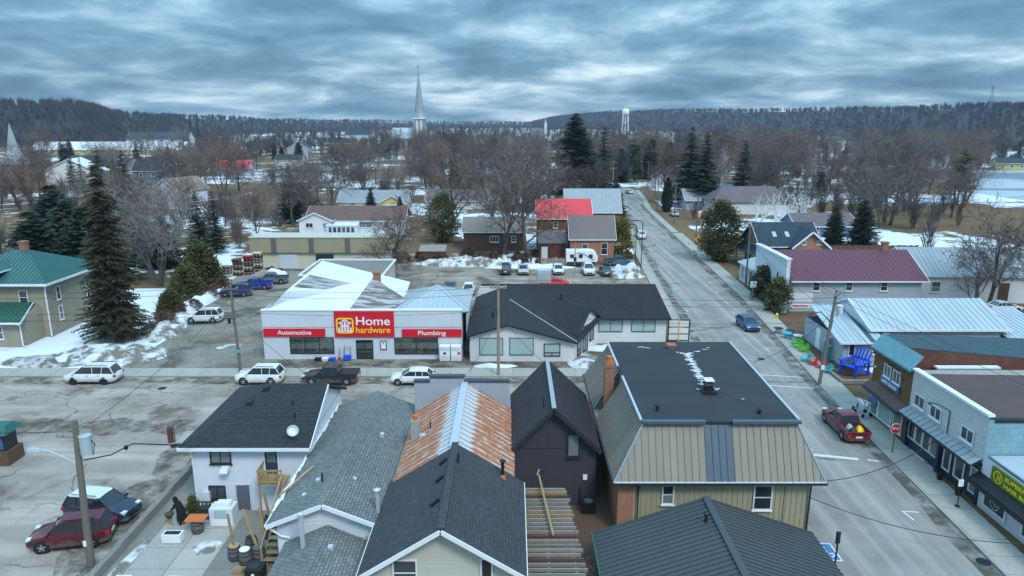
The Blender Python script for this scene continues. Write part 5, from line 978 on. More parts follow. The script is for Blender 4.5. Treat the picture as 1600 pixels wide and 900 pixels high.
house('mauve_roofed_house', 'low house with mauve shingle roof behind the bare maple', -14.5, 189, 16, 8, 2.5, 5.0, 'x', 0, 'siding_pale', 'shingle_mauve', .4, wins=[('S', 3, 1, 1.4, 1), ('S', -1, 1, 1, 1)], doors=[('S', -5.5, 1.3, 2.1, 'sign_white')])
house('tan_roofed_house', 'white gabled house with tan roof left of the lot', -95, 203, 8.5, 11, 4.0, 7.0, 'y', R(-22), 'siding_white', 'shingle_tan', .5, wins=[('S', -1.4, 2.6, .8, 1.2), ('S', 1.5, 2.6, .7, 1.4), ('S', -1, .4, 1, 1.2)])
# ================================================================= EAST SIDE OF MAIN STREET
WF = (-1, 0, 0); FX = 28.5
# ---- teal block shop with black awning
t = thing('hair_shop', 'one-storey shop with black awning and green sign at the right edge', 'shop', (32, 34, 0))
walls_box(MB(), FX, 42, 26, 38.9, 0, 2.9, 'SW').build('wall', 'siding_panel', t); MB().slab([(FX+.3, 25.8, 3.3), (42, 25.8, 3.3), (42, 38.9, 3.3), (FX+.3, 38.9, 3.3)], .12).build('roof', 'metal_pale_blue', t)
g = MB(); g.strips([(FX-.05, 38.9, 2.0), (FX-.05, 26, 2.0), (FX-.05, 26, 3.35), (FX-.05, 38.9, 3.35)], (0, 0, 1), .25, 'lap', .02); g.build('parapet', 'siding_white', t)
aw = MB(); aw.slab([(FX-.06, 39.0, 2.2), (FX-.75, 39.0, 1.85), (FX-.75, 26, 1.85), (FX-.06, 26, 2.2)][::-1], .05).box(FX-.8, FX-.72, 26, 39.0, 1.6, 1.86); aw.build('awning', 'black_plastic', t)
s_ = MB().box(FX-.2, FX-.08, 32.6, 37.9, 2.25, 3.2).build('sign', 'sign_green', t)
lettering('SUPERNATURAL', .34, (FX-.22, 34.9, 2.93), WF, 'sign_yellow', t, s_, width=3.7, font_off=.006); lettering('HAIR BOUTIQUE', .34, (FX-.22, 34.9, 2.5), WF, 'sign_yellow', t, s_, width=3.7, font_off=.006)
e_ = MB(); c0 = Vector((FX-.215, 37.3, 2.73))
for k in range(16):
    a0, a1 = k*.3927, (k+1)*.3927; e_.face([c0+Vector((0, r_*math.cos(a), r_*math.sin(a))) for r_, a in ((.38, a0), (.38, a1), (.31, a1), (.31, a0))])
e_.box(FX-.22, FX-.21, 37.1, 37.16, 2.55, 2.92).box(FX-.22, FX-.21, 37.3, 37.36, 2.5, 2.96).box(FX-.22, FX-.21, 37.17, 37.29, 2.7, 2.76); e_.build('sign_emblem', 'sign_yellow', t, parent=s_)
for y, w_ in ((37.4, 2.0), (34.5, 1.3), (31.2, 2.6), (28, 2.2)):
    wn = window(t, (FX-.03, y, .35), WF, w_, 1.35, 1, 1, sill=False, fr=.12, gm='glass')
    if w_ > 1.9:
        e_ = MB(); c0 = Vector((FX-.06, y, 1.0))
        for k in range(20):
            a0, a1 = k*.31416, (k+1)*.31416; e_.face([c0+Vector((0, r_*math.cos(a), r_*math.sin(a))) for r_, a in ((.42, a0), (.42, a1), (.38, a1), (.38, a0))])
        e_.box(FX-.062, FX-.058, y-.25, y-.2, .8, 1.2).box(FX-.062, FX-.058, y-.05, y, .75, 1.25).box(FX-.062, FX-.058, y+.1, y+.3, .98, 1.02); e_.build('window_decal', 'siding_panel', t, parent=wn)
# ---- white brick shop with seamed awning
t = thing('white_brick_shop', 'white brick two-storey shop with seamed metal awning and navy storefront', 'shop', (33, 43, 0))
walls_box(MB(), FX, 46, 39, 47.15, 2.75, 5.75, 'WN').build('wall', 'brick_white', t); walls_box(MB(), FX, 46, 39, 47.15, 2.75, 5.6, 'SE').build('side_wall', 'block_teal', t); walls_box(MB(), FX+.15, 46, 39, 47.15, 0, 2.75, 'WSN').build('storefront', 'navy_trim', t)
MB().slab([(FX+.3, 39.2, 5.5), (46, 39.2, 5.2), (46, 47.1, 5.2), (FX+.3, 47.1, 5.5)], .1).build('roof', 'roof_brown_flat', t); MB().box(FX-.12, FX+.3, 39, 47.2, 5.75, 5.9).build('coping', 'white_trim', t); MB().box(FX+.31, 46, 38.95, 39.25, 5.4, 5.62).build('edge_flashing', 'black_plastic', t)
for y in (45.95, 44.05, 40.65): window(t, (FX-.03, y, 3.4), WF, 1.25, .9, 2, 1, label=None)
ao = MB().slab([(FX-.03, 39.0, 3.0), (FX-.03, 47.2, 3.0), (FX-.72, 47.2, 2.62), (FX-.72, 39.0, 2.62)][::1], .05).box(FX-.77, FX-.69, 39, 47.2, 2.48, 2.61).build('awning', 'dark_trim', t)
for i in range(15):
    y0 = 39.03+i*.545; MB().slab([(FX-.05, y0+.03, 3.03), (FX-.05, y0+.515, 3.03), (FX-.71, y0+.515, 2.66), (FX-.71, y0+.03, 2.66)], .03).build('awning_panel', 'metal_grey', t, parent=ao)
for y in (46.6, 45.7, 44.8, 43.9): window(t, (FX+.12, y, .75), WF, .85, 1.4, 1, 1, sill=False, fr=.07)
for y, w_, z in ((42.4, .8, .5), (41.1, 1.0, .55), (39.6, .9, .4)): window(t, (FX+.12, y, z), WF, w_, 1.7, 1, 1, sill=False, fr=.09)
for y in (47.1, 43.2, 39.05): MB().box(FX-.1, FX+.14, y-.12, y+.12, 0, 2.5).build('pilaster', 'navy_trim', t)
MB().tube([(FX-.05, 42.6, 2.9), (FX-.05, 42.6, 4.6), (FX-.6, 42.9, 4.9), (FX-1.0, 43.3, 4.9)], .035, 6).lathe((FX-1.0, 43.3, 4.78), [(.14, 0), (.05, .14)], 10).build('lamp_bracket', 'dark_trim', t)
for i, y in enumerate((41.85, 39.9)): o = MB().lathe((FX-.55, y, .13), [(.16, 0), (.26, .55), (.27, .6), (.22, .6), (.2, .5)], 12).build('planter_pot', 'black_plastic'); tag(o, ['black planter pot left of the shop entrance under the awning', 'black planter pot right of the shop entrance under the awning'][i], 'planter', 'planter pots before the storefront')
# ---- brown brick shop with patina cornice
t = thing('brown_brick_shop', 'brown brick shop with patina cornice, blue sign and glazed bay', 'shop', (33, 50, 0))
walls_box(MB(), FX+.02, 44, 47.2, 52.6, 1.9, 5.75, 'WN').build('wall', 'brick_brown', t); walls_box(MB(), FX+.1, 30, 47.3, 52.55, 0, 1.9, 'WN').build('storefront', 'brick_brown', t)
co = MB(); cq = [(FX-.25, 52.75, 5.75), (FX-.25, 47.25, 5.75), (FX+.55, 47.25, 6.75), (FX+.55, 52.75, 6.75)]; co.slab(cq, .12); co.strips(cq, (0, 1, 0), .3, 'rib', .03, .03); co.box(FX-.3, FX+.1, 47.22, 52.76, 5.62, 5.74); co.build('cornice', 'copper_patina', t); MB().box(FX-.32, FX+.05, 47.2, 52.78, 5.5, 5.62).build('cornice_band', 'green_trim', t)
roof_part(t, [[(FX+.5, 49.3, 6.7), (47, 48.5, 5.3), (47, 55.5, 5.3), (FX+.5, 52.75, 6.7)]], 'metal_teal_dark', rib=.6, rh=.03); walls_box(MB(), FX+.5, 46.9, 48.9, 49.3, 4.2, 5.5, 'S').build('parapet_wall', 'wood_rust', t)
MB().face([(FX+.5, 49.0, 5.0), (46, 48.45, 4.2), (46, 48.45, 5.35), (FX+.5, 49.2, 6.65)]).build('side_wall', 'wood_rust', t); MB().box(38, 44, 47.7, 48.4, 5.0, 5.5).build('rear_parapet', 'siding_pale', t)
o = MB().box(30.8, 35.4, 48.2, 48.7, 5.42, 5.55).build('roof_snow', 'snow', t)
for y in (50.45, 49.15): window(t, (FX-.0, y, 3.95), WF, 1.0, 1.0, 2, 1)
m_ = MB()
for k in range(10):
    a0, a1 = R(18*k), R(18*(k+1)); m_.hexa([(x, 49.8+r_*1.55*math.cos(a), 4.45+r_*math.sin(a)*.62) for x, in ((FX+.02,),) for r_, a in ((.85, a0), (1.0, a0), (1.0, a1), (.85, a1))]+[(FX-.05, 49.8+r_*1.55*math.cos(a), 4.45+r_*math.sin(a)*.62) for r_, a in ((.85, a0), (1.0, a0), (1.0, a1), (.85, a1))])
m_.build('brick_arch', 'wood_brown', t)
s_ = MB().box(FX-.15, FX-.02, 48.5, 51.1, 3.35, 3.9).build('sign', 'sign_blue', t); lettering("LIFE'S GOOD", .34, (FX-.17, 49.8, 3.62), WF, 'sign_white', t, s_, width=2.1, font_off=.008)
MB().lathe((FX-.15, 52.0, 4.2), [(.09, 0), (.09, .12)], 8).build('wall_lamp', 'white_trim', t)
roof_part(t, [[(FX-.65, 52.6, 2.55), (FX-.65, 47.3, 2.35), (FX, 47.3, 2.85), (FX, 52.6, 3.1)]], 'shingle_brown', th=.15, name='canopy'); bars(t, [((FX-.67, 52.6, 2.5), (FX-.67, 47.3, 2.3))], .07, .25, 'navy_trim', 'canopy_fascia')
for y, w_ in ((51.8, 1.2), (50.2, 2.0), (48.4, 1.2)): window(t, (FX+.06, y, .35), WF, w_, 1.75, 1, 1, sill=False, fr=.1, gm='glass_pale' if w_ > 1.9 else 'glass_green')
o = MB().box(FX-.85, FX-.7, 50.0, 51.2, 1.75, 2.2).build('hanging_sign', 'sign_blue', t)
# bicycles-like scooters parked before the shop
for i, (x, y) in enumerate(((27.9, 52.6), (28.0, 51.7), (27.95, 53.5))):
    q = thing('push_scooter', ['grey push scooter parked nearest the glazed bay', 'dark push scooter nearest the red pickup', 'push scooter at the far end of the row'][i], 'scooter', (x, y, .13), R(20*i), 'scooters parked before the brick shop')
    for dx in (-.4, .4): MB().lathe((dx, -.03, .17), [(.16, 0), (.16, .06)], 12, 'y').build('wheel', 'rubber', q, local=True)
    MB().bar((-.35, 0, .2), (.35, 0, .2), .14, .05).build('deck', 'steel', q, local=True); MB().bar((.38, 0, .2), (.3, 0, .95), .05, .05).build('stem', 'siding_panel', q, local=True); MB().bar((.3, -.25, .95), (.3, .25, .95), .04, .04).build('handlebar', 'black_plastic', q, local=True)
# ---- small grey shop with striped metal roof
t = thing('striped_roof_shop', 'small grey shop with pale metal roof and two dark stripes', 'shop', (33.5, 67, 0))
walls_box(MB(), 31.2, 35.6, 63.2, 72, .3, 2.75, lap=.2).build('wall', 'siding_grey', t); walls_box(MB(), 31.3, 35.5, 63.3, 71.9, 0, .3).build('foundation', 'concrete_old', t)
rp = [(30.7, 62.7, 2.75), (36.0, 62.7, 2.75), (37.3, 72.4, 3.95), (31.7, 72.4, 3.95)]; ro = MB().slab([Vector(p)-Vector((0, 0, .012)) for p in rp], .12).build('roof', 'metal_pale_blue', t); P = [Vector(p) for p in rp]
for i in range(11):
    k0, k1 = i/11+.004, (i+1)/11-.004; m_ = MB().slab([P[0].lerp(P[1], k0), P[0].lerp(P[1], k1), P[3].lerp(P[2], k1), P[3].lerp(P[2], k0)], .02); m_.bar(P[0].lerp(P[1], k0)+Vector((0, 0, .01)), P[3].lerp(P[2], k0)+Vector((0, 0, .01)), .04, .05); m_.build('roof_panel', 'metal_teal_dark' if i in (6, 9) else 'metal_pale_blue', t, parent=ro)
bars(t, [((30.7, 62.68, 2.68), (36, 62.68, 2.68)), ((30.68, 62.7, 2.68), (31.68, 72.4, 3.88))], .07, .16, 'white_trim', 'fascia'); window(t, (34.6, 63.17, 1.45), Nf, 1.3, .95, 2, 1); window(t, (32.0, 63.17, 1.3), Nf, .6, 1.2, 1, 1); window(t, (31.17, 66, 1.1), WF, 1.2, 1.2, 2, 1); door(t, (31.17, 68.5, .3), WF, .9, 2.0, 'sign_white')
# ---- long pale blue metal roof building
t = thing('pale_blue_roof_hall', 'long white hall with pale blue standing-seam metal roof', 'building', (41, 68, 0))
walls_box(MB(), 34.6, 47.3, 65.2, 74, 0, 3.4, lap=.25).build('wall', 'siding_grey', t); MB().face([(34.58, 74, 3.4), (34.58, 65.2, 3.4), (34.58, 69.9, 5.1)]).build('gable_wall', 'siding_white', t); MB().face([(34.57, 74, 1.0), (34.57, 65.2, 1.0), (34.57, 65.2, 3.4), (34.57, 74, 3.4)]).build('end_wall', 'siding_white', t)
ro = MB().slab([(34.4, 64.8, 3.35), (48, 64.8, 3.35), (48, 69.9, 5.2), (34.4, 69.9, 5.2)], .14).slab([(48, 74.6, 3.35), (34.4, 74.6, 3.35), (34.4, 69.9, 5.2), (48, 69.9, 5.2)], .14).build('roof', 'metal_pale_blue', t)
for i in range(24):
    x0, x1 = 34.42+i*.565, 34.42+(i+1)*.565-.02; m_ = MB().slab([(x0, 64.78, 3.375), (x1, 64.78, 3.375), (x1, 69.9, 5.225), (x0, 69.9, 5.225)], .02); m_.bar((x0+.02, 64.78, 3.39), (x0+.02, 69.9, 5.24), .035, .05); m_.build('roof_panel', 'metal_pale_blue', t, parent=ro)
bars(t, [((34.38, 64.8, 3.33), (34.38, 69.9, 5.18)), ((34.38, 74.6, 3.33), (34.38, 69.9, 5.18)), ((34.4, 64.76, 3.3), (48, 64.76, 3.3))], .07, .2, 'white_trim', 'fascia')
house('rear_lean_to', 'lean-to with pale metal roof and dark doorway at the hall end', 50.0, 67.5, 4.6, 7, 2.6, 3.8, 'x', 0, 'siding_blue', 'metal_pale_blue', .3, 'shed', wins=[('S', -1.0, .9, 1.2, 1.2)], rib=.5, cat='shed')
# ---- maroon roofed grey building with false front
t = thing('maroon_roof_building', 'grey clapboard building with maroon metal roof and stepped false front', 'building', (42.5, 88, 0))
walls_box(MB(), 33.9, 50.2, 84.0, 94.5, 0, 4.0, lap=.22).build('wall', 'siding_grey', t); MB().face([(50.2, 84, 4), (50.2, 94.5, 4), (50.2, 89.2, 6.6)]).build('gable_wall', 'siding_grey', t)
roof_part(t, [[(34.0, 83.5, 3.85), (50.8, 83.5, 3.85), (50.8, 89.2, 6.75), (34.0, 89.2, 6.75)], [(50.8, 95, 3.85), (34, 95, 3.85), (34, 89.2, 6.75), (50.8, 89.2, 6.75)]], 'metal_maroon', rib=.5, rh=.03); bars(t, [((34, 83.47, 3.8), (50.8, 83.47, 3.8)), ((50.83, 83.5, 3.8), (50.83, 89.2, 6.7))], .07, .16, 'white_trim', 'fascia')
g = MB(); walls_box(g, 33.4, 33.88, 83.9, 94.8, 0, 6.4, lap=.22); g.build('false_front', 'siding_white', t); MB().box(33.25, 34.0, 83.8, 94.9, 6.4, 6.6).build('coping', 'white_trim', t)
for y in (86.3, 90.5): window(t, (33.37, y, 3.0), WF, .7, 1.5, 1, 2)
for x in (37.3, 41.3, 45.6): window(t, (x, 83.97, 2.55), Nf, .9, 1.2, 1, 2)
MB().box(47.6, 48.3, 89.0, 89.7, 6.0, 7.6).box(47.5, 48.4, 88.9, 89.8, 7.6, 7.75).build('chimney', 'brick_red', t)
q = MB().box(34.0, 36.9, 83.75, 83.9, 1.2, 2.3).build('billboard', 'siding_pale', t); MB().box(34.05, 34.5, 83.72, 83.745, 1.5, 2.1).build('print', 'paint_teal', t, parent=q); s_ = MB().box(34.3, 36.6, 83.7, 83.78, .45, .95).build('sign', 'sign_white', t); lettering('PRINTING', .36, (35.45, 83.68, .7), Nf, 'sign_red', t, s_, width=1.9, font_off=.008); MB().box(33.9, 37.0, 83.76, 83.95, 0, 1.15).build('lower_wall', 'siding_grey', t)
o = MB().box(32.3, 33.4, 82.5, 82.58, .1, 1.0).box(32.3, 32.36, 82.5, 82.58, 0, .1).build('lawn_sign', 'copper_patina'); tag(o, 'small green picture board by the cedar shrubs', 'sign')
# ---- white shop with pale metal roof, and the brick house behind
t = thing('white_shopfront', 'low white shopfront with pale metal roof left of the maroon roof', 'shop', (36.5, 98, 0))
walls_box(MB(), 33.6, 40, 95.2, 101.6, 0, 2.7).build('wall', 'siding_white', t); roof_part(t, [[(33.2, 101.9, 2.7), (33.2, 94.9, 2.7), (38.5, 94.9, 4.0), (38.5, 101.9, 4.0)]], 'metal_pale_blue', rib=.5)
for y in (96.6, 98.4, 100.2): window(t, (33.57, y, .5), WF, 1.2, 1.9, 1, 1, sill=False)
t = house('brick_gabled_house', 'orange brick house with dark blue shingle cross gables and skylights', 43.2, 112, 9.0, 8.5, 4.2, 7.0, 'x', 0, 'brick_orange', 'shingle_blue', .5, shc=.2, wins=[('W', 0, 2.0, .8, 1.6)])
walls_box(MB(), 43.2, 48.2, 106.2, 109, 0, 4.2, 'SEW').build('wall', 'brick_orange', t); MB().face([(43.2, 106.2, 4.2), (48.2, 106.2, 4.2), (45.7, 106.2, 6.3)]).build('gable_wall', 'brick_orange', t)
roof_part(t, [[(42.7, 105.7, 3.95), (45.7, 105.7, 6.5), (45.7, 112, 6.5), (42.7, 110, 3.95)], [(48.7, 105.7, 3.95), (45.7, 105.7, 6.5), (45.7, 112, 6.5), (48.7, 110, 3.95)]], 'shingle_blue', shc=.2, name='cross_roof'); bars(t, [((42.7, 105.67, 3.85), (45.7, 105.67, 6.4)), ((48.7, 105.67, 3.85), (45.7, 105.67, 6.4))], .08, .25, 'white_trim', 'barge_board')
for x in (44.6, 46.9): window(t, (x, 106.17, 4.4), Nf, .7, .65, 2, 1)
for x in (41.2, 43.2):
    MB().slab([(x-.3, 109.0, 5.2), (x+.3, 109.0, 5.2), (x+.3, 110, 5.85), (x-.3, 110, 5.85)], .06).build('skylight', 'glass_pale', t)
roof_part(t, [[(37.2, 104.2, 2.5), (43.2, 104.2, 2.5), (43.2, 107.8, 3.6), (38.7, 107.8, 3.6)], [(37.2, 116, 2.5), (37.2, 104.2, 2.5), (38.7, 107.8, 3.6), (38.7, 116, 3.6)]], 'shingle_blue', th=.15, shc=.2, name='porch_roof')
for x, y in ((37.5, 104.5), (40, 104.5), (42.8, 104.5), (37.5, 108), (37.5, 112), (37.5, 115.6)): MB().box(x-.1, x+.1, y-.1, y+.1, .1, 2.5).build('porch_post', 'white_trim', t)
bars(t, [((37.5, 104.5, .9), (42.8, 104.5, .9)), ((37.5, 104.5, .9), (37.5, 115.6, .9))], .06, .08, 'white_trim', 'rail'); MB().box(37.3, 43.1, 104.3, 116, .02, .3).build('porch_floor', 'wood_grey', t)
# ---- white barn with metal roof at right
t = house('pale_roof_barn', 'long white building with streaked pale metal roof at the right', 60.5, 93, 17, 9.5, 3.7, 6.3, 'x', R(-3), 'siding_pale', 'metal_grey', .4, rib=.6, wins=[('S', -5.5, 1.3, 1.2, 1.4)], doors=[('S', 3.0, 1.4, 2.6, 'wood_brown')], cat='barn')
house('brown_bungalow', 'low brown house with mauve-brown roof behind the brick gable', 63, 144, 12, 8, 2.4, 4.4, 'x', 0, 'siding_blue', 'shingle_mauve', .4, wins=[('S', -2, 1, 1.2, 1), ('S', 1, 1, 1.2, 1)])
f = thing('board_fence', 'brown stained board fence behind the maroon roof', 'fence', (56, 118, 0))
for i in range(60): MB().box(48+i*.35, 48+i*.35+.33, 117.9, 117.94, 0.02, 2.2+.05*(i % 3)).build('board', 'wood_rust' if i % 2 else 'wood_brown', f)
for i in range(8): MB().box(48+i*3-.06, 48+i*3+.06, 117.95, 118.07, 0, 2.3).build('post', 'wood_brown', f)
house('purple_roof_house', 'large house with weathered mauve roof behind the round tree', 60, 180, 20, 10, 3.0, 6.5, 'x', 0, 'siding_pale', 'shingle_mauve', .5, 'hip', hipin=4)
# ================================================================= FAR TOWN
far = [('brick_house', 'red brick house on the rise left of the church', -119, 503, 18, 10, 7.5, 10.5, 'x', .1, 'brick_red', 'shingle_dark', [('S', -5, 1, 1.5, 2.2), ('S', 0, .5, 3, 2.5), ('S', 5, 1, 1.5, 2.2)]),
 ('dormered_house', 'long blue-grey roofed residence with white dormers at far left', -326, 668, 56, 16, 5.5, 12, 'x', 0, 'siding_pale', 'shingle_blue', [('S', -16, 2, 3, 3), ('S', -8, 2, 3, 3), ('S', 4, 2, 3, 3), ('S', 14, 2, 3, 3)]),
 ('long_yellow_hall', 'long low yellow hall with snow-covered roof at far left', -276, 496, 104, 14, 3.2, 8.2, 'x', 0, 'siding_yellow', 'snow', []),
 ('pink_roofed_house', 'low house with pinkish red roof at far left', -117, 302, 13, 8, 3.4, 6.4, 'x', .1, 'siding_grey', 'metal_red', []),
 ('dark_blue_house', 'dark blue house among trees at left', -131, 259, 10, 8, 5.5, 9, 'x', 0, 'siding_blue', 'shingle_dark', [('S', -2, 3, 1.2, 1.4), ('S', 2, 3, 1.2, 1.4), ('S', 0, .6, 1.2, 1.4)]),
 ('snow_roofed_house', 'house with bright snow-covered roof behind the left spruces', -158, 258, 18, 12, 5, 9.5, 'y', .2, 'siding_pale', 'snow', []),
 ('grey_house', 'grey house at left behind the spruce pair', -150, 295, 18, 9, 3.8, 7, 'x', 0, 'siding_grey', 'shingle_mauve', [('S', -4, 1, 1.4, 1.4), ('S', 3, 1, 1.4, 1.4)]),
 ('navy_gabled_house', 'navy house with small gable at far left', -190, 320, 14, 9, 3.6, 7.2, 'x', 0, 'siding_blue', 'shingle_blue', [('S', 0, 1, 1.4, 1.4)]),
 ('yellow_lakeside_house', 'yellow two-part house across the frozen lake', 262, 467, 19, 9, 4.2, 6.8, 'x', -.2, 'siding_yellow', 'shingle_dark', [('S', -5, 1, 1.6, 1.6), ('S', 0, 1, 1.6, 1.6), ('S', 5, 1, 1.6, 1.6)]),
 ('yellow_boathouse', 'yellow house with blue roof by the lake at right edge', 237, 340, 13, 8, 3.2, 5.4, 'x', -.3, 'siding_yellow', 'shingle_blue', [('S', -4, 1, 1.3, 1.2), ('S', 0, 1, 1.3, 1.2), ('S', 4, 1, 1.3, 1.2)]),
 ('white_gabled_house', 'white house with arched gable far across the valley', 329, 684, 20, 9, 5, 8.5, 'y', -.2, 'siding_white', 'shingle_dark', [('S', -4, 1, 1.6, 1.8), ('S', 4, 1, 1.6, 1.8)]),
 ('white_cottage', 'small white cottage left of the arched-gable house', 262, 560, 9, 8, 4, 7, 'y', -.2, 'siding_white', 'shingle_pale', [('S', 0, 1, 1.2, 1.4)]),
 ('teal_cabin', 'bright teal cabin right of the church', -30, 533, 12.5, 7, 3.4, 5.6, 'x', 0, 'paint_teal', 'metal_pale_blue', []),
 ('blue_tarped_shed', 'bright blue tarped shed behind the big twin spruces', 67.5, 229, 5.6, 5, 1.8, 2.6, 'x', 0, 'paint_teal', 'paint_parking_blue', []),
 ('corner_house', 'pale house right of the far end of the street', 53, 248, 7, 8, 3.6, 6.0, 'y', 0, 'siding_pale', 'shingle_dark', [('S', -1.5, 1, 1, 1.4)]),
 ('red_fronted_house', 'house with dark red front beside the far sidewalk', 60, 262, 6, 8, 4.5, 7.0, 'y', 0, 'metal_maroon', 'shingle_mauve', []),
 ('grey_cottage', 'low grey cottage behind the dark columnar cedar', 50, 188, 9, 8, 2.8, 5.2, 'x', 0, 'siding_grey', 'shingle_pale', [('S', -2, 1, 1.2, 1.2), ('S', 2, 1, 1.2, 1.2)]),
 ('hillside_house', 'white house high among trees right of the water tower', 157, 808, 15, 9, 4.5, 8, 'x', 0, 'siding_white', 'shingle_pale', []),
 ('lone_white_house', 'small white house below the water tower', 121, 700, 13, 9, 4.2, 7.5, 'y', 0, 'siding_white', 'shingle_dark', []),
 ('sage_house', 'pale green roofed house among bare trees right of centre', 173, 650, 13, 9, 4.6, 7.6, 'x', 0, 'siding_pale', 'shingle_pale', []),
 ('left_white_house', 'white house by the snowy field left of the church', -113, 365, 13, 8, 3.4, 5.8, 'x', 0, 'siding_white', 'shingle_dark', []),
 ('ridge_house', 'white house on the shore left of the yellow houses', 265, 592, 16, 9, 3.6, 6, 'x', 0, 'siding_white', 'shingle_pale', []),
 ('valley_house', 'low grey house in the valley trees', 188, 502, 12, 8, 3.6, 5.6, 'x', 0, 'siding_grey', 'shingle_pale', []),
 ('centre_house', 'white house seen between the church and the tall spruces', 48, 650, 18, 9, 4, 6.5, 'x', 0, 'siding_white', 'shingle_tan', []),
 ('low_white_house', 'low white house behind the dark spruce left of centre', -10, 355, 14, 8, 3.4, 5.6, 'x', 0, 'siding_white', 'shingle_mauve', []),
 ('grey_gabled_house', 'grey gabled house left of the brick one', -139, 470, 14, 9, 5, 9, 'y', 0, 'siding_grey', 'shingle_blue', []),
 ('white_far_house', 'tall pale house behind the red brick one', -149, 705, 26, 10, 9, 14, 'x', 0, 'siding_pale', 'shingle_blue', [])]
for n_, lb, cx, cy, w_, d_, e_, r_, ax, rz, wl, rf, wn in far: house(n_, lb, cx, cy, w_, d_, e_, r_, ax, rz, wl, rf, .5, wins=[q+(dict(rows=1, sill=False, fr=.15),) for q in wn])
# ---- church with tall spire
t = thing('stone_church', 'grey stone church with tall slate spire and pale nave roof', 'church', (-63.8, 500, 0))
def tower(mb, x, y, s_, z0, z1): return mb.box(x-s_, x+s_, y-s_, y+s_, z0, z1)
tower(MB(), -63.8, 500, 3.6, 0, 23.5).build('tower', 'stone_grey', t); tower(MB(), -63.8, 500, 4.0, 23.5, 24.5).build('cornice', 'white_trim', t)
for sx in (-1, 1):
    for sy in (-1, 1): x, y = -63.8+sx*3.7, 500+sy*3.7; MB().box(x-.7, x+.7, y-.7, y+.7, 0, 17).lathe((x, y, 17), [(.95, 0), (.02, 3)], 4).build('buttress', 'stone_grey', t)
for dx in (-1.4, 1.4): MB().box(-63.8+dx-.7, -63.8+dx+.7, 496.2, 496.38, 14, 21.5).prism([(-63.8+dx-.7, 496.3, 21.5), (-63.8+dx+.7, 496.3, 21.5), (-63.8+dx, 496.3, 23)], (0, -.1, 0)).build('belfry_window', 'siding_pale', t)
MB().box(-65, -62.6, 496.2, 496.38, 4, 11).build('tower_window', 'siding_pale', t)
MB().lathe((-63.8, 500, 24.5), [(4.4, 0), (3.3, 3.0), (2.6, 9), (.22, 31), (.05, 32)], 8).build('spire', 'metal_grey', t); MB().box(-63.9, -63.7, 499.9, 500.1, 56, 59.4).box(-64.6, -63.0, 499.92, 500.08, 57.9, 58.2).build('cross', 'dark_trim', t)
walls_box(MB(), -84, -67.4, 502, 528, 0, 10.5).build('nave_wall', 'stone_grey', t); roof_part(t, [[(-84.5, 501.5, 10.3), (-67, 501.5, 10.3), (-67, 511, 17.5), (-84.5, 511, 17.5)], [(-67, 528, 10.3), (-84.5, 528, 10.3), (-84.5, 511, 17.5), (-67, 511, 17.5)]], 'metal_pale_blue', name='nave_roof')
for x in (-80, -76, -72): MB().box(x-.8, x+.8, 501.85, 501.98, 3, 8.5).build('nave_window', 'glass', t)
# ---- brick church at the left edge
t = thing('brick_church_steeple', 'orange brick tower with pale pointed steeple at the left edge', 'church', (-160, 232, 0))
tower(MB(), -161.5, 232, 2.5, 0, 8.8).build('tower', 'brick_orange', t); tower(MB(), -161.5, 232, 2.8, 8.8, 10.8).build('belfry', 'metal_grey', t); MB().lathe((-161.5, 232, 10.8), [(3.4, 0), (2.0, 2.5), (1.1, 7), (.1, 11)], 4).build('steeple', 'metal_grey', t); walls_box(MB(), -176, -164.2, 234, 250, 0, 6).build('nave_wall', 'brick_orange', t)
t = thing('white_chapel', 'far white chapel with small steeple in the trees', 'church', (46, 1000, 0)); walls_box(MB(), 28, 44, 1000, 1016, 0, 6).build('wall', 'siding_grey', t); roof_part(t, [[(27, 999, 6), (45, 999, 6), (45, 1008, 12), (27, 1008, 12)], [(45, 1017, 6), (27, 1017, 6), (27, 1008, 12), (45, 1008, 12)]], 'shingle_mauve'); MB().box(45, 48, 1000, 1003, 0, 14).lathe((46.5, 1001.5, 14), [(2.2, 0), (.1, 10)], 4).build('steeple', 'siding_white', t)
# ---- water tower
t = thing('water_tower', 'white water tower on four legs before the ridge', 'water tower', (141, 900, 0))
MB().lathe((141, 900, 29.5), [(.5, -1.2), (3.6, 0), (4.3, 1.2), (4.3, 4.6), (3.2, 6.0), (.4, 7.0)], 18).build('tank', 'sign_white', t, smooth=40); MB().tube([(141, 900, 0), (141, 900, 28.5)], .6, 8).build('riser', 'sign_white', t)
for k in range(4): a = R(45+90*k); MB().tube([(141+6*math.cos(a), 900+6*math.sin(a), 0), (141+4.1*math.cos(a), 900+4.1*math.sin(a), 31)], .38, 6).build('leg', 'sign_white', t)
for z in (10, 20): MB().tube([(141+(6-z*.061)*math.cos(R(45+90*k)), 900+(6-z*.061)*math.sin(R(45+90*k)), z) for k in range(5)], .2, 4).build('brace', 'sign_white', t)
# ---- lattice mast on the right ridge
t = thing('lattice_mast', 'lattice fire tower standing on the right ridge', 'tower', (655, 995, 44)); m_ = MB()
for k in range(4):
    a = R(45+90*k); MB().tube([(655+2.6*math.cos(a), 995+2.6*math.sin(a), 38), (655+1.2*math.cos(a), 995+1.2*math.sin(a), 66)], .2, 4).build('leg', 'metal_grey', t)
    for z in range(5): r0, r1 = 2.5-z*.27, 2.5-(z+1)*.27; b_ = R(135+90*k); MB().bar((655+r0*math.cos(a), 995+r0*math.sin(a), 40+z*5), (655+r1*math.cos(b_), 995+r1*math.sin(b_), 45+z*5), .18, .18).build('brace', 'metal_grey', t)
MB().box(653.2, 656.8, 993.2, 996.8, 66, 68.5).build('cabin', 'metal_grey', t)
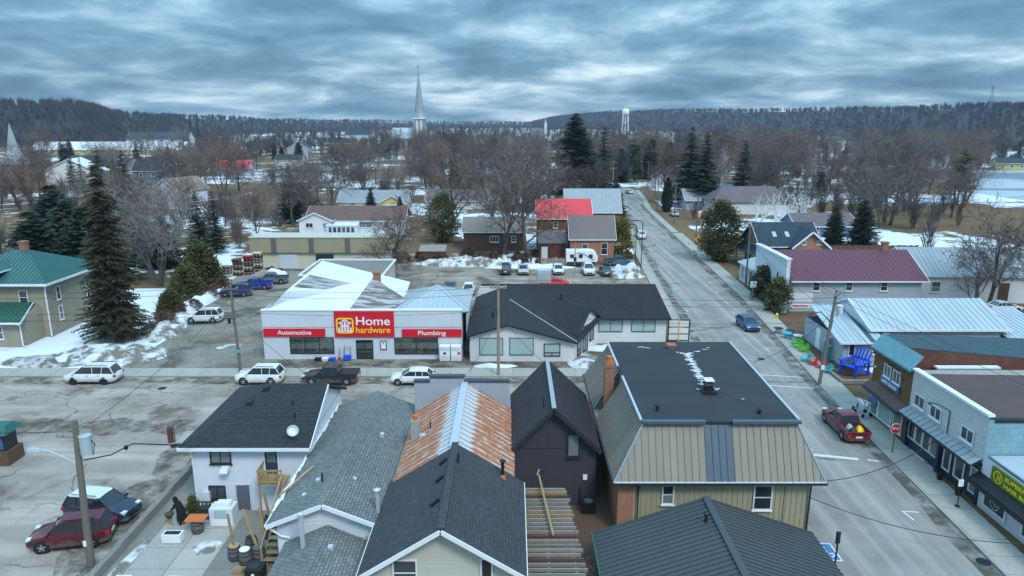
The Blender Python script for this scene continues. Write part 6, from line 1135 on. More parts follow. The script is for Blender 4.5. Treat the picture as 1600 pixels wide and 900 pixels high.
# ================================================================= TREES
class TM:   # light mesh collector for foliage
    def __init__(s): s.v = []; s.f = []
    def tube(s, pts, rs, n):
        base = len(s.v)
        for i, p in enumerate(pts):
            d = (pts[min(i+1, len(pts)-1)]-pts[max(i-1, 0)]).normalized(); x = d.orthogonal().normalized(); y = d.cross(x)
            for k in range(n): a = 6.2832*k/n; s.v.append(p+(x*math.cos(a)+y*math.sin(a))*rs[i])
        for i in range(len(pts)-1):
            for k in range(n): a, b_ = base+i*n+k, base+i*n+(k+1) % n; s.f.append((a, b_, b_+n, a+n))
    def blade(s, a, b_, w_, r_):
        d = (b_-a); x = d.cross(Vector((r_.uniform(-1, 1), r_.uniform(-1, 1), r_.uniform(-1, 1)))).normalized()*w_
        i = len(s.v); s.v += [a-x, a+x, b_]; s.f.append((i, i+1, i+2))
    def quad(s, c, u, v):
        i = len(s.v); s.v += [c-u*.5, c+v*.5, c+u*.5, c-v*.5]; s.f.append((i, i+1, i+2, i+3))
    def mesh(s, name, mat):
        me = bpy.data.meshes.new(name); me.from_pydata([tuple(p) for p in s.v], [], s.f); me.materials.append(M(mat)); return me
def bare_tree(seed, H_=12.0, spread=.42, stems=1, low=.22, n1=9, n2=6, n3=6, n4=7, up=.25, tw=1.0, rad=.023):
    r_ = random.Random(seed); T, C = TM(), TM()
    def rv(k): return Vector((r_.gauss(0, k), r_.gauss(0, k), r_.gauss(0, k)))
    def grow(p, d, ln, rad, lv):
        n = 4 if lv < 2 else 3 if lv < 3 else 2; pts = [p]; dd = d.copy()
        for i in range(n): dd = (dd+rv(.10 if lv < 1 else .17)+Vector((0, 0, up*(.3 if lv else .5)))).normalized(); pts.append(pts[-1]+dd*ln/n)
        rs = [max(rad*(1-.75*i/n), .008) for i in range(n+1)]
        if lv <= 2: T.tube(pts, rs, 6 if lv == 0 else 4 if lv == 1 else 3)
        elif lv == 3: C.tube(pts, rs, 3)
        if lv == 4:
            C.blade(pts[0], pts[-1], .027*tw, r_); return
        cnt = (n1, n2, n3, n4)[lv]
        for k in range(cnt):
            t_ = (low if lv == 0 else .25)+(1-(low if lv == 0 else .25))*(k+r_.random())/cnt; f_ = t_*n; i = min(int(f_), n-1); q = pts[i].lerp(pts[i+1], f_-i)
            ax = (pts[i+1]-pts[i]).normalized(); side = ax.orthogonal(); side.rotate(Matrix.Rotation(k*2.4+r_.uniform(-.5, .5), 3, ax)); an = r_.uniform(.45, .95) if lv == 0 else r_.uniform(.4, .9)
            nd_ = (ax*math.cos(an)+side*math.sin(an)).normalized()
            l2 = ln*(spread+.18*(1-t_))*r_.uniform(.75, 1.2) if lv == 0 else ln*r_.uniform(.42, .62)
            grow(q, nd_, l2, rs[i]*r_.uniform(.45, .6), lv+1)
    for k in range(stems):
        a = 6.283*k/stems+r_.random(); tilt = 0 if stems == 1 else r_.uniform(.15, .38)
        grow(Vector((math.cos(a), math.sin(a), 0))*(.25 if stems > 1 else 0), Vector((math.cos(a)*tilt, math.sin(a)*tilt, 1)).normalized(), H_*.78 if stems == 1 else H_*.8, H_*rad/(stems**.4), 0)
    return T, C
def conifer(seed, H_=14.0, R_=3.2, base=.06, dens=1.0, droop=.35, top=.85, clump=1.0, gap=0.0):
    r_ = random.Random(seed); T, C = TM(), TM()
    T.tube([Vector((0, 0, 0)), Vector((.05, 0, H_*.5)), Vector((0, .03, H_*.97))], [H_*.017, H_*.011, .02], 6)
    n = int(30*dens)
    for i in range(n):
        t_ = base+(1-base)*(i+r_.random())/n; z = H_*t_; ln = R_*((1-t_)**top)*r_.uniform(.72, 1.18)+.18
        nb = max(4, int((5+5*(1-t_))*dens))
        for k in range(nb):
            if r_.random() < gap: continue
            a = 6.283*(k+r_.random()*.8)/nb+i*1.7; d = Vector((math.cos(a), math.sin(a), 0)); l2 = ln*r_.uniform(.65, 1.12)
            p0 = Vector((0, 0, min(H_*.985, z+r_.uniform(-1.1, 1.1)*H_/n))); p1 = p0+d*l2*.55+Vector((0, 0, -droop*l2*.22)); p2 = p0+d*l2+Vector((0, 0, -droop*l2*.62+.12*l2))
            T.blade(p0, p2, .02, r_); side = Vector((-d.y, d.x, 0)); m_ = max(4, int((5+l2*1.6*dens)*1.5))
            for j in range(m_):
                u = (j+.4+r_.random()*.6)/m_; c = (p0.lerp(p1, u/.55) if u < .55 else p1.lerp(p2, (u-.55)/.45)); w_ = (.26+.36*(1-abs(u-.45)))*min(1.15, .4+l2*.3)*clump
                for sgn in (-1, 1):
                    e = side*sgn*w_*r_.uniform(.7, 1.3)+d*w_*r_.uniform(.2, .8)+Vector((0, 0, -w_*r_.uniform(.15, .7))); v = d*w_*.50+Vector((r_.gauss(0, .1), r_.gauss(0, .1), r_.gauss(0, .1)))*w_
                    C.quad(c+e*.45, e, v)
    return T, C
def leafy(seed, H_, prof, n, s_, flat=.5, clumps=0):
    """dense evergreen shrub: leaf sprays through the outer shell of a profile r(t)"""
    r_ = random.Random(seed); T, C = TM(), TM(); T.tube([Vector((0, 0, 0)), Vector((0, 0, H_*.5)), Vector((0, 0, H_*.9))], [H_*.025, H_*.018, .02], 6)
    cl_ = []
    for i in range(clumps):
        t_ = r_.random()**.9; a = r_.uniform(0, 6.283); q = prof(t_)*r_.uniform(.35, .95); cl_.append((Vector((math.cos(a)*q, math.sin(a)*q, H_*t_)), r_.uniform(.5, 1.1)))
    for i in range(n):
        if cl_ and r_.random() < .9:   # boughs: sprays gathered round clump centres, hanging outwards
            cc_, cs = cl_[i % clumps]; w_ = H_*.085*cs; c = cc_+Vector((r_.gauss(0, w_), r_.gauss(0, w_), r_.gauss(0, w_*.7))); o_ = Vector((cc_.x, cc_.y, 0)); o_ = (o_.normalized() if o_.length > .1 else Vector((1, 0, 0)))+Vector((0, 0, .25)); c.z = max(.05, c.z)
            u = (o_+Vector((r_.gauss(0, .45), r_.gauss(0, .45), r_.gauss(0, .45)))).normalized()*s_*r_.uniform(.5, 1.3); v = u.cross(Vector((r_.gauss(0, 1), r_.gauss(0, 1), r_.gauss(0, 1)))).normalized()*s_*flat; C.quad(c, u, v); continue
        t_ = r_.random(); a = r_.uniform(0, 6.283); lump = 1+.42*mnoise.noise(Vector((math.cos(a)*2.0, math.sin(a)*2.0, t_*5.5+seed)))+.25*mnoise.noise(Vector((math.cos(a)*5, math.sin(a)*5, t_*13+seed))); R_ = prof(t_)*lump; k = r_.uniform(.40, 1.0)**.5*(1.0 if r_.random() > .06 else r_.uniform(1.02, 1.22))
        c = Vector((math.cos(a)*R_*k, math.sin(a)*R_*k, H_*t_)); o_ = Vector((math.cos(a), math.sin(a), .55)).normalized()
        u = (o_+Vector((r_.gauss(0, .5), r_.gauss(0, .5), r_.gauss(0, .5)))).normalized()*s_*r_.uniform(.6, 1.4); v = u.cross(Vector((r_.gauss(0, 1), r_.gauss(0, 1), r_.gauss(0, 1)))).normalized()*s_*flat
        C.quad(c, u, v)
    return T, C
PROTO = {}
def proto(key, tc, tm, cm, h): PROTO[key] = (tc[0].mesh('trunk', tm), tc[1].mesh('crown', cm), h)
for i in range(4): proto('maple%d' % i, bare_tree(10+i, 12, .40+.04*i, 1, .2, 10+i % 3, 7, 6, 7, tw=1.15), 'bark', ('twig', 'twig_red', 'twig', 'twig_pale')[i], 12)
for i in range(2): proto('round%d' % i, bare_tree(30+i, 11, .5, 1, .16, 12, 7, 7, 7, up=.15, tw=1.15), 'bark', ('twig_red', 'twig')[i], 11)
proto('vase0', bare_tree(41, 12, .36, 7, .25, 6, 5, 6, 6, up=.3, tw=1.0), 'bark', 'twig_pale', 11.5)
proto('vase1', bare_tree(42, 11, .36, 5, .2, 6, 5, 6, 6, up=.3, tw=1.1), 'bark', 'twig_red', 10.5)
proto('birch0', bare_tree(43, 10, .28, 4, .35, 5, 3, 4, 3, up=.35, rad=.042), 'bark_birch', 'twig_pale', 9.5)
proto('spread0', bare_tree(44, 13, .55, 1, .15, 11, 7, 7, 6, up=.12, tw=.9), 'bark', 'twig', 12)
proto('shrub0', bare_tree(45, 3, .5, 6, .1, 5, 4, 4, 3, up=.2, tw=.7), 'bark', 'twig_red', 3)
for i in range(3): proto('spruce%d' % i, conifer(60+i, 15, 3.0+.5*i, .07, 1.0+.1*i), 'bark', 'spruce', 15)
proto('spruce_big', conifer(70, 19, 4.2, .06, 1.9, .5, .62, .8, .12), 'bark', 'spruce_brown', 19)
proto('spruce_wide', conifer(71, 24, 7.0, .05, 1.9, .4, .75, 1.05), 'bark', 'spruce', 24)
proto('spruce_blue', conifer(72, 11, 3.4, .04, 1.5, .3, .85, .95), 'bark', 'spruce_blue', 11)
for i in range(2): proto('pine%d' % i, conifer(80+i, 14, 4.2, .30, .8, .05, .45, 1.5, .3), 'bark', 'pine', 14)
proto('dark_pine', conifer(84, 13, 4.0, .05, 1.3, .2, .5, 1.2, .1), 'bark', 'spruce', 13)
proto('cedar_round', leafy(90, 9.6, lambda t_: 3.7*math.sin(math.pi*min(1, max(0, (t_-.08)/.92))**.75)**.7 if t_ > .14 else .2, 9000, .50, .42, 95), 'bark', 'cedar', 9.6)
proto('cedar_gold', leafy(91, 6.6, lambda t_: 1.75*(math.sin(math.pi*(.12+.88*t_)**.8))**.8+.1, 5000, .38, .45, 60), 'bark', 'cedar_gold', 6.6)
proto('cedar_column', leafy(92, 8.8, lambda t_: 1.3*(math.sin(math.pi*(.1+.9*t_)**.8))**.8+.05, 3200, .5), 'bark', 'spruce', 8.8)
proto('cedar_shrub', leafy(93, 4.4, lambda t_: 1.75*(math.sin(math.pi*(.16+.84*t_)**.85))**.7+.05, 4200, .36, .45, 45), 'bark', 'cedar', 4.4)
proto('cedar_mass', leafy(94, 6.0, lambda t_: 4.0*(1-t_*.55)*(1-t_**6), 15000, .52, .5, 130), 'bark', 'cedar', 6.0)
proto('yellow_shrub', leafy(95, 2.4, lambda t_: 1.3*(1-t_**3), 1300, .4), 'bark', 'cedar_gold', 2.4)
proto('russet_shrub', leafy(96, 1.6, lambda t_: 1.2*(1-t_**3)+.1, 900, .42, .22), 'bark', 'hedge_brown', 1.6)
def tree(name, label, key, x, y, h, rz=None, group=None, cat='tree', wide=1.0, rr=random.Random(5)):
    tm, cm, ph = PROTO[key]; t = thing(name, label, cat, (x, y, -.05), rr.uniform(0, 6.28) if rz is None else rz, group); k = h/ph; t.scale = (k*wide, k*wide, k)
    for nm, me in (('trunk', tm), ('crown', cm)): o = bpy.data.objects.new(nm, me); COL.objects.link(o); o.parent = t
    return t
for a in [('spruce_tree', 'huge brownish spruce standing before the snowy lawn left of the lot', 'spruce_big', -42.6, 72.6, 19.2, .78),
 ('spruce_tree', 'left one of the two pointed spruces behind the huge spruce', 'spruce0', -105.3, 181.5, 17), ('spruce_tree', 'right one of the two pointed spruces behind the huge spruce', 'spruce1', -99.5, 182, 15.9),
 ('spruce_tree', 'spruce beside the orange brick steeple', 'spruce0', -165, 238, 15.7), ('spruce_tree', 'left one of the spruce pair below the yellow hall', 'spruce1', -143, 231, 12.8), ('spruce_tree', 'right one of the spruce pair below the yellow hall', 'spruce0', -134, 221, 11.8),
 ('spruce_tree', 'lone spruce before the long yellow hall', 'spruce2', -203.4, 387.8, 12.6), ('spruce_tree', 'left dark spruce by the far blue roofs', 'spruce1', -338, 758, 24), ('spruce_tree', 'right dark spruce by the far blue roofs', 'spruce0', -312, 717, 21),
 ('spruce_tree', 'dark pointed spruce left of the brown-roofed bungalow', 'spruce2', -50.6, 161, 13.7), ('spruce_tree', 'small far spruce left of the red brick house', 'spruce1', -138.9, 419, 11), ('spruce_tree', 'slim blue spruce before the cream garage', 'spruce_blue', -35.3, 176, 6.9),
 ('cedar_tree', 'small dark cone cedar right of the cream garage door', 'cedar_column', -27.4, 172, 4.8), ('cedar_tree', 'rounded olive cedar behind the rusty shed', 'cedar_round', -13.4, 134.5, 9), ('spruce_tree', 'dark spruce left of centre below the church', 'spruce2', -18.8, 231, 14),
 ('spruce_tree', 'dark spruce just right of the church', 'spruce1', -37.1, 519, 21), ('pine_tree', 'rounded dark pine right of the church spruce', 'dark_pine', -29, 505, 14), ('spruce_tree', 'spruce behind the cedar hedge', 'spruce0', -52.3, 123, 11.2), ('spruce_tree', 'darker spruce left behind the cedar hedge', 'spruce2', -58, 129, 10.5),
 ('spruce_tree', 'tallest broad dark spruce left of the street', 'spruce_wide', 20.0, 226, 25.4, 1.6), ('spruce_tree', 'slim tall spruce beside the broadest one', 'spruce0', 29.7, 231, 21, 1.2), ('pine_tree', 'dark pine closing the view at the street end', 'dark_pine', 41, 268, 13), ('pine_tree', 'olive pine just right of the street end', 'pine1', 45.5, 258, 11), ('spruce_tree', 'spruce standing left behind the street end', 'spruce1', 35, 276, 13), ('bare_tree', 'broad bare tree closing the street end', 'round1', 38.5, 262, 10), ('spruce_tree', 'blue-grey spruce beside the street by the grey barn', 'spruce_blue', 23.4, 160, 10.9),
 ('spruce_tree', 'left half of the tall twin spruces right of the street', 'spruce1', 48.2, 192.6, 21.5, 1.2), ('spruce_tree', 'right half of the tall twin spruces right of the street', 'spruce2', 51.2, 188, 20.2, 1.1), ('spruce_tree', 'olive spruce right of the twin spruces', 'spruce1', 75.3, 231, 17, 1.2),
 ('spruce_tree', 'leaning-topped conifer among the right bare trees', 'spruce0', 92.3, 212, 12.3), ('pine_tree', 'tall ragged pine at the lake shore', 'pine0', 123.6, 195.6, 15.5), ('spruce_tree', 'left one of two slim conifers above the lake house', 'spruce0', 309.4, 551.7, 16.8), ('spruce_tree', 'right one of two slim conifers above the lake house', 'spruce0', 318, 553, 15.4), ('spruce_tree', 'dark conifer clump left of the slim pair', 'spruce2', 285, 589, 18),
 ('spruce_tree', 'dark conifer before the far white houses', 'spruce1', 180.8, 387.8, 13.6), ('pine_tree', 'leftmost pine of the clump beyond the street end', 'pine0', 49.7, 290, 16), ('pine_tree', 'middle pine of the clump beyond the street end', 'dark_pine', 55.4, 284, 16), ('pine_tree', 'rightmost pine of the clump beyond the street end', 'dark_pine', 61.5, 280, 15),
 ('cedar_tree', 'big round olive cedar beside the right sidewalk', 'cedar_round', 34.6, 115.5, 9.6), ('cedar_tree', 'golden cedar at the corner of the brick cottage', 'cedar_gold', 18.7, 118.3, 6.6), ('cedar_tree', 'dark columnar cedar beside the far sidewalk', 'cedar_column', 39.6, 180, 8.8),
 ('cedar_shrub', 'left olive cedar shrub before the white shopfront', 'cedar_shrub', 32.9, 89.6, 4.3), ('cedar_shrub', 'right olive cedar shrub beside the false front', 'cedar_shrub', 32.5, 83.2, 4.2), ('cedar_hedge', 'large clipped cedar hedge mass beside the blue cars', 'cedar_mass', -43.6, 96.5, 6.2, .8), ('cedar_hedge', 'middle of the cedar hedge, lower than its far end', 'cedar_mass', -42.6, 89.5, 4.4, .9), ('cedar_hedge', 'lowest near end of the cedar hedge', 'cedar_mass', -41.6, 83, 2.8), ('yellow_shrub', 'low yellow shrub before the golden cedar', 'yellow_shrub', 18.9, 113.6, 2.2),
 ('spruce_tree', 'dark spruce right of the mauve-brown bungalow', 'dark_pine', 65.1, 129.6, 9), ('spruce_tree', 'smaller dark spruce behind the board fence', 'dark_pine', 60.5, 131, 7.4), ('spruce_tree', 'distant conifer behind the round olive pine clump', 'spruce1', 98, 420, 13),
 ('bare_tree', 'fan-shaped bare tree behind the huge spruce', 'vase0', -50, 97.5, 12.6), ('bare_tree', 'reddish bare maple beside the annex in the rear lot', 'round0', -17.2, 101, 10.6), ('bare_tree', 'tall bare tree before the salmon roof', 'maple3', 2.6, 114.6, 17), ('bare_tree', 'second tall bare tree beside the salmon-roofed house', 'maple1', -1.6, 117.5, 14),
 ('bare_tree', 'wide spreading bare tree before the lake', 'spread0', 84.6, 156.6, 14.8), ('bare_tree', 'dark bare tree growing before the pale barn', 'maple0', 59.8, 85.5, 12.3), ('bare_tree', 'bare tree at the right edge beside the hall', 'maple2', 64.5, 82, 11), ('bare_tree', 'short bare tree behind the pale blue roof', 'maple0', 54.8, 80, 9),
 ('birch_tree', 'left pale birch clump behind the brick gables', 'birch0', 52.5, 150, 8.6), ('birch_tree', 'middle pale birch clump behind the brick gables', 'birch0', 57.5, 152, 9.0), ('birch_tree', 'right pale birch clump behind the brick gables', 'birch0', 62, 151, 8.4), ('birch_tree', 'white birch behind the blue tarped shed', 'birch0', 72, 246, 14), ('birch_tree', 'pale round birch below the church', 'round1', -25.5, 208.5, 10.6)]:
    tree(*a[:6], wide=(1.0 if len(a) < 7 else a[6]))
rr = random.Random(21)
for i, (x, y, h) in enumerate([(-59, 101, 11), (-65, 106, 12.5), (-71, 112, 13), (-76, 120, 12), (-63, 116, 12), (-83, 127, 14), (-56, 111, 10), (-71, 103, 12), (-69, 122, 13)]):
    tree('pine_tree', ['nearest', 'second', 'third', 'fourth', 'fifth', 'farthest', 'rightmost', 'leftmost near', 'rearmost'][i]+' dark evergreen in the dense stand behind the stone house', 'dark_pine', x, y, h*.86, group='evergreens behind the stone house', wide=1.4)
for i in range(16):
    x = -20+i*1.9+rr.uniform(-1, 1); tree('russet_shrub', 'low russet bush in the row behind the rear parking lot', 'russet_shrub', x if x < 8 else x-24, 113.8+rr.uniform(0, 9), rr.uniform(.9, 1.9), group='russet bushes behind the lot', cat='shrub')
for i in range(10): tree('russet_shrub', 'russet hedge bush along the snowy drive', 'russet_shrub', -40.2+rr.uniform(-1.2, .5), 72+i*2.6, rr.uniform(1.0, 1.8), group='russet bushes along the drive', cat='shrub')
for i in range(5): tree('bare_shrub', 'tangled bare shrub in the yard beside the slate roof', 'shrub0', 3.7+rr.uniform(-.3, .3), 27+i*1.1, rr.uniform(1.0, 1.7), group='yard shrubs', cat='shrub')
# bare town trees, as thick as the photograph shows them
HOUSES = [(o.location.x, o.location.y) for o in COL.objects if o.parent is None and o.get('category') in ('house', 'barn', 'shed', 'building', 'church', 'shop', 'store')]
def road_x(y): return (interp(ML, y)+interp(MR, y))/2
keys = ['maple0', 'maple1', 'maple2', 'maple3', 'round0', 'round1', 'vase1', 'maple0', 'maple2']
zones = {0: 'bare tree in the brown winter woods left of the church', 1: 'bare tree in the brown winter woods between church and street', 2: 'bare tree in the grey winter woods right of the street', 3: 'bare tree among the far right woods by the lake'}
cnt = 0; tries = 0
while cnt < 285 and tries < 20000:
    tries += 1; y = 124+340*(rr.random()**.8); x = rr.uniform(-.80, .80)*y
    px = 800+1100*x/(y*.9726+5.3)
    if abs(x-road_x(y)) < 8.5 or min((x-a)**2+(y-b_)**2 for a, b_ in HOUSES) < 100: continue
    if x > 100 and y < 350 and x > 100+(y-150)*.62: continue          # lake
    if 380 < px < 640 and 200 < y < 420 and rr.random() < .75: continue  # snowy fields left of the church
    if px < 330 and y > 300 and rr.random() < .85: continue
    if -48 < x < 2 and y < 146 and rr.random() < .93: continue
    if y < 150 and x < -40 and rr.random() < .5: continue
    if 0 < x < 24 and y < 185: continue
    if 28 < x < 70 and y < 160: continue
    z = 0 if px < 600 else 1 if px < 960 else 2 if px < 1320 else 3
    if any(abs(x-a) < (y-b_)*.03+6 and y < b_ and y > b_-14 for a, b_ in HOUSES): continue
    ky = rr.choice(keys); tree('bare_tree', zones[z].replace('bare tree', {'m0': 'slender bare', 'm1': 'reddish bare', 'm2': 'broad bare', 'm3': 'pale bare', 'r0': 'round reddish bare', 'r1': 'round bare', 'v1': 'many-stemmed bare'}[ky[0]+ky[-1]]+' tree '+('near the houses' if y < 200 else 'midway back' if y < 310 else 'far back')), ky, x, y, rr.uniform(9.0, 16.0)*(1.12 if y > 300 else 1), group='winter woods %s' % ('left', 'middle', 'right', 'lakeside')[z], rr=rr, wide=rr.uniform(.9, 1.15)); cnt += 1
for i in range(60):
    y = 260+rr.random()*230; x = rr.uniform(-.75, .75)*y
    if abs(x-road_x(y)) < 9 or (x > 100 and y < 350) or min((x-a)**2+(y-b_)**2 for a, b_ in HOUSES) < 90: continue
    tree('spruce_tree', 'dark conifer scattered among the distant town woods', rr.choice(['spruce0', 'spruce1', 'spruce2', 'dark_pine']), x, y, rr.uniform(7, 12.5), group='scattered town conifers', rr=rr)
UNDER = []
while len(UNDER) < 1050:
    y = 118+380*rr.random()**.85; x = rr.uniform(-.82, .82)*y; px = 800+1100*x/(y*.9726+5.3)
    if abs(x-road_x(y)) < 9 or min((x-a)**2+(y-b_)**2 for a, b_ in HOUSES) < 80: continue
    if x > 100 and y < 350 and x > 98+(y-150)*.62: continue
    if -50 < x < 72 and y < 165 and not (x > 62 and y > 100): continue
    if (300 < px < 640 and 190 < y < 440 or px < 330 and y > 290) and (mnoise.noise(Vector((x*.03, y*.03, 4))) < .30): continue
    if any(abs(x-a) < 9 and b_-16 < y < b_ for a, b_ in HOUSES): continue
    if mnoise.noise(Vector((x*.02, y*.02, 9))) < -.25: continue
    UNDER.append((x, y, -.05))
# ---------------------------------------------------------------- hills and far forest
def ridge(name, crest, front, seed):
    g = MB(); n = 60; rows = 12; P = [Vector(c) for c in crest]; pts = []
    for i in range(n+1):
        f_ = i/n*(len(P)-1); k = min(int(f_), len(P)-2); c = P[k].lerp(P[k+1], f_-k); row = []
        for j in range(rows+1):
            t_ = j/rows; s_ = front+(1.35-front)*t_; tc_ = (1-front)/(1.35-front)
            u = t_/tc_ if t_ < tc_ else 1-(t_-tc_)/(1-tc_); z = -3+(c.z+3)*(u*u*(3-2*u))
            z += 5*u*mnoise.noise(Vector((c.x*.006, c.y*s_*.006, seed)))+2*u*mnoise.noise(Vector((c.x*.02+seed, c.y*s_*.02, 0)))
            row.append(Vector((c.x*s_, c.y*s_, z)))
        pts.append(row)
    for i in range(n):
        for j in range(rows): g.face([pts[i][j], pts[i+1][j], pts[i+1][j+1], pts[i][j+1]])
    o = g.build(name, 'far_hill', kind='structure', smooth=80); return pts
RR = ridge('hills', [(71, 2600, 8), (175, 2400, 33), (300, 2200, 42), (490, 1800, 41), (636, 1400, 39), (690, 1080, 38), (745, 880, 38), (820, 700, 38)], .70, 1)
RL = ridge('hills', [(-640, 560, 37), (-575, 780, 40), (-523, 880, 38), (-540, 980, 27), (-585, 1280, 24), (-535, 1680, 17), (-400, 2150, 13), (0, 2650, 8), (300, 2900, 8)], .72, 2)
nr = np.random.default_rng(4)
def low_bare(seed):
    r_ = random.Random(seed); T = TM(); T.tube([Vector((0, 0, 0)), Vector((0, 0, .75))], [.02, .01], 3)
    for k in range(44):
        a = r_.uniform(0, 6.283); z0 = r_.uniform(.2, .65); r2 = r_.uniform(.08, .36); z1 = min(1, z0+r_.uniform(.15, .42)); T.blade(Vector((math.cos(a)*r2*.25, math.sin(a)*r2*.25, z0)), Vector((math.cos(a)*r2, math.sin(a)*r2, z1)), r_.uniform(.010, .024), r_)
    return T
def low_conifer(seed):
    r_ = random.Random(seed); T = TM()
    for k in range(16):
        t_ = k/16; z = .06+.94*t_; rad = .23*(1-t_)+.02
        for q in range(3): a = r_.uniform(0, 6.283); T.blade(Vector((math.cos(a)*rad, math.sin(a)*rad, z-.07)), Vector((0, 0, z+.14)), rad*.5, r_)
    return T
def scatter(name, protos, pos, h, mat):
    """many far trees as one mesh"""
    V, F, off = [], [], 0
    for T, idx in protos:
        base = np.array([tuple(p) for p in T.v]); tri = []
        for f_ in T.f: tri += [f_[:3]] if len(f_) == 3 else [f_[:3], (f_[0], f_[2], f_[3])]
        tri = np.array(tri)
        for i in idx:
            a = nr.uniform(0, 6.283); c, s_ = math.cos(a)*h[i], math.sin(a)*h[i]; q = np.stack([base[:, 0]*c-base[:, 1]*s_, base[:, 0]*s_+base[:, 1]*c, base[:, 2]*h[i]], 1)+pos[i]
            V.append(q); F.append(tri+off); off += len(base)
    V, F = np.concatenate(V), np.concatenate(F); me = bpy.data.meshes.new(name); me.vertices.add(len(V)); me.vertices.foreach_set('co', V.astype(np.float32).ravel()); me.loops.add(F.size); me.loops.foreach_set('vertex_index', F.astype(np.int32).ravel()); me.polygons.add(len(F)); me.polygons.foreach_set('loop_start', np.arange(0, F.size, 3, dtype=np.int32)); me.update()
    me.materials.append(M(mat)); o = bpy.data.objects.new(name, me); COL.objects.link(o); o['kind'] = 'stuff'; return o
P_, C_ = [], []
def on_ridge(pts, n, lst, lo=.0, hi=.62, con=.0):
    for k in range(n):
        f_, g_ = nr.uniform(0, len(pts)-1.001), nr.uniform(lo, hi)*(len(pts[0])-1); i, j = int(f_), int(g_); u, v = f_-i, g_-j
        q = pts[i][j].lerp(pts[i+1][j], u).lerp(pts[i][j+1].lerp(pts[i+1][j+1], u), v); (C_ if nr.random() < con else lst).append((q.x, q.y, q.z-.3))
on_ridge(RR, 4300, P_, .03, .5, .10); on_ridge(RR, 420, P_, .44, .50, .5); on_ridge(RL, 4000, P_, .03, .52, .16); on_ridge(RL, 150, P_, .44, .50, .45)
k = 0
while k < 3300:
    y = 440+1500*nr.random()**1.5; x = nr.uniform(-.82, .82)*y; px = 800+1100*x/(y*.9726)
    if (x > 130 and y < 460+(x-130)*.25) or min((x-a)**2+(y-b_)**2 for a, b_ in HOUSES) < 180: continue
    if px < 280 and 440 < y < 900 and nr.random() < .95: continue
    if any(abs(x-a) < 14 and b_-70 < y < b_ for a, b_ in HOUSES if b_ > 430): continue
    (C_ if nr.random() < .075 else P_).append((x, y, 0)); k += 1
def brush(seed):
    r_ = random.Random(seed); T = TM()
    for k in range(170):
        a = r_.uniform(0, 6.283); z0 = r_.uniform(.0, .6); r2 = r_.uniform(.05, .45)*(.5+z0); T.blade(Vector((math.cos(a)*r2*.3, math.sin(a)*r2*.3, z0)), Vector((math.cos(a)*r2, math.sin(a)*r2, min(1.05, z0+r_.uniform(.2, .5)))), r_.uniform(.004, .010), r_)
    return T
UN = np.array(UNDER); iu = np.arange(len(UN)); scatter('brushwood', [(brush(s_), iu[s_::4]) for s_ in range(4)], UN, nr.uniform(3.5, 8.5, len(UN)), 'twig_mass')
for k in range(170): y = nr.uniform(560, 760); C_.append((y*nr.uniform(.63, .82), y, 0))
P_, C_ = np.array(P_), np.array(C_)
hb = nr.uniform(8, 13.5, len(P_)); hc = nr.uniform(5, 11.5, len(C_)); ix = np.arange(len(P_)); ic = np.arange(len(C_))
scatter('distant_bare_forest', [(low_bare(s_), ix[s_::5]) for s_ in range(5)], P_, hb, 'far_wood'); scatter('distant_conifers', [(low_conifer(s_), ic[s_::3]) for s_ in range(3)], C_, hc, 'far_pine')
# ================================================================= VEHICLES
def loft(rings, close=True):
    g = MB(); n = len(rings[0])
    for a, b_ in zip(rings, rings[1:]):
        for k in range(n): g.face([a[k], b_[k], b_[(k+1) % n], a[(k+1) % n]])
    if close: g.face(rings[0]); g.face(rings[-1][::-1])
    return g
CARS = {  # L, W, belt, roof, hood, deck, xa windshield foot, xb roof front, xc roof rear, xd rear glass foot, wheel radius, wheelbase
 'suv': (4.5, 1.88, 1.08, 1.78, 1.08, 1.1, 1.05, .38, -1.75, -2.12, .38, 2.65), 'minivan': (5.0, 1.95, 1.06, 1.80, .98, 1.05, 1.45, .65, -2.0, -2.38, .34, 2.95), 'hatch': (4.2, 1.78, .92, 1.45, .90, .95, 1.05, .22, -1.45, -1.95, .32, 2.6),
 'sedan': (4.6, 1.8, .92, 1.43, .88, .98, 1.05, .25, -.95, -1.65, .32, 2.7), 'pickup': (5.4, 1.92, 1.1, 1.75, 1.08, .82, 1.05, .42, -.72, -.92, .40, 3.4)}
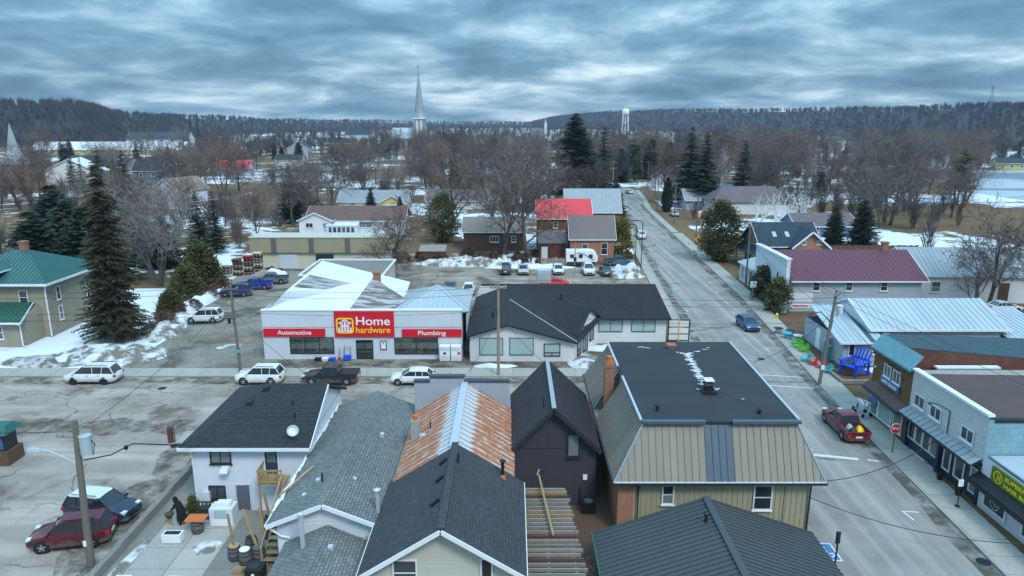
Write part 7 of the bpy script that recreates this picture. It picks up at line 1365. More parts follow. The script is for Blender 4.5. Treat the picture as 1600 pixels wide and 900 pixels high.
def car(label, kind, paint, x, y, rz, group=None, roof=None, extra=None, name=None):
    Lc, W, bz, rz_, hz, dz, xa, xb, xc, xd, wr, wb = CARS[kind]; t = thing(name or {'suv': 'parked_suv', 'minivan': 'parked_minivan', 'hatch': 'parked_hatchback', 'sedan': 'parked_sedan', 'pickup': 'pickup_truck'}[kind], label, 'pickup' if kind == 'pickup' else 'car', (x, y, .012), rz, group); t.scale = (.92, .92, .92); h = W/2
    def top(u):
        if u > xa: k = (Lc/2-u)/(Lc/2-xa); return hz-.26*(1-k)**2.2+(bz-hz)*k
        if u < xd and kind in ('sedan', 'pickup'): return dz
        if u < xd: k = (u+Lc/2)/(xd+Lc/2); return dz-.16*(1-k)
        return bz
    xs = [-Lc/2, -Lc/2+.06, -Lc/2+.25, -Lc/2+.6]+([xd-.02, xd+.02] if kind == 'pickup' else [xd])+[-.6, 0, .5, xa, xa+.4, Lc/2-.45, Lc/2-.16, Lc/2-.03, Lc/2]; rings = []
    for u in sorted(xs):
        e = max(0, abs(u)-(Lc/2-.6))/.6; w_ = h*(1-.16*e**2.2); b0 = .18+.16*e; t_ = top(u)
        if abs(u) > Lc/2-.02: t_ -= .14; b0 += .08; w_ *= .97
        half = [(w_*.86, b0), (w_*.985, b0+.14), (w_, b0+(t_-b0)*.5), (w_*.985, b0+(t_-b0)*.78), (w_*.93, t_-.035), (w_*.84, t_), (0, t_+.025)]
        rings.append([Vector((u, a, z)) for a, z in half]+[Vector((u, -a, z)) for a, z in half[-2::-1]])
    loft(rings).build('body', paint, t, local=True, smooth=42)
    # glasshouse, roof and pillars
    wB, wT = h*.885, h*.70; zb = bz-.03; rf = rz_
    A = [(xa+.12, wB*.93), (xd, wB*.95)]; c = {}
    for s_ in (-1, 1): c[s_] = [Vector((xa+.10, s_*wB*.95, zb)), Vector((xb, s_*wT, rf-.07)), Vector((xc, s_*wT, rf-.09)), Vector((xd-.03, s_*wB*.96, zb)), Vector(((xa+xb)/2-.1, s_*wB, zb))]
    m = {k: [v.copy() for v in c[k]] for k in c}
    gl = MB(); gl.face([m[-1][0], m[1][0], m[1][1], m[-1][1]]); gl.face([m[1][3], m[-1][3], m[-1][2], m[1][2]])
    gl.face([m[1][0], m[1][3], m[1][2], m[1][1]]); gl.face([m[-1][3], m[-1][0], m[-1][1], m[-1][2]]); gl.build('windows', 'glass', t, local=True)
    r0 = [Vector((u, v*k, z)) for u, k, z in ((xb+.06, wT*.93, rf-.065), (xb-.22, wT*1.0, rf-.01), ((xb+xc)/2, wT*1.02, rf+.012), (xc+.2, wT*1.0, rf-.015), (xc-.06, wT*.95, rf-.085)) for v in (-1, 1)]; g = MB()
    for i in range(0, 8, 2): a, b_, d_, e_ = r0[i], r0[i+1], r0[i+3], r0[i+2]; mid0, mid1 = (a+b_)/2+Vector((0, 0, .035)), (d_+e_)/2+Vector((0, 0, .035)); g.face([b_, mid0, mid1, d_][::-1]); g.face([mid0, a, e_, mid1][::-1])
    for i in range(0, 8, 2):
        for s_ in (0, 1): a, b_ = r0[i+s_], r0[i+2+s_]; dn = Vector((0, (.03 if s_ else -.03), -.09)); g.face([a, b_, b_+dn, a+dn] if s_ else [b_, a, a+dn, b_+dn])
    ro = g.build('roof_panel', roof or paint, t, local=True, smooth=40)
    pl = []
    for s_ in (-1, 1):
        pl += [(c[s_][0], c[s_][1], .08), (c[s_][2], c[s_][3], .13)]
        for k in ((.42,) if kind == 'pickup' else (.36, .74)): a = c[s_][1].lerp(c[s_][2], k); b_ = c[s_][0].lerp(c[s_][3], .28+k*.56); pl.append((a, b_, .07))
    for a, b_, w_ in pl: MB().bar(a, b_, w_, .045, (1, 0, .2)).build('pillar', paint, t, local=True)
    # wheels
    for sx in (-1, 1):
        for sy in (-1, 1):
            cx, cy = sx*wb/2+(.05 if kind != 'pickup' else -.02), sy*(h-.20)
            a = MB().lathe((cx, sy*(h-.015), wr+.02), [(wr+.07, -.012), (wr+.07, .012)], 18, 'y'); a.build('wheel_arch', 'black_plastic', t, local=True)
            w_ = MB().lathe((cx, cy, wr), [(wr*.6, -.1), (wr*.93, -.1), (wr, -.05), (wr, .17), (wr*.93, .215), (wr*.66, .215), (wr*.6, .19)] if sy > 0 else [(wr*.6, -.19), (wr*.66, -.215), (wr*.93, -.215), (wr, -.17), (wr, .05), (wr*.93, .1), (wr*.6, .1)], 20, 'y').build('wheel', 'rubber', t, local=True, smooth=35)
            rm = MB(); yy = cy+sy*.205
            for q in range(5):
                an = q*1.2566+.3; rm.bar((cx, yy, wr), (cx+wr*.6*math.cos(an), yy, wr+wr*.6*math.sin(an)), .075, .03, (0, 1, 0))
            rm.lathe((cx, yy, wr), [(wr*.17, -.02), (wr*.17, .025)], 10, 'y'); rm.build('rim', 'alloy' if kind != 'minivan' else 'black_plastic', t, parent=w_, local=True)
    for s_ in (-1, 1):
        MB().box(Lc/2-.34, Lc/2-.05, s_*h*.70-.17, s_*h*.70+.17, hz-.27, hz-.14).build('headlight', 'lamp_clear', t, local=True)
        MB().box(-Lc/2-.012, -Lc/2+.16, s_*h*.80-.11, s_*h*.80+.11, (.72 if kind != 'pickup' else .62), (.95 if kind != 'pickup' else .92)).build('tail_light', 'lamp_red', t, local=True)
        MB().hexa([(xa-.12, s_*h*.93, bz-.01), (xa+.06, s_*h*.93, bz-.01), (xa+.08, s_*h*1.12, bz+.01), (xa-.10, s_*h*1.12, bz+.01), (xa-.12, s_*h*.93, bz+.13), (xa+.04, s_*h*.93, bz+.13), (xa+.04, s_*h*1.12, bz+.15), (xa-.10, s_*h*1.12, bz+.15)]).build('mirror', paint, t, local=True)
        for u in ((.1, -.95) if kind not in ('pickup',) else (.15, -.55)): MB().box(u-.1, u+.1, s_*h*.99-.02, s_*h*.99+.02, bz-.17, bz-.13).build('door_handle', paint if kind != 'minivan' else 'black_plastic', t, local=True)
    MB().box(-.5*wb+.5, .5*wb-.5, -h*.99, h*.99, .2, .31).build('sill', 'black_plastic', t, local=True)
    MB().box(Lc/2-.05, Lc/2+.01, -h*.5, h*.5, .42, .62).build('grille', 'black_plastic', t, local=True); MB().box(-Lc/2-.015, -Lc/2+.02, -.26, .26, .62, .75).build('number_plate', 'sign_white', t, local=True)
    if kind == 'suv' or kind == 'minivan':
        for s_ in (-1, 1): MB().bar((xb-.2, s_*wT*.93, rf+.045), (xc+.2, s_*wT*.93, rf+.03), .04, .05).build('roof_rail', 'black_plastic' if paint != 'paint_car_navy' else 'alloy', t, parent=ro, local=True)
    if kind == 'pickup':
        for s_ in (-1, 1): MB().box(-Lc/2+.05, xd-.05, s_*h*.93-.04, s_*h*.93+.04, dz-.05, bz+.02).build('bed_side', paint, t, local=True)
        MB().box(-Lc/2+.0, -Lc/2+.08, -h*.9, h*.9, dz-.12, bz).build('tailgate', paint, t, local=True); MB().box(-Lc/2+.1, xd-.06, -h*.88, h*.88, dz+.02, dz+.04).build('bed_liner', 'black_plastic', t, local=True)
        if extra == 'cover': MB().box(-Lc/2+.06, xd-.05, -h*.94, h*.94, bz+.02, bz+.07).build('bed_cover', 'black_plastic', t, local=True)
    return t
PI = math.pi
car('white minivan parked by the snow bank at the kerb', 'minivan', 'paint_car_white', -37.7, 59.9, PI+.01)
car('white crossover parked left of the black pickup', 'suv', 'paint_car_white', -22.6, 59.7, PI)
car('black pickup truck parked before the hardware store', 'pickup', 'paint_car_black', -16.25, 59.7, PI-.02, extra='cover')
car('silver-white hatchback parked right of the black pickup', 'hatch', 'paint_car_white', -8.9, 59.6, PI)
car('white crossover alone on the drive by the russet hedge', 'suv', 'paint_car_white', -35.9, 79.2, PI+.06)
car('navy crossover nearest the utility pole in the store lot', 'suv', 'paint_car_midblue', -37.0, 91.8, PI+.1); car('royal blue pickup beside the navy crossover', 'pickup', 'paint_car_royal', -36.0, 95.6, PI+.12); car('dark grey pickup behind the royal blue one', 'pickup', 'paint_car_grey', -34.8, 99, PI+.14, extra='cover')
car('black pickup seen from behind before the overhead door', 'pickup', 'paint_car_black', -29.0, 104.5, PI/2-.2, extra='cover')
car('white car facing the viewer behind the hip roof', 'hatch', 'paint_car_white', -5.9, 93.2, -PI/2); car('grey car left of the white one behind the hip roof', 'sedan', 'paint_car_grey', -8.5, 94.4, -PI/2+.1)
car('maroon-black SUV at the left end of the rear lot row', 'suv', 'paint_car_navy', -1.0, 106.2, PI/2); car('silver sedan second in the rear lot row', 'sedan', 'paint_car_silver', 1.75, 106.2, -PI/2); car('white hatchback third in the rear lot row', 'hatch', 'paint_car_white', 7.1, 106.2, -PI/2)
car('white SUV before the travel trailer', 'suv', 'paint_car_white', 11.7, 105.8, -PI/2); car('dark small car beside the rounded snow pile', 'hatch', 'paint_car_navy', 14.2, 105, PI/2); car('blue-grey pickup parked across by the golden cedar', 'pickup', 'paint_car_bluegrey', 17.4, 112.2, .0)
car('red car partly hidden behind the rooftop unit', 'sedan', 'paint_red', 6.2, 97, .1)
car('red crossover parked beside the street lamp pole', 'suv', 'paint_car_red', -24.5, 35.0, PI+.22); car('navy crossover with white roof beside the red one', 'suv', 'paint_car_navy', -24.3, 37.6, -.16, roof='paint_car_white')
car('blue hatchback driving towards the viewer on the street', 'hatch', 'paint_car_blue', 26.7, 76.6, -PI/2+.05, name='moving_hatchback')
rt = car('red pickup with loaded bed parked at the right kerb', 'pickup', 'paint_car_truck_red', 25.2, 49.5, PI/2-.03)
for i, (dx, dy, mt, s_) in enumerate(((.3, -1.7, 'sign_orange', .28), (-.3, -1.4, 'siding_grey', .26), (.1, -2.1, 'sign_yellow', .24), (-.35, -2.0, 'black_plastic', .3))): mound('cargo_bag', ['large yellow sack in the red pickup bed', 'grey bundle in the red pickup bed', 'small yellow sack by the red tailgate', 'black sack by the red tailgate'][i], 25.2+dx, 49.5+dy, s_, s_, .35, 0, mt, seed=60+i, n=8, cat='sack', group='load in the red pickup').location.z = .86
car('white car parked left of the street by the golden cedar', 'suv', 'paint_car_white', 25.6, 139, PI/2); car('white car far up the street', 'sedan', 'paint_car_white', 37.5, 226, PI/2+.15); car('pale car parked off the right sidewalk up the street', 'hatch', 'paint_car_silver', 39.8, 172, -PI/2); car('white car on the drive past the white shopfront', 'sedan', 'paint_car_white', 44, 141, .2)
car('white van-like car beside the pale barn', 'suv', 'paint_car_white', 54.6, 83.2, .05); car('second white car beside the pale barn', 'sedan', 'paint_car_white', 60.5, 83.8, .05)
# travel trailer
t = thing('travel_trailer', 'white travel trailer with dark swoosh before the brick cottage', 'trailer', (11.2, 111.8, 0)); prof = [(-2.5, .5), (2.0, .5), (2.5, 1.0), (2.55, 1.7), (2.2, 2.35), (1.6, 2.6), (-2.4, 2.6), (-2.5, 2.5)]
MB().prism([(11.2+a, 110.7, z) for a, z in prof], (0, 2.2, 0)).build('body', 'sign_white', t); MB().box(8.75, 13.4, 110.68, 110.699, .5, .85).build('skirt', 'dark_trim', t)
for x in (9.6, 11.0, 12.6): window(t, (x, 110.68, 1.5), Nf, .6, .55, 1, 1, fm='dark_trim', sill=False)
MB().tube([(10.4, 110.68, 2.3), (11.6, 110.67, 2.1), (12.6, 110.67, 1.4), (13.2, 110.68, 1.1)], .05, 4).build('stripe', 'dark_trim', t); MB().box(10.1, 10.5, 110.67, 110.69, .95, 2.2).build('door', 'siding_panel', t)
for x in (10.8, 11.5): MB().lathe((x, 110.75, .33), [(.32, -.1), (.32, .1)], 14, 'y').build('wheel', 'rubber', t)
for x in (9.4, 10.6): MB().box(x-.3, x+.3, 111.3, 111.9, 2.6, 2.75).build('roof_vent', 'siding_white', t)
# picket yard fence and clutter left of trailer
f = thing('picket_fence', 'weathered tan board fence left of the travel trailer', 'fence', (6.2, 110.9, 0))
for i in range(18): MB().box(4.6+i*.23, 4.6+i*.23+.19, 110.9, 110.94, .02, 1.35+.06*(i % 3)).build('board', 'wood_grey' if i % 3 else 'wood_raw', f)
bars(f, [((4.6, 110.97, .9), (8.75, 110.97, .9))], .05, .09, 'wood_grey', 'rail')
for i in range(14):
    x, y = -2+i*.78+rnd.uniform(-.3, .3), 112.6+rnd.uniform(0, 1.8); o = mound('yard_clutter', 'heap of mixed yard clutter behind the parked row', x, y, rnd.uniform(.4, .8), rnd.uniform(.3, .6), rnd.uniform(.5, 1.1), 0, rnd.choice(['galvanised', 'black_plastic', 'siding_pale', 'wood_grey', 'wood_rust']), seed=80+i, n=7, rough=.8, cat='clutter', group='yard clutter behind the lot')
# ================================================================= POLES AND WIRES
def wire(a, b_, sag, label, r_=.018, n=14):
    a, b_ = Vector(a), Vector(b_); P = [a.lerp(b_, i/n)-Vector((0, 0, sag*4*(i/n)*(1-i/n))) for i in range(n+1)]; o = MB().tube(P, r_, 3).build('power_line', 'black_plastic'); tag(o, label, 'cable', 'overhead lines'); return o
def insulators(t, pts):
    for p in pts: MB().lathe(p, [(.05, 0), (.09, .05), (.05, .1), (.08, .15), (.03, .2)], 8).build('insulator', 'insulator', t)
def pole(label, x, y, h, r_=.16, mat='wood_pole', arms=(), lean=(0, 0), name='utility_pole', group=None):
    t = thing(name, label, 'utility pole', (x, y, 0), 0, group); MB().tube([(x, y, -.1), (x+lean[0]*.5, y+lean[1]*.5, h*.5), (x+lean[0], y+lean[1], h)], [r_, r_*.85, r_*.7], 10).build('shaft', mat, t)
    for z, l_, ang in arms:
        d = Vector((math.cos(ang), math.sin(ang), 0)); c = Vector((x+lean[0]*z/h, y+lean[1]*z/h, z))-Vector((-d.y, d.x, 0))*.15; MB().bar(c-d*l_/2, c+d*l_/2, .1, .12).build('crossarm', mat, t); insulators(t, [c+d*l_*k+Vector((0, 0, .06)) for k in (-.46, -.2, .46)])
    return t
def transformer(t, x, y, z, s_=1.0, mat='siding_panel'):
    b_ = MB().lathe((x, y, z), [(.05, 0), (.28*s_, .05), (.28*s_, .95*s_), (.3*s_, .97*s_), (.3*s_, 1.03*s_), (.1, 1.1*s_)], 16).build('transformer', mat, t, smooth=40); MB().tube([(x+.2, y, z+s_*.9), (x+.45, y, z+.6), (x+.3, y, z)], .025, 5).build('lead', 'black_plastic', t, parent=b_); return b_
# lot pole with street lamp
t = pole('weathered utility pole with street lamp and transformer beside the red crossover', -22.4, 33.0, 8.2, .2, 'wood_pole', lean=(.25, .1)); transformer(t, -21.75, 33.1, 6.3, 1.05, 'metal_pale_blue')
MB().tube([(-22.2, 33.05, 5.75), (-22.9, 33.0, 6.2), (-23.6, 33.0, 6.55), (-24.0, 33.0, 6.6)], .04, 8).build('lamp_arm', 'galvanised', t); MB().hexa([(-24.7, 32.86, 6.55), (-24.0, 32.9, 6.55), (-24.0, 33.1, 6.55), (-24.7, 33.14, 6.55), (-24.6, 32.9, 6.72), (-24.0, 32.93, 6.68), (-24.0, 33.07, 6.68), (-24.6, 33.1, 6.72)]).build('lamp_head', 'galvanised', t)
MB().box(-22.5, -22.34, 32.78, 32.84, 1.2, 1.5).build('number_tag', 'sign_white', t); bars(t, [((-22.3, 33.05, 7.3), (-23.1, 33.0, 7.35)), ((-22.3, 33.05, 7.9), (-21.7, 33.1, 7.9))], .06, .06, 'steel', 'bracket'); insulators(t, [(-23.1, 33, 7.35), (-22.8, 33, 7.36), (-21.7, 33.1, 7.92)])
o = MB().tube([(-22.0, 33.1, 6.0), (-21.2, 34.2, 5.75), (-20.6, 35.2, 5.9), (-18, 38.2, 4.3)], .035, 5).build('service_cable', 'black_plastic'); tag(o, 'service cable from the lot pole to the white house', 'cable'); o = MB().lathe((-20.8, 34.9, 5.68), [(.03, 0), (.11, .06), (.11, .22), (.03, .28)], 8).build('cable_closure', 'black_plastic'); tag(o, 'black splice closure hanging on the service cable', 'cable box')
t = pole('utility pole beside the white crossover before the lot', -25.1, 61.6, 8.6, .15, 'wood_pole', [(8.2, 1.3, .2)], (-.25, 0)); transformer(t, -25.6, 61.3, 5.0, .5, 'black_plastic'); MB().tube([(-25.2, 61.5, 5.4), (-26.3, 61.2, 5.6), (-27, 61.1, 5.3)], .035, 6).build('lamp_arm', 'dark_trim', t); MB().box(-25.25, -24.95, 61.38, 61.44, 2.2, 2.45).build('plate', 'paint_teal', t)
t = pole('pale wooden utility pole before the white gabled front', -1.25, 61.3, 8.8, .16, 'wood_pole_pale', [(8.4, 1.5, .0)], (.02, 0)); transformer(t, -1.75, 61.2, 5.6, .5, 'black_plastic')
t = pole('leaning utility pole with transformer on the right sidewalk', 27.3, 58.9, 8.4, .17, 'wood_pole', [(8.0, 1.6, .9)], (1.3, 1.3)); transformer(t, 29.0, 60.2, 6.0, 1.0, 'siding_white'); MB().tube([(28.2, 59.8, 5.6), (27.4, 60.3, 6.4), (26.4, 60.6, 6.1)], .05, 6).build('lamp_arm', 'dark_trim', t); MB().box(27.2, 27.5, 58.6, 58.66, 1.6, 2.0).build('notice', 'sign_white', t)
RP = [(32.9, 96.5, 9.0), (34.6, 131, 9.5), (36.6, 158, 9.5), (38.2, 185, 9.5), (43.5, 215, 9.5), (46, 240, 9.5)]
for i, (x, y, h) in enumerate(RP): pole(['utility pole at the white shopfront corner', 'utility pole behind the round olive cedar', 'utility pole by the pale car up the street', 'utility pole with arm by the columnar cedar', 'far utility pole near the street end', 'farthest utility pole at the street end'][i], x, y, h, .15, 'wood_pole', [(h-.4, 1.8, .1)], group='poles along the right sidewalk')
LP = [(28.6, 201, 10), (33, 232, 10)]
for i, (x, y, h) in enumerate(LP): pole(['utility pole left of the far street', 'second utility pole left of the far street'][i], x, y, h, .15, 'wood_pole_pale', [(h-.4, 1.8, .1)])
chain = [(28.6, 60.2, 8.0)]+[(x, y, h-.3) for x, y, h in RP]
for i in range(len(chain)-1):
    for k, dz in ((-.7, .0), (0, -.1), (.7, .0)): wire((chain[i][0]+k, chain[i][1], chain[i][2]+dz), (chain[i+1][0]+k, chain[i+1][1], chain[i+1][2]+dz), .6, 'overhead line strung between the poles along the right sidewalk')
    wire((chain[i][0], chain[i][1], chain[i][2]-1.8), (chain[i+1][0], chain[i+1][1], chain[i+1][2]-1.8), .7, 'overhead line strung between the poles along the right sidewalk', .022)
for k, dz in ((-.6, 0), (.6, 0)): wire((28.6+k, 60.2, 8.0), (33+k, 20, 8.4), .5, 'overhead line running above the white brick shop')
for dz in (0, -.6, -2.2): wire((-25.3, 61.6, 8.3+dz), (-1.25, 61.3, 8.5+dz), .5, 'overhead line crossing before the hardware store'); wire((-1.25, 61.3, 8.5+dz), (28.5, 60, 7.8+dz), .7, 'overhead line crossing the street beside the white building')
for dz in (0, -.5, -2.0, -2.6): wire((-25.3, 61.6, 8.3+dz), (-80, 61.5, 8.6+dz), .7, 'overhead line crossing before the stone house')
wire((-1.25, 61.3, 6.6), (-3.9, 65.4, 2.6), .1, 'service line to the white gabled front'); wire((16.8, 36.5, 2.9), (FX-.6, 42.6, 2.6), .8, 'black cable hung low across the near street', .03); wire((16.7, 36.2, 2.2), (FX-1.0, 33.0, 1.2), .7, 'second black cable hung low across the near street', .03)
for a, b_, sg, lb in (((-25.3, 61.6, 7.2), (-24.3, 66.1, 4.6), .2, 'service line to the left corner of the hardware store'), ((-1.25, 61.3, 7.0), (-5.0, 66, 4.7), .2, 'service line to the right corner of the hardware store'), ((-1.25, 61.3, 6.4), (2.5, 46.4, 6.4), .5, 'service line to the charcoal house'), ((-1.25, 61.3, 6.2), (-3.2, 44.5, 6.2), .6, 'service line to the grey false front'), ((-25.3, 61.6, 6.3), (-13, 46.7, 4.7), .7, 'service line to the white house gable'), ((28.6, 60.2, 6.8), (FX, 50.2, 5.2), .3, 'service line to the brown brick shop'), ((28.6, 60.2, 6.8), (31.2, 66, 3.0), .2, 'service line to the striped-roof shop'), ((28.6, 60.2, 6.6), (17, 47, 6.4), .7, 'service line to the mansard building'), ((32.9, 96.5, 7.4), (34, 88, 6.3), .2, 'service line to the stepped false front'), ((-22.3, 33.05, 7.6), (-60, 36, 8.4), .8, 'overhead line from the lot pole to the left'), ((-22.3, 33.05, 7.4), (-25.3, 61.6, 7.6), .7, 'overhead line across the lot to the corner pole')): wire(a, b_, sg, lb)
for i, (x, y, h) in enumerate(((20.3, 108.5, 7.5), (19.9, 111.5, 6.5))):
    t = thing('street_lamp', ['dark street lamp at the corner of the rear lot', 'second dark lamp post behind the corner lamp'][i], 'street lamp', (x, y, 0)); MB().tube([(x, y, 0), (x, y, h), (x-.3, y-.2, h+.3), (x-1.1, y-.4, h+.35)], [.09, .07, .06, .05], 8).build('post', 'dark_trim', t); MB().box(x-1.7, x-1.0, y-.55, y-.25, h+.28, h+.42).build('lamp_head', 'dark_trim', t)
t = thing('lot_post', 'tall thin pale post between parked cars in the rear lot', 'post', (9.5, 104.3, 0)); MB().tube([(9.5, 104.3, 0), (9.5, 104.3, 5.5)], .07, 8).build('shaft', 'wood_pole_pale', t); MB().box(9.3, 9.7, 104.2, 104.4, 2.2, 2.8).build('box', 'black_plastic', t)
# ================================================================= STREET SIGNS AND SMALL THINGS
def ngon(cx, cy, cz, r_, n, n_, rot=0, d=.03):
    n_ = Vector(n_); x = Vector((0, 0, 1)).cross(n_); return [Vector((cx, cy, cz))+x*r_*math.cos(6.2832*k/n+rot)+Vector((0, 0, 1))*r_*math.sin(6.2832*k/n+rot) for k in range(n)]
t = thing('stop_sign', 'red octagonal stop sign on a post at the right kerb', 'traffic sign', (26.9, 45.7, .13)); MB().tube([(26.9, 45.75, .1), (26.9, 45.75, 2.0)], .045, 8).build('post', 'wood_pole', t); P = ngon(26.9, 45.68, 1.95, .40, 8, Nf, R(22.5)); s_ = MB().prism(P, (0, .02, 0)).build('plate', 'sign_white', t); P = ngon(26.9, 45.672, 1.95, .36, 8, Nf, R(22.5)); MB().prism(P, (0, .006, 0)).build('face', 'sign_red', t, parent=s_); lettering('STOP', .27, (26.9, 45.665, 1.95), Nf, 'sign_white', t, s_, width=.52, font_off=.008, depth=.003)
t = thing('parking_sign', 'green ringed parking sign on a wooden post', 'traffic sign', (31.2, 88.6, .13)); MB().box(31.1, 31.3, 88.6, 88.75, .1, 2.6).build('post', 'wood_pole', t); s_ = MB().box(30.8, 31.6, 88.55, 88.59, 1.9, 2.7).build('plate', 'sign_white', t); P, Q = ngon(31.2, 88.54, 2.3, .37, 16, Nf), ngon(31.2, 88.54, 2.3, .28, 16, Nf); m_ = MB()
for k in range(16): m_.face([P[k], P[(k+1) % 16], Q[(k+1) % 16], Q[k]])
m_.build('ring', 'paint_teal', t, parent=s_); lettering('P', .5, (31.2, 88.53, 2.3), Nf, 'paint_teal', t, s_, font_off=.02)
t = thing('warning_sign', 'yellow diamond crossing sign on a post by the cedar', 'traffic sign', (33.2, 124, .13)); MB().box(33.14, 33.26, 124, 124.1, 0, 2.6).build('post', 'wood_pole', t); s_ = MB().prism(ngon(33.2, 123.96, 2.3, .75, 4, Nf), (0, .03, 0)).build('plate', 'sign_orange', t); MB().lathe((33.2, 123.94, 2.5), [(.1, 0), (.1, .01)], 10, 'y').box(33.08, 33.32, 123.93, 123.95, 2.0, 2.4).build('figure', 'dark_trim', t, parent=s_)
t = thing('meter_post', 'small parking post with white notice near the storefront kerb', 'post', (27.1, 38.6, .13)); MB().tube([(27.1, 38.6, .1), (27.1, 38.6, 1.7)], .035, 6).build('post', 'dark_trim', t); MB().box(26.95, 27.25, 38.56, 38.6, 1.45, 1.9).build('notice', 'sign_white', t); MB().lathe((27.1, 38.6, .1), [(.18, 0), (.16, .05)], 10).build('base', 'dark_trim', t)
t = thing('bay_sign_post', 'dark sign post edge-on beside the blue bay', 'post', (17.0, 32.6, 0)); MB().box(16.93, 17.0, 32.55, 32.62, 0, 2.2).build('post', 'dark_trim', t); MB().box(16.85, 17.1, 32.6, 32.63, 1.5, 2.2).build('plate', 'dark_trim', t)
t = thing('yellow_hydrant', 'yellow fire hydrant beside the right cedar shrub', 'hydrant', (31.4, 80.4, .02)); MB().lathe((31.4, 80.4, 0), [(.16, 0), (.13, .08), (.13, .5), (.17, .53), (.12, .68), (.03, .75)], 12).build('barrel', 'sign_yellow', t); MB().lathe((31.4, 80.2, .4), [(.07, 0), (.07, .12)], 8, 'y').build('nozzle', 'sign_yellow', t)
t = thing('flag', 'red and white flag hanging beside the right sidewalk', 'flag', (36.0, 132.5, 0)); MB().tube([(36, 132.5, 0), (36, 132.5, 7)], .05, 6).build('pole', 'galvanised', t); MB().hexa([(35.95, 132.5, 5.2), (34.9, 132.7, 4.9), (34.9, 132.72, 4.9), (35.95, 132.52, 5.2), (35.95, 132.5, 6.4), (34.9, 132.3, 6.2), (34.9, 132.32, 6.2), (35.95, 132.52, 6.4)]).build('cloth', 'sign_white', t); MB().box(35.66, 35.94, 132.38, 132.42, 5.3, 6.2).build('stripe', 'sign_red', t); MB().box(34.92, 35.16, 132.3, 132.4, 5.1, 6.1).build('stripe', 'sign_red', t)
t = thing('brick_bollard', 'rust brown pipe bollard beside the sidewalk end', 'bollard', (-25.0, 47.6, 0)); MB().tube([(-25, 47.6, 0), (-25, 47.6, 1.15)], .2, 12).lathe((-25, 47.6, 1.15), [(.2, 0), (.12, .08)], 12).build('pipe', 'wood_rust', t); MB().tube([(-24.7, 47.6, 0), (-24.7, 47.6, 1.45)], .035, 6).build('marker', 'dark_trim', t)
# kiosk at left edge
t = thing('drive_in_kiosk', 'small kiosk with green roof and blue notice at the left edge', 'kiosk', (-34.9, 44.7, 0)); MB().box(-36.5, -34.3, 43.9, 45.5, 0, 1.0).build('base', 'wood_brown', t); MB().box(-36.5, -34.5, 44.1, 45.3, 1.0, 2.3).build('cabin', 'dark_trim', t); MB().box(-35.6, -34.6, 44.05, 44.09, 1.15, 2.0).build('notice', 'sign_blue', t); MB().hexa([(-36.8, 43.7, 2.3), (-34.1, 43.7, 2.3), (-34.1, 45.7, 2.3), (-36.8, 45.7, 2.3), (-36.8, 44.3, 2.8), (-34.4, 44.3, 2.8), (-34.4, 45.1, 2.8), (-36.8, 45.1, 2.8)]).build('roof', 'metal_green', t)
# patio goods
t = thing('white_drop_cabinet', 'white cabinet with glazed front and small box on top', 'cabinet', (-16.8, 36.9, 0)); MB().box(-17.5, -16.15, 36.5, 37.4, .06, 1.15).build('body', 'siding_white', t); MB().box(-17.2, -16.5, 36.46, 36.499, .6, 1.1).build('glass_front', 'glass_pale', t); MB().box(-17.45, -16.2, 36.47, 36.499, .1, .5).build('lower_panel', 'white_trim', t); MB().box(-17.15, -16.35, 36.7, 37.2, 1.15, 1.4).build('top_box', 'white_trim', t)
t = thing('storage_chest', 'dark storage chest under the white house window', 'chest', (-18.2, 37.6, 0)); MB().box(-18.8, -17.55, 37.2, 38.0, .06, .7).build('body', 'navy_trim', t); MB().box(-18.85, -17.5, 37.15, 38.05, .7, .78).build('lid', 'dark_trim', t)
for i in range(5): o = MB().lathe((-18.7+i*.23, 37.6, .78), [(.05, 0), (.06, .08), (.03, .14)], 8).build('bottle', ['paint_red', 'sign_white', 'paint_teal', 'wood_raw', 'sign_yellow'][i]); tag(o, ['red', 'white', 'teal', 'tan', 'yellow'][i]+' bottle standing on the dark storage chest', 'bottle', 'bottles on the chest')
def barrel(label, x, y, h=.85, r_=.34, top='barrel_wood', group='barrels in the yard'):
    t = thing('wooden_barrel', label, 'barrel', (x, y, .06), 0, group); MB().lathe((x, y, .06), [(r_*.8, 0), (r_*.95, h*.25), (r_, h*.5), (r_*.95, h*.75), (r_*.82, h)], 16).build('staves', 'barrel_wood', t, smooth=40)
    for k in (.12, .32, .68, .88): rr_ = r_*(.82+.18*math.sin(math.pi*k))+.012; MB().lathe((x, y, .06+h*k-.02), [(rr_, 0), (rr_, .045)], 16).build('hoop', 'dark_trim', t)
    MB().lathe((x, y, .06+h), [(r_*.8, 0), (r_*.8, .015)], 14).build('head', top, t); return t
barrel('grey barrel under the orange board on the patio', -17.95, 35.9); o = MB().box(-18.5, -17.4, 35.5, 36.3, .94, .99).build('orange_board', 'terracotta'); tag(o, 'orange board lying on the barrel', 'board')
for i, (x, y, tp) in enumerate(((-14.85, 33.35, 'wood_raw'), (-14.15, 33.0, 'sign_white'), (-13.5, 33.25, 'barrel_wood'), (-14.2, 34.1, 'black_plastic'), (-13.55, 35.3, 'barrel_wood'), (-13.9, 36.2, 'black_plastic'))): barrel(['leftmost grey barrel of the row by the wooden stairs', 'grey barrel with pale lid in the row by the stairs', 'right barrel of the row beside the stairs', 'dark topped barrel behind the row', 'barrel beside the middle of the stairs', 'dark barrel under the landing'][i], x, y, top=tp)
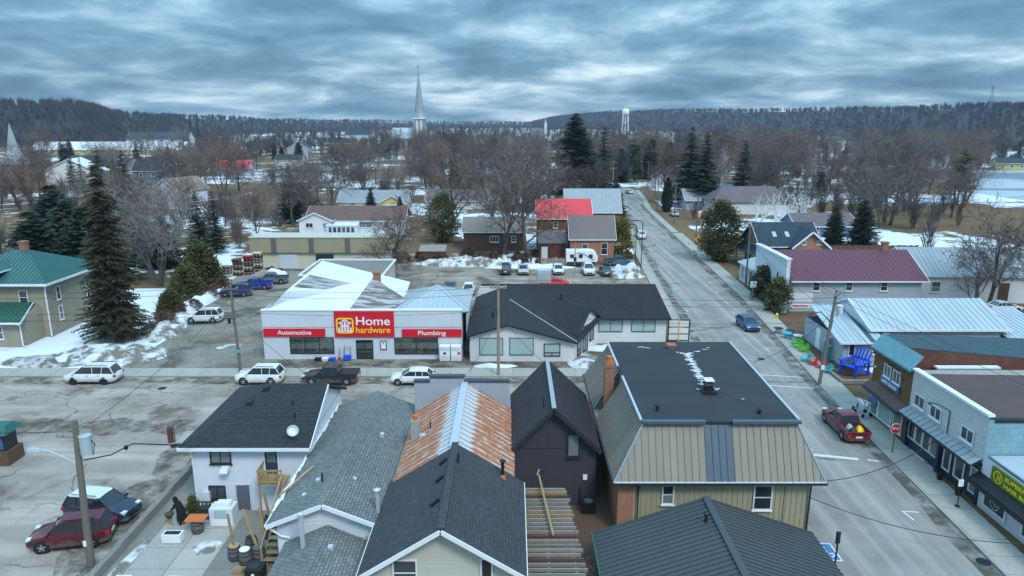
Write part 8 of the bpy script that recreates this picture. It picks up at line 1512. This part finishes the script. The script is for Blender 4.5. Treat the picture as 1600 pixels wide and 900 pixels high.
for i, (x, y, z1, dx) in enumerate(((-14.85, 33.35, 2.7, -.2), (-13.6, 33.3, 3.0, -.6), (-13.5, 35.3, 3.0, -.3), (-13.55, 34.2, 2.6, -.15))): o = MB().bar((x, y, .9), (x+dx, y+.1, z1), .1, .1).build('timber_post', 'wood_raw'); tag(o, ['timber standing in the leftmost barrel', 'leaning timber in the right barrel', 'timber standing in the barrel beside the stairs', 'short timber between the barrels'][i], 'timber', 'timbers stuck in barrels')
t = thing('white_planter', 'white planter box with black insert on the patio', 'planter', (-18.9, 35.0, .06)); MB().box(-19.45, -18.4, 34.75, 35.25, .1, .6).build('box', 'white_trim', t); MB().box(-19.36, -18.5, 34.83, 35.17, .6, .615).build('soil', 'black_plastic', t)
t = thing('white_planter', 'white planter with red soil at the bottom of the kerb', 'planter', (-19.6, 31.0, .06)); MB().box(-20.1, -19.3, 30.6, 31.4, .06, .5).build('box', 'white_trim', t); MB().box(-20.0, -19.4, 30.7, 31.3, .5, .515).build('soil', 'wood_rust', t)
t = thing('wheeled_bin', 'black square bin at the foot of the wooden stairs', 'bin', (-13.2, 31.8, .06)); MB().box(-13.6, -12.75, 31.4, 32.2, .08, .75).build('body', 'black_plastic', t); MB().lathe((-13.2, 31.8, .75), [(.3, 0), (.3, .04), (.22, .05)], 14).build('lid', 'dark_trim', t); MB().box(-13.25, -13.1, 31.37, 31.399, .3, .55).build('label_print', 'sign_white', t)
o = MB().box(-14.5, -14.0, 32.0, 32.4, .06, .3).box(-14.4, -14.1, 32.05, 32.35, .3, .36).build('wooden_crate', 'wood_raw'); tag(o, 'small wooden crate before the barrels', 'crate')
tree('potted_plant', 'leafy green plant beside the white house corner', 'cedar_shrub', -18.75, 37.3, 1.5, cat='plant', wide=.8)
# person in a black hooded coat
def person(x, y, rz):
    t = thing('person', 'person in long black hooded coat bending over a pot on the patio', 'person', (x, y, .06), rz)
    def skin(name, verts, edges, radii, mat):
        me = bpy.data.meshes.new(name); me.from_pydata(verts, edges, []); o = bpy.data.objects.new(name, me); COL.objects.link(o); md = o.modifiers.new('skin', 'SKIN'); sv = me.skin_vertices[0].data
        for i, r_ in enumerate(radii): sv[i].radius = r_ if isinstance(r_, tuple) else (r_, r_)
        sv[0].use_root = True; o.modifiers.new('sub', 'SUBSURF').levels = 2; o.modifiers['sub'].render_levels = 2
        dg = bpy.context.evaluated_depsgraph_get(); m2 = bpy.data.meshes.new_from_object(o.evaluated_get(dg)); bpy.data.objects.remove(o); m2.materials.clear(); m2.materials.append(M(mat)); m2.name = name; m2.shade_smooth(); p = bpy.data.objects.new(name, m2); COL.objects.link(p); p.parent = t; return p
    V = [(0, 0, .88), (.06, 0, 1.08), (.16, 0, 1.30), (.24, 0, 1.42), (.32, 0, 1.55), (-.0, .10, .80), (.05, .11, .46), (0, .11, .08), (.14, .11, .05), (0, -.10, .80), (-.05, -.11, .46), (-.1, -.11, .08), (.04, -.11, .05), (.19, .2, 1.30), (.36, .25, 1.06), (.56, .18, .95), (.19, -.2, 1.30), (.38, -.25, 1.08), (.58, -.16, .98)]
    E_ = [(0, 1), (1, 2), (2, 3), (3, 4), (0, 5), (5, 6), (6, 7), (7, 8), (0, 9), (9, 10), (10, 11), (11, 12), (2, 13), (13, 14), (14, 15), (2, 16), (16, 17), (17, 18)]
    skin('body', V, E_, [(.17, .15), (.17, .14), (.19, .13), (.08, .08), (.10, .10), .12, .085, .06, .05, .12, .085, .06, .05, .085, .065, .05, .085, .065, .05], 'cloth_black')
    g = MB(); n = 14   # coat skirt and hood follow the leaning body
    rings = [[Vector((cx+rx*math.cos(6.2832*k/n), ry*math.sin(6.2832*k/n), z)) for k in range(n)] for cx, rx, ry, z in ((-.01, .27, .30, .32), (0, .25, .28, .6), (.01, .22, .25, .9), (.08, .2, .24, 1.12), (.16, .18, .24, 1.30), (.22, .12, .16, 1.42))]; loft(rings).build('coat', 'cloth_black', t, local=True, smooth=60)
    rings = [[Vector((cx+rx*math.cos(6.2832*k/n), ry*math.sin(6.2832*k/n), z)) for k in range(n)] for cx, rx, ry, z in ((.2, .13, .15, 1.38), (.27, .15, .14, 1.5), (.31, .155, .14, 1.6), (.32, .12, .11, 1.70), (.31, .04, .04, 1.75))]; loft(rings).build('hood', 'cloth_black', t, local=True, smooth=60)
    MB().lathe((.44, 0, 1.56), [(.02, -.11), (.07, -.07), (.085, 0), (.07, .07), (.03, .11)], 12).build('face', 'skin', t, local=True, smooth=60); MB().hexa([(.51, -.02, 1.54), (.53, -.015, 1.54), (.53, .015, 1.54), (.51, .02, 1.54), (.51, -.01, 1.6), (.515, -.008, 1.6), (.515, .008, 1.6), (.51, .01, 1.6)]).build('nose', 'skin', t, local=True)
    for s_ in (-1, 1):
        h = MB().hexa([(.55, s_*.17-.03, .92), (.65, s_*.16-.035, .91), (.65, s_*.16+.035, .91), (.55, s_*.17+.03, .92), (.55, s_*.17-.03, .97), (.65, s_*.16-.035, .945), (.65, s_*.16+.035, .945), (.55, s_*.17+.03, .97)])
        for k in range(4): h.tube([(.645, s_*.16-.03+k*.02, .93), (.69, s_*.16-.03+k*.02, .915), (.705-.006*abs(k-1), s_*.16-.03+k*.02, .88)], [.010, .009, .007], 5)
        h.tube([(.58, s_*.13, .945), (.63, s_*.105, .93), (.66, s_*.105, .915)], [.012, .011, .008], 5); h.build('hand', 'skin', t, local=True)
    return t
person(-19.2, 36.7, PI-.25)
t = thing('garden_pot', 'green pot on a stand before the person in black', 'pot', (-19.85, 36.6, .06)); MB().lathe((-19.85, 36.6, .55), [(.14, 0), (.24, .2), (.25, .3), (.2, .3)], 14).build('pot', 'cedar', t); MB().lathe((-19.85, 36.6, .06), [(.2, 0), (.08, .1), (.08, .49)], 10).build('stand', 'wood_raw', t)
# ================================================================= ADIRONDACK CHAIRS AND GARDEN GOODS
def adirondack(label, mat, x, y, rz, k=1.0, group=None, z=.05):
    t = thing('adirondack_chair', label, 'chair', (x, y, z), rz, group); S_ = lambda *p: tuple(v*k for v in p)
    for i in range(5): m_ = MB(); w0 = (-.24+i*.12); m_.bar(S_(-.15, w0, .30), S_(-.52, w0*1.25, 1.02-.05*abs(i-2)), .105*k, .025*k, (0, 1, 0)); m_.build('back_slat', mat, t, local=True)
    for i in range(6): MB().bar(S_(-.1+i*.1, -.27, .29+i*.022), S_(-.1+i*.1, .27, .29+i*.022), .085*k, .022*k).build('seat_slat', mat, t, local=True)
    for s_ in (-1, 1):
        MB().bar(S_(.46, s_*.30, .42), S_(-.55, s_*.30, .04), .03*k, .13*k).build('side_rail', mat, t, local=True); MB().bar(S_(.40, s_*.33, 0), S_(.40, s_*.33, .56), .03*k, .12*k, (0, 1, 0)).build('leg', mat, t, local=True); MB().bar(S_(-.36, s_*.33, .04), S_(-.36, s_*.33, .56), .03*k, .09*k, (0, 1, 0)).build('leg', mat, t, local=True); MB().bar(S_(-.45, s_*.36, .575), S_(.5, s_*.36, .575), .14*k, .025*k).build('arm_rest', mat, t, local=True)
    MB().bar(S_(-.36, -.34, .60), S_(-.36, .34, .60), .04*k, .08*k).build('back_rail', mat, t, local=True); return t
adirondack('giant blue wooden chair standing before the striped-roof shop', 'paint_blue', 31.7, 61.6, PI+.5, 2.35)
for a in (('bright green chair nearest the sidewalk', 'paint_green_bright', 29.5, 69.2, PI), ('second bright green chair beside the first', 'paint_green_bright', 29.6, 68.0, PI+.2), ('third bright green chair behind the pair', 'paint_green_bright', 29.8, 70.4, PI-.2), ('turquoise chair beside the wooden utility pole', 'paint_teal', 29.4, 61.9, PI+.6), ('red chair behind the turquoise one', 'paint_red', 29.3, 63.2, PI+.3), ('small turquoise chair at the kerb end', 'paint_teal', 28.6, 65.0, PI), ('second red chair by the display', 'paint_red', 28.9, 64.1, PI-.3)): adirondack(*a, .88, 'garden chairs on display')
t = thing('garden_trellis', 'teal lattice trellis hung with planters beside the shop', 'trellis', (30.6, 65.3, 0)); MB().box(30.2, 31.1, 65.2, 65.28, .1, 2.4).build('panel', 'copper_patina', t)
for x, z in ((30.5, 1.9), (30.85, 1.5)): MB().lathe((x, 65.1, z), [(.08, 0), (.16, .15), (.17, .25), (.12, .25)], 10).build('hung_pot', 'siding_cream', t)
for i, (x, y, mt) in enumerate(((29.6, 72.4, 'paint_teal'), (30.4, 71.6, 'siding_white'), (29.3, 74.2, 'black_plastic'), (30.3, 73.5, 'navy_trim'))):
    t = thing('patio_table', ['turquoise garden table behind the green chairs', 'white garden table behind the green chairs', 'black table at the far end of the display', 'navy table at the far end of the display'][i], 'table', (x, y, .05)); MB().lathe((x, y, .7), [(.5, 0), (.5, .04)], 14).build('table_top', mt, t)
    for q in range(4): MB().bar((x+.35*math.cos(q*1.57), y+.35*math.sin(q*1.57), .05), (x+.2*math.cos(q*1.57), y+.2*math.sin(q*1.57), .7), .06, .06).build('leg', mt, t)
t = thing('garden_bench', 'blue bench with orange box beside the brick shop corner', 'bench', (34.0, 59.2, .05)); MB().box(33.2, 34.6, 58.9, 59.5, .4, .5).build('seat', 'paint_blue', t)
for x in (33.3, 34.5): MB().box(x-.06, x+.06, 58.95, 59.45, .05, .4).build('leg', 'paint_blue', t)
MB().box(33.5, 34.2, 59, 59.4, .5, .7).build('box', 'terracotta', t)
t = thing('timber_edging', 'low weathered timber edging under the giant chair', 'edging', (31.5, 59.3, 0)); MB().box(29.4, 33.4, 59.2, 59.5, .02, .35).build('beam', 'wood_grey', t); MB().box(29.4, 29.7, 59.51, 62, .02, .35).build('beam', 'wood_grey', t)
# ================================================================= AIR
hz = MB().box(-1500, 1500, -30, 3600, -6, 92).build('haze', 'snow'); hz['kind'] = 'stuff'; hm = bpy.data.materials.new('haze'); hm.use_nodes = True; nt = hm.node_tree; nt.nodes.remove(nt.nodes['Principled BSDF']); pv = nt.nodes.new('ShaderNodeVolumePrincipled'); pv.inputs['Color'].default_value = (.60, .78, 1.0, 1); pv.inputs['Density'].default_value = .00010; pv.inputs['Anisotropy'].default_value = 0.0; nt.links.new(pv.outputs[0], nt.nodes['Material Output'].inputs['Volume']); hz.data.materials.clear(); hz.data.materials.append(hm)
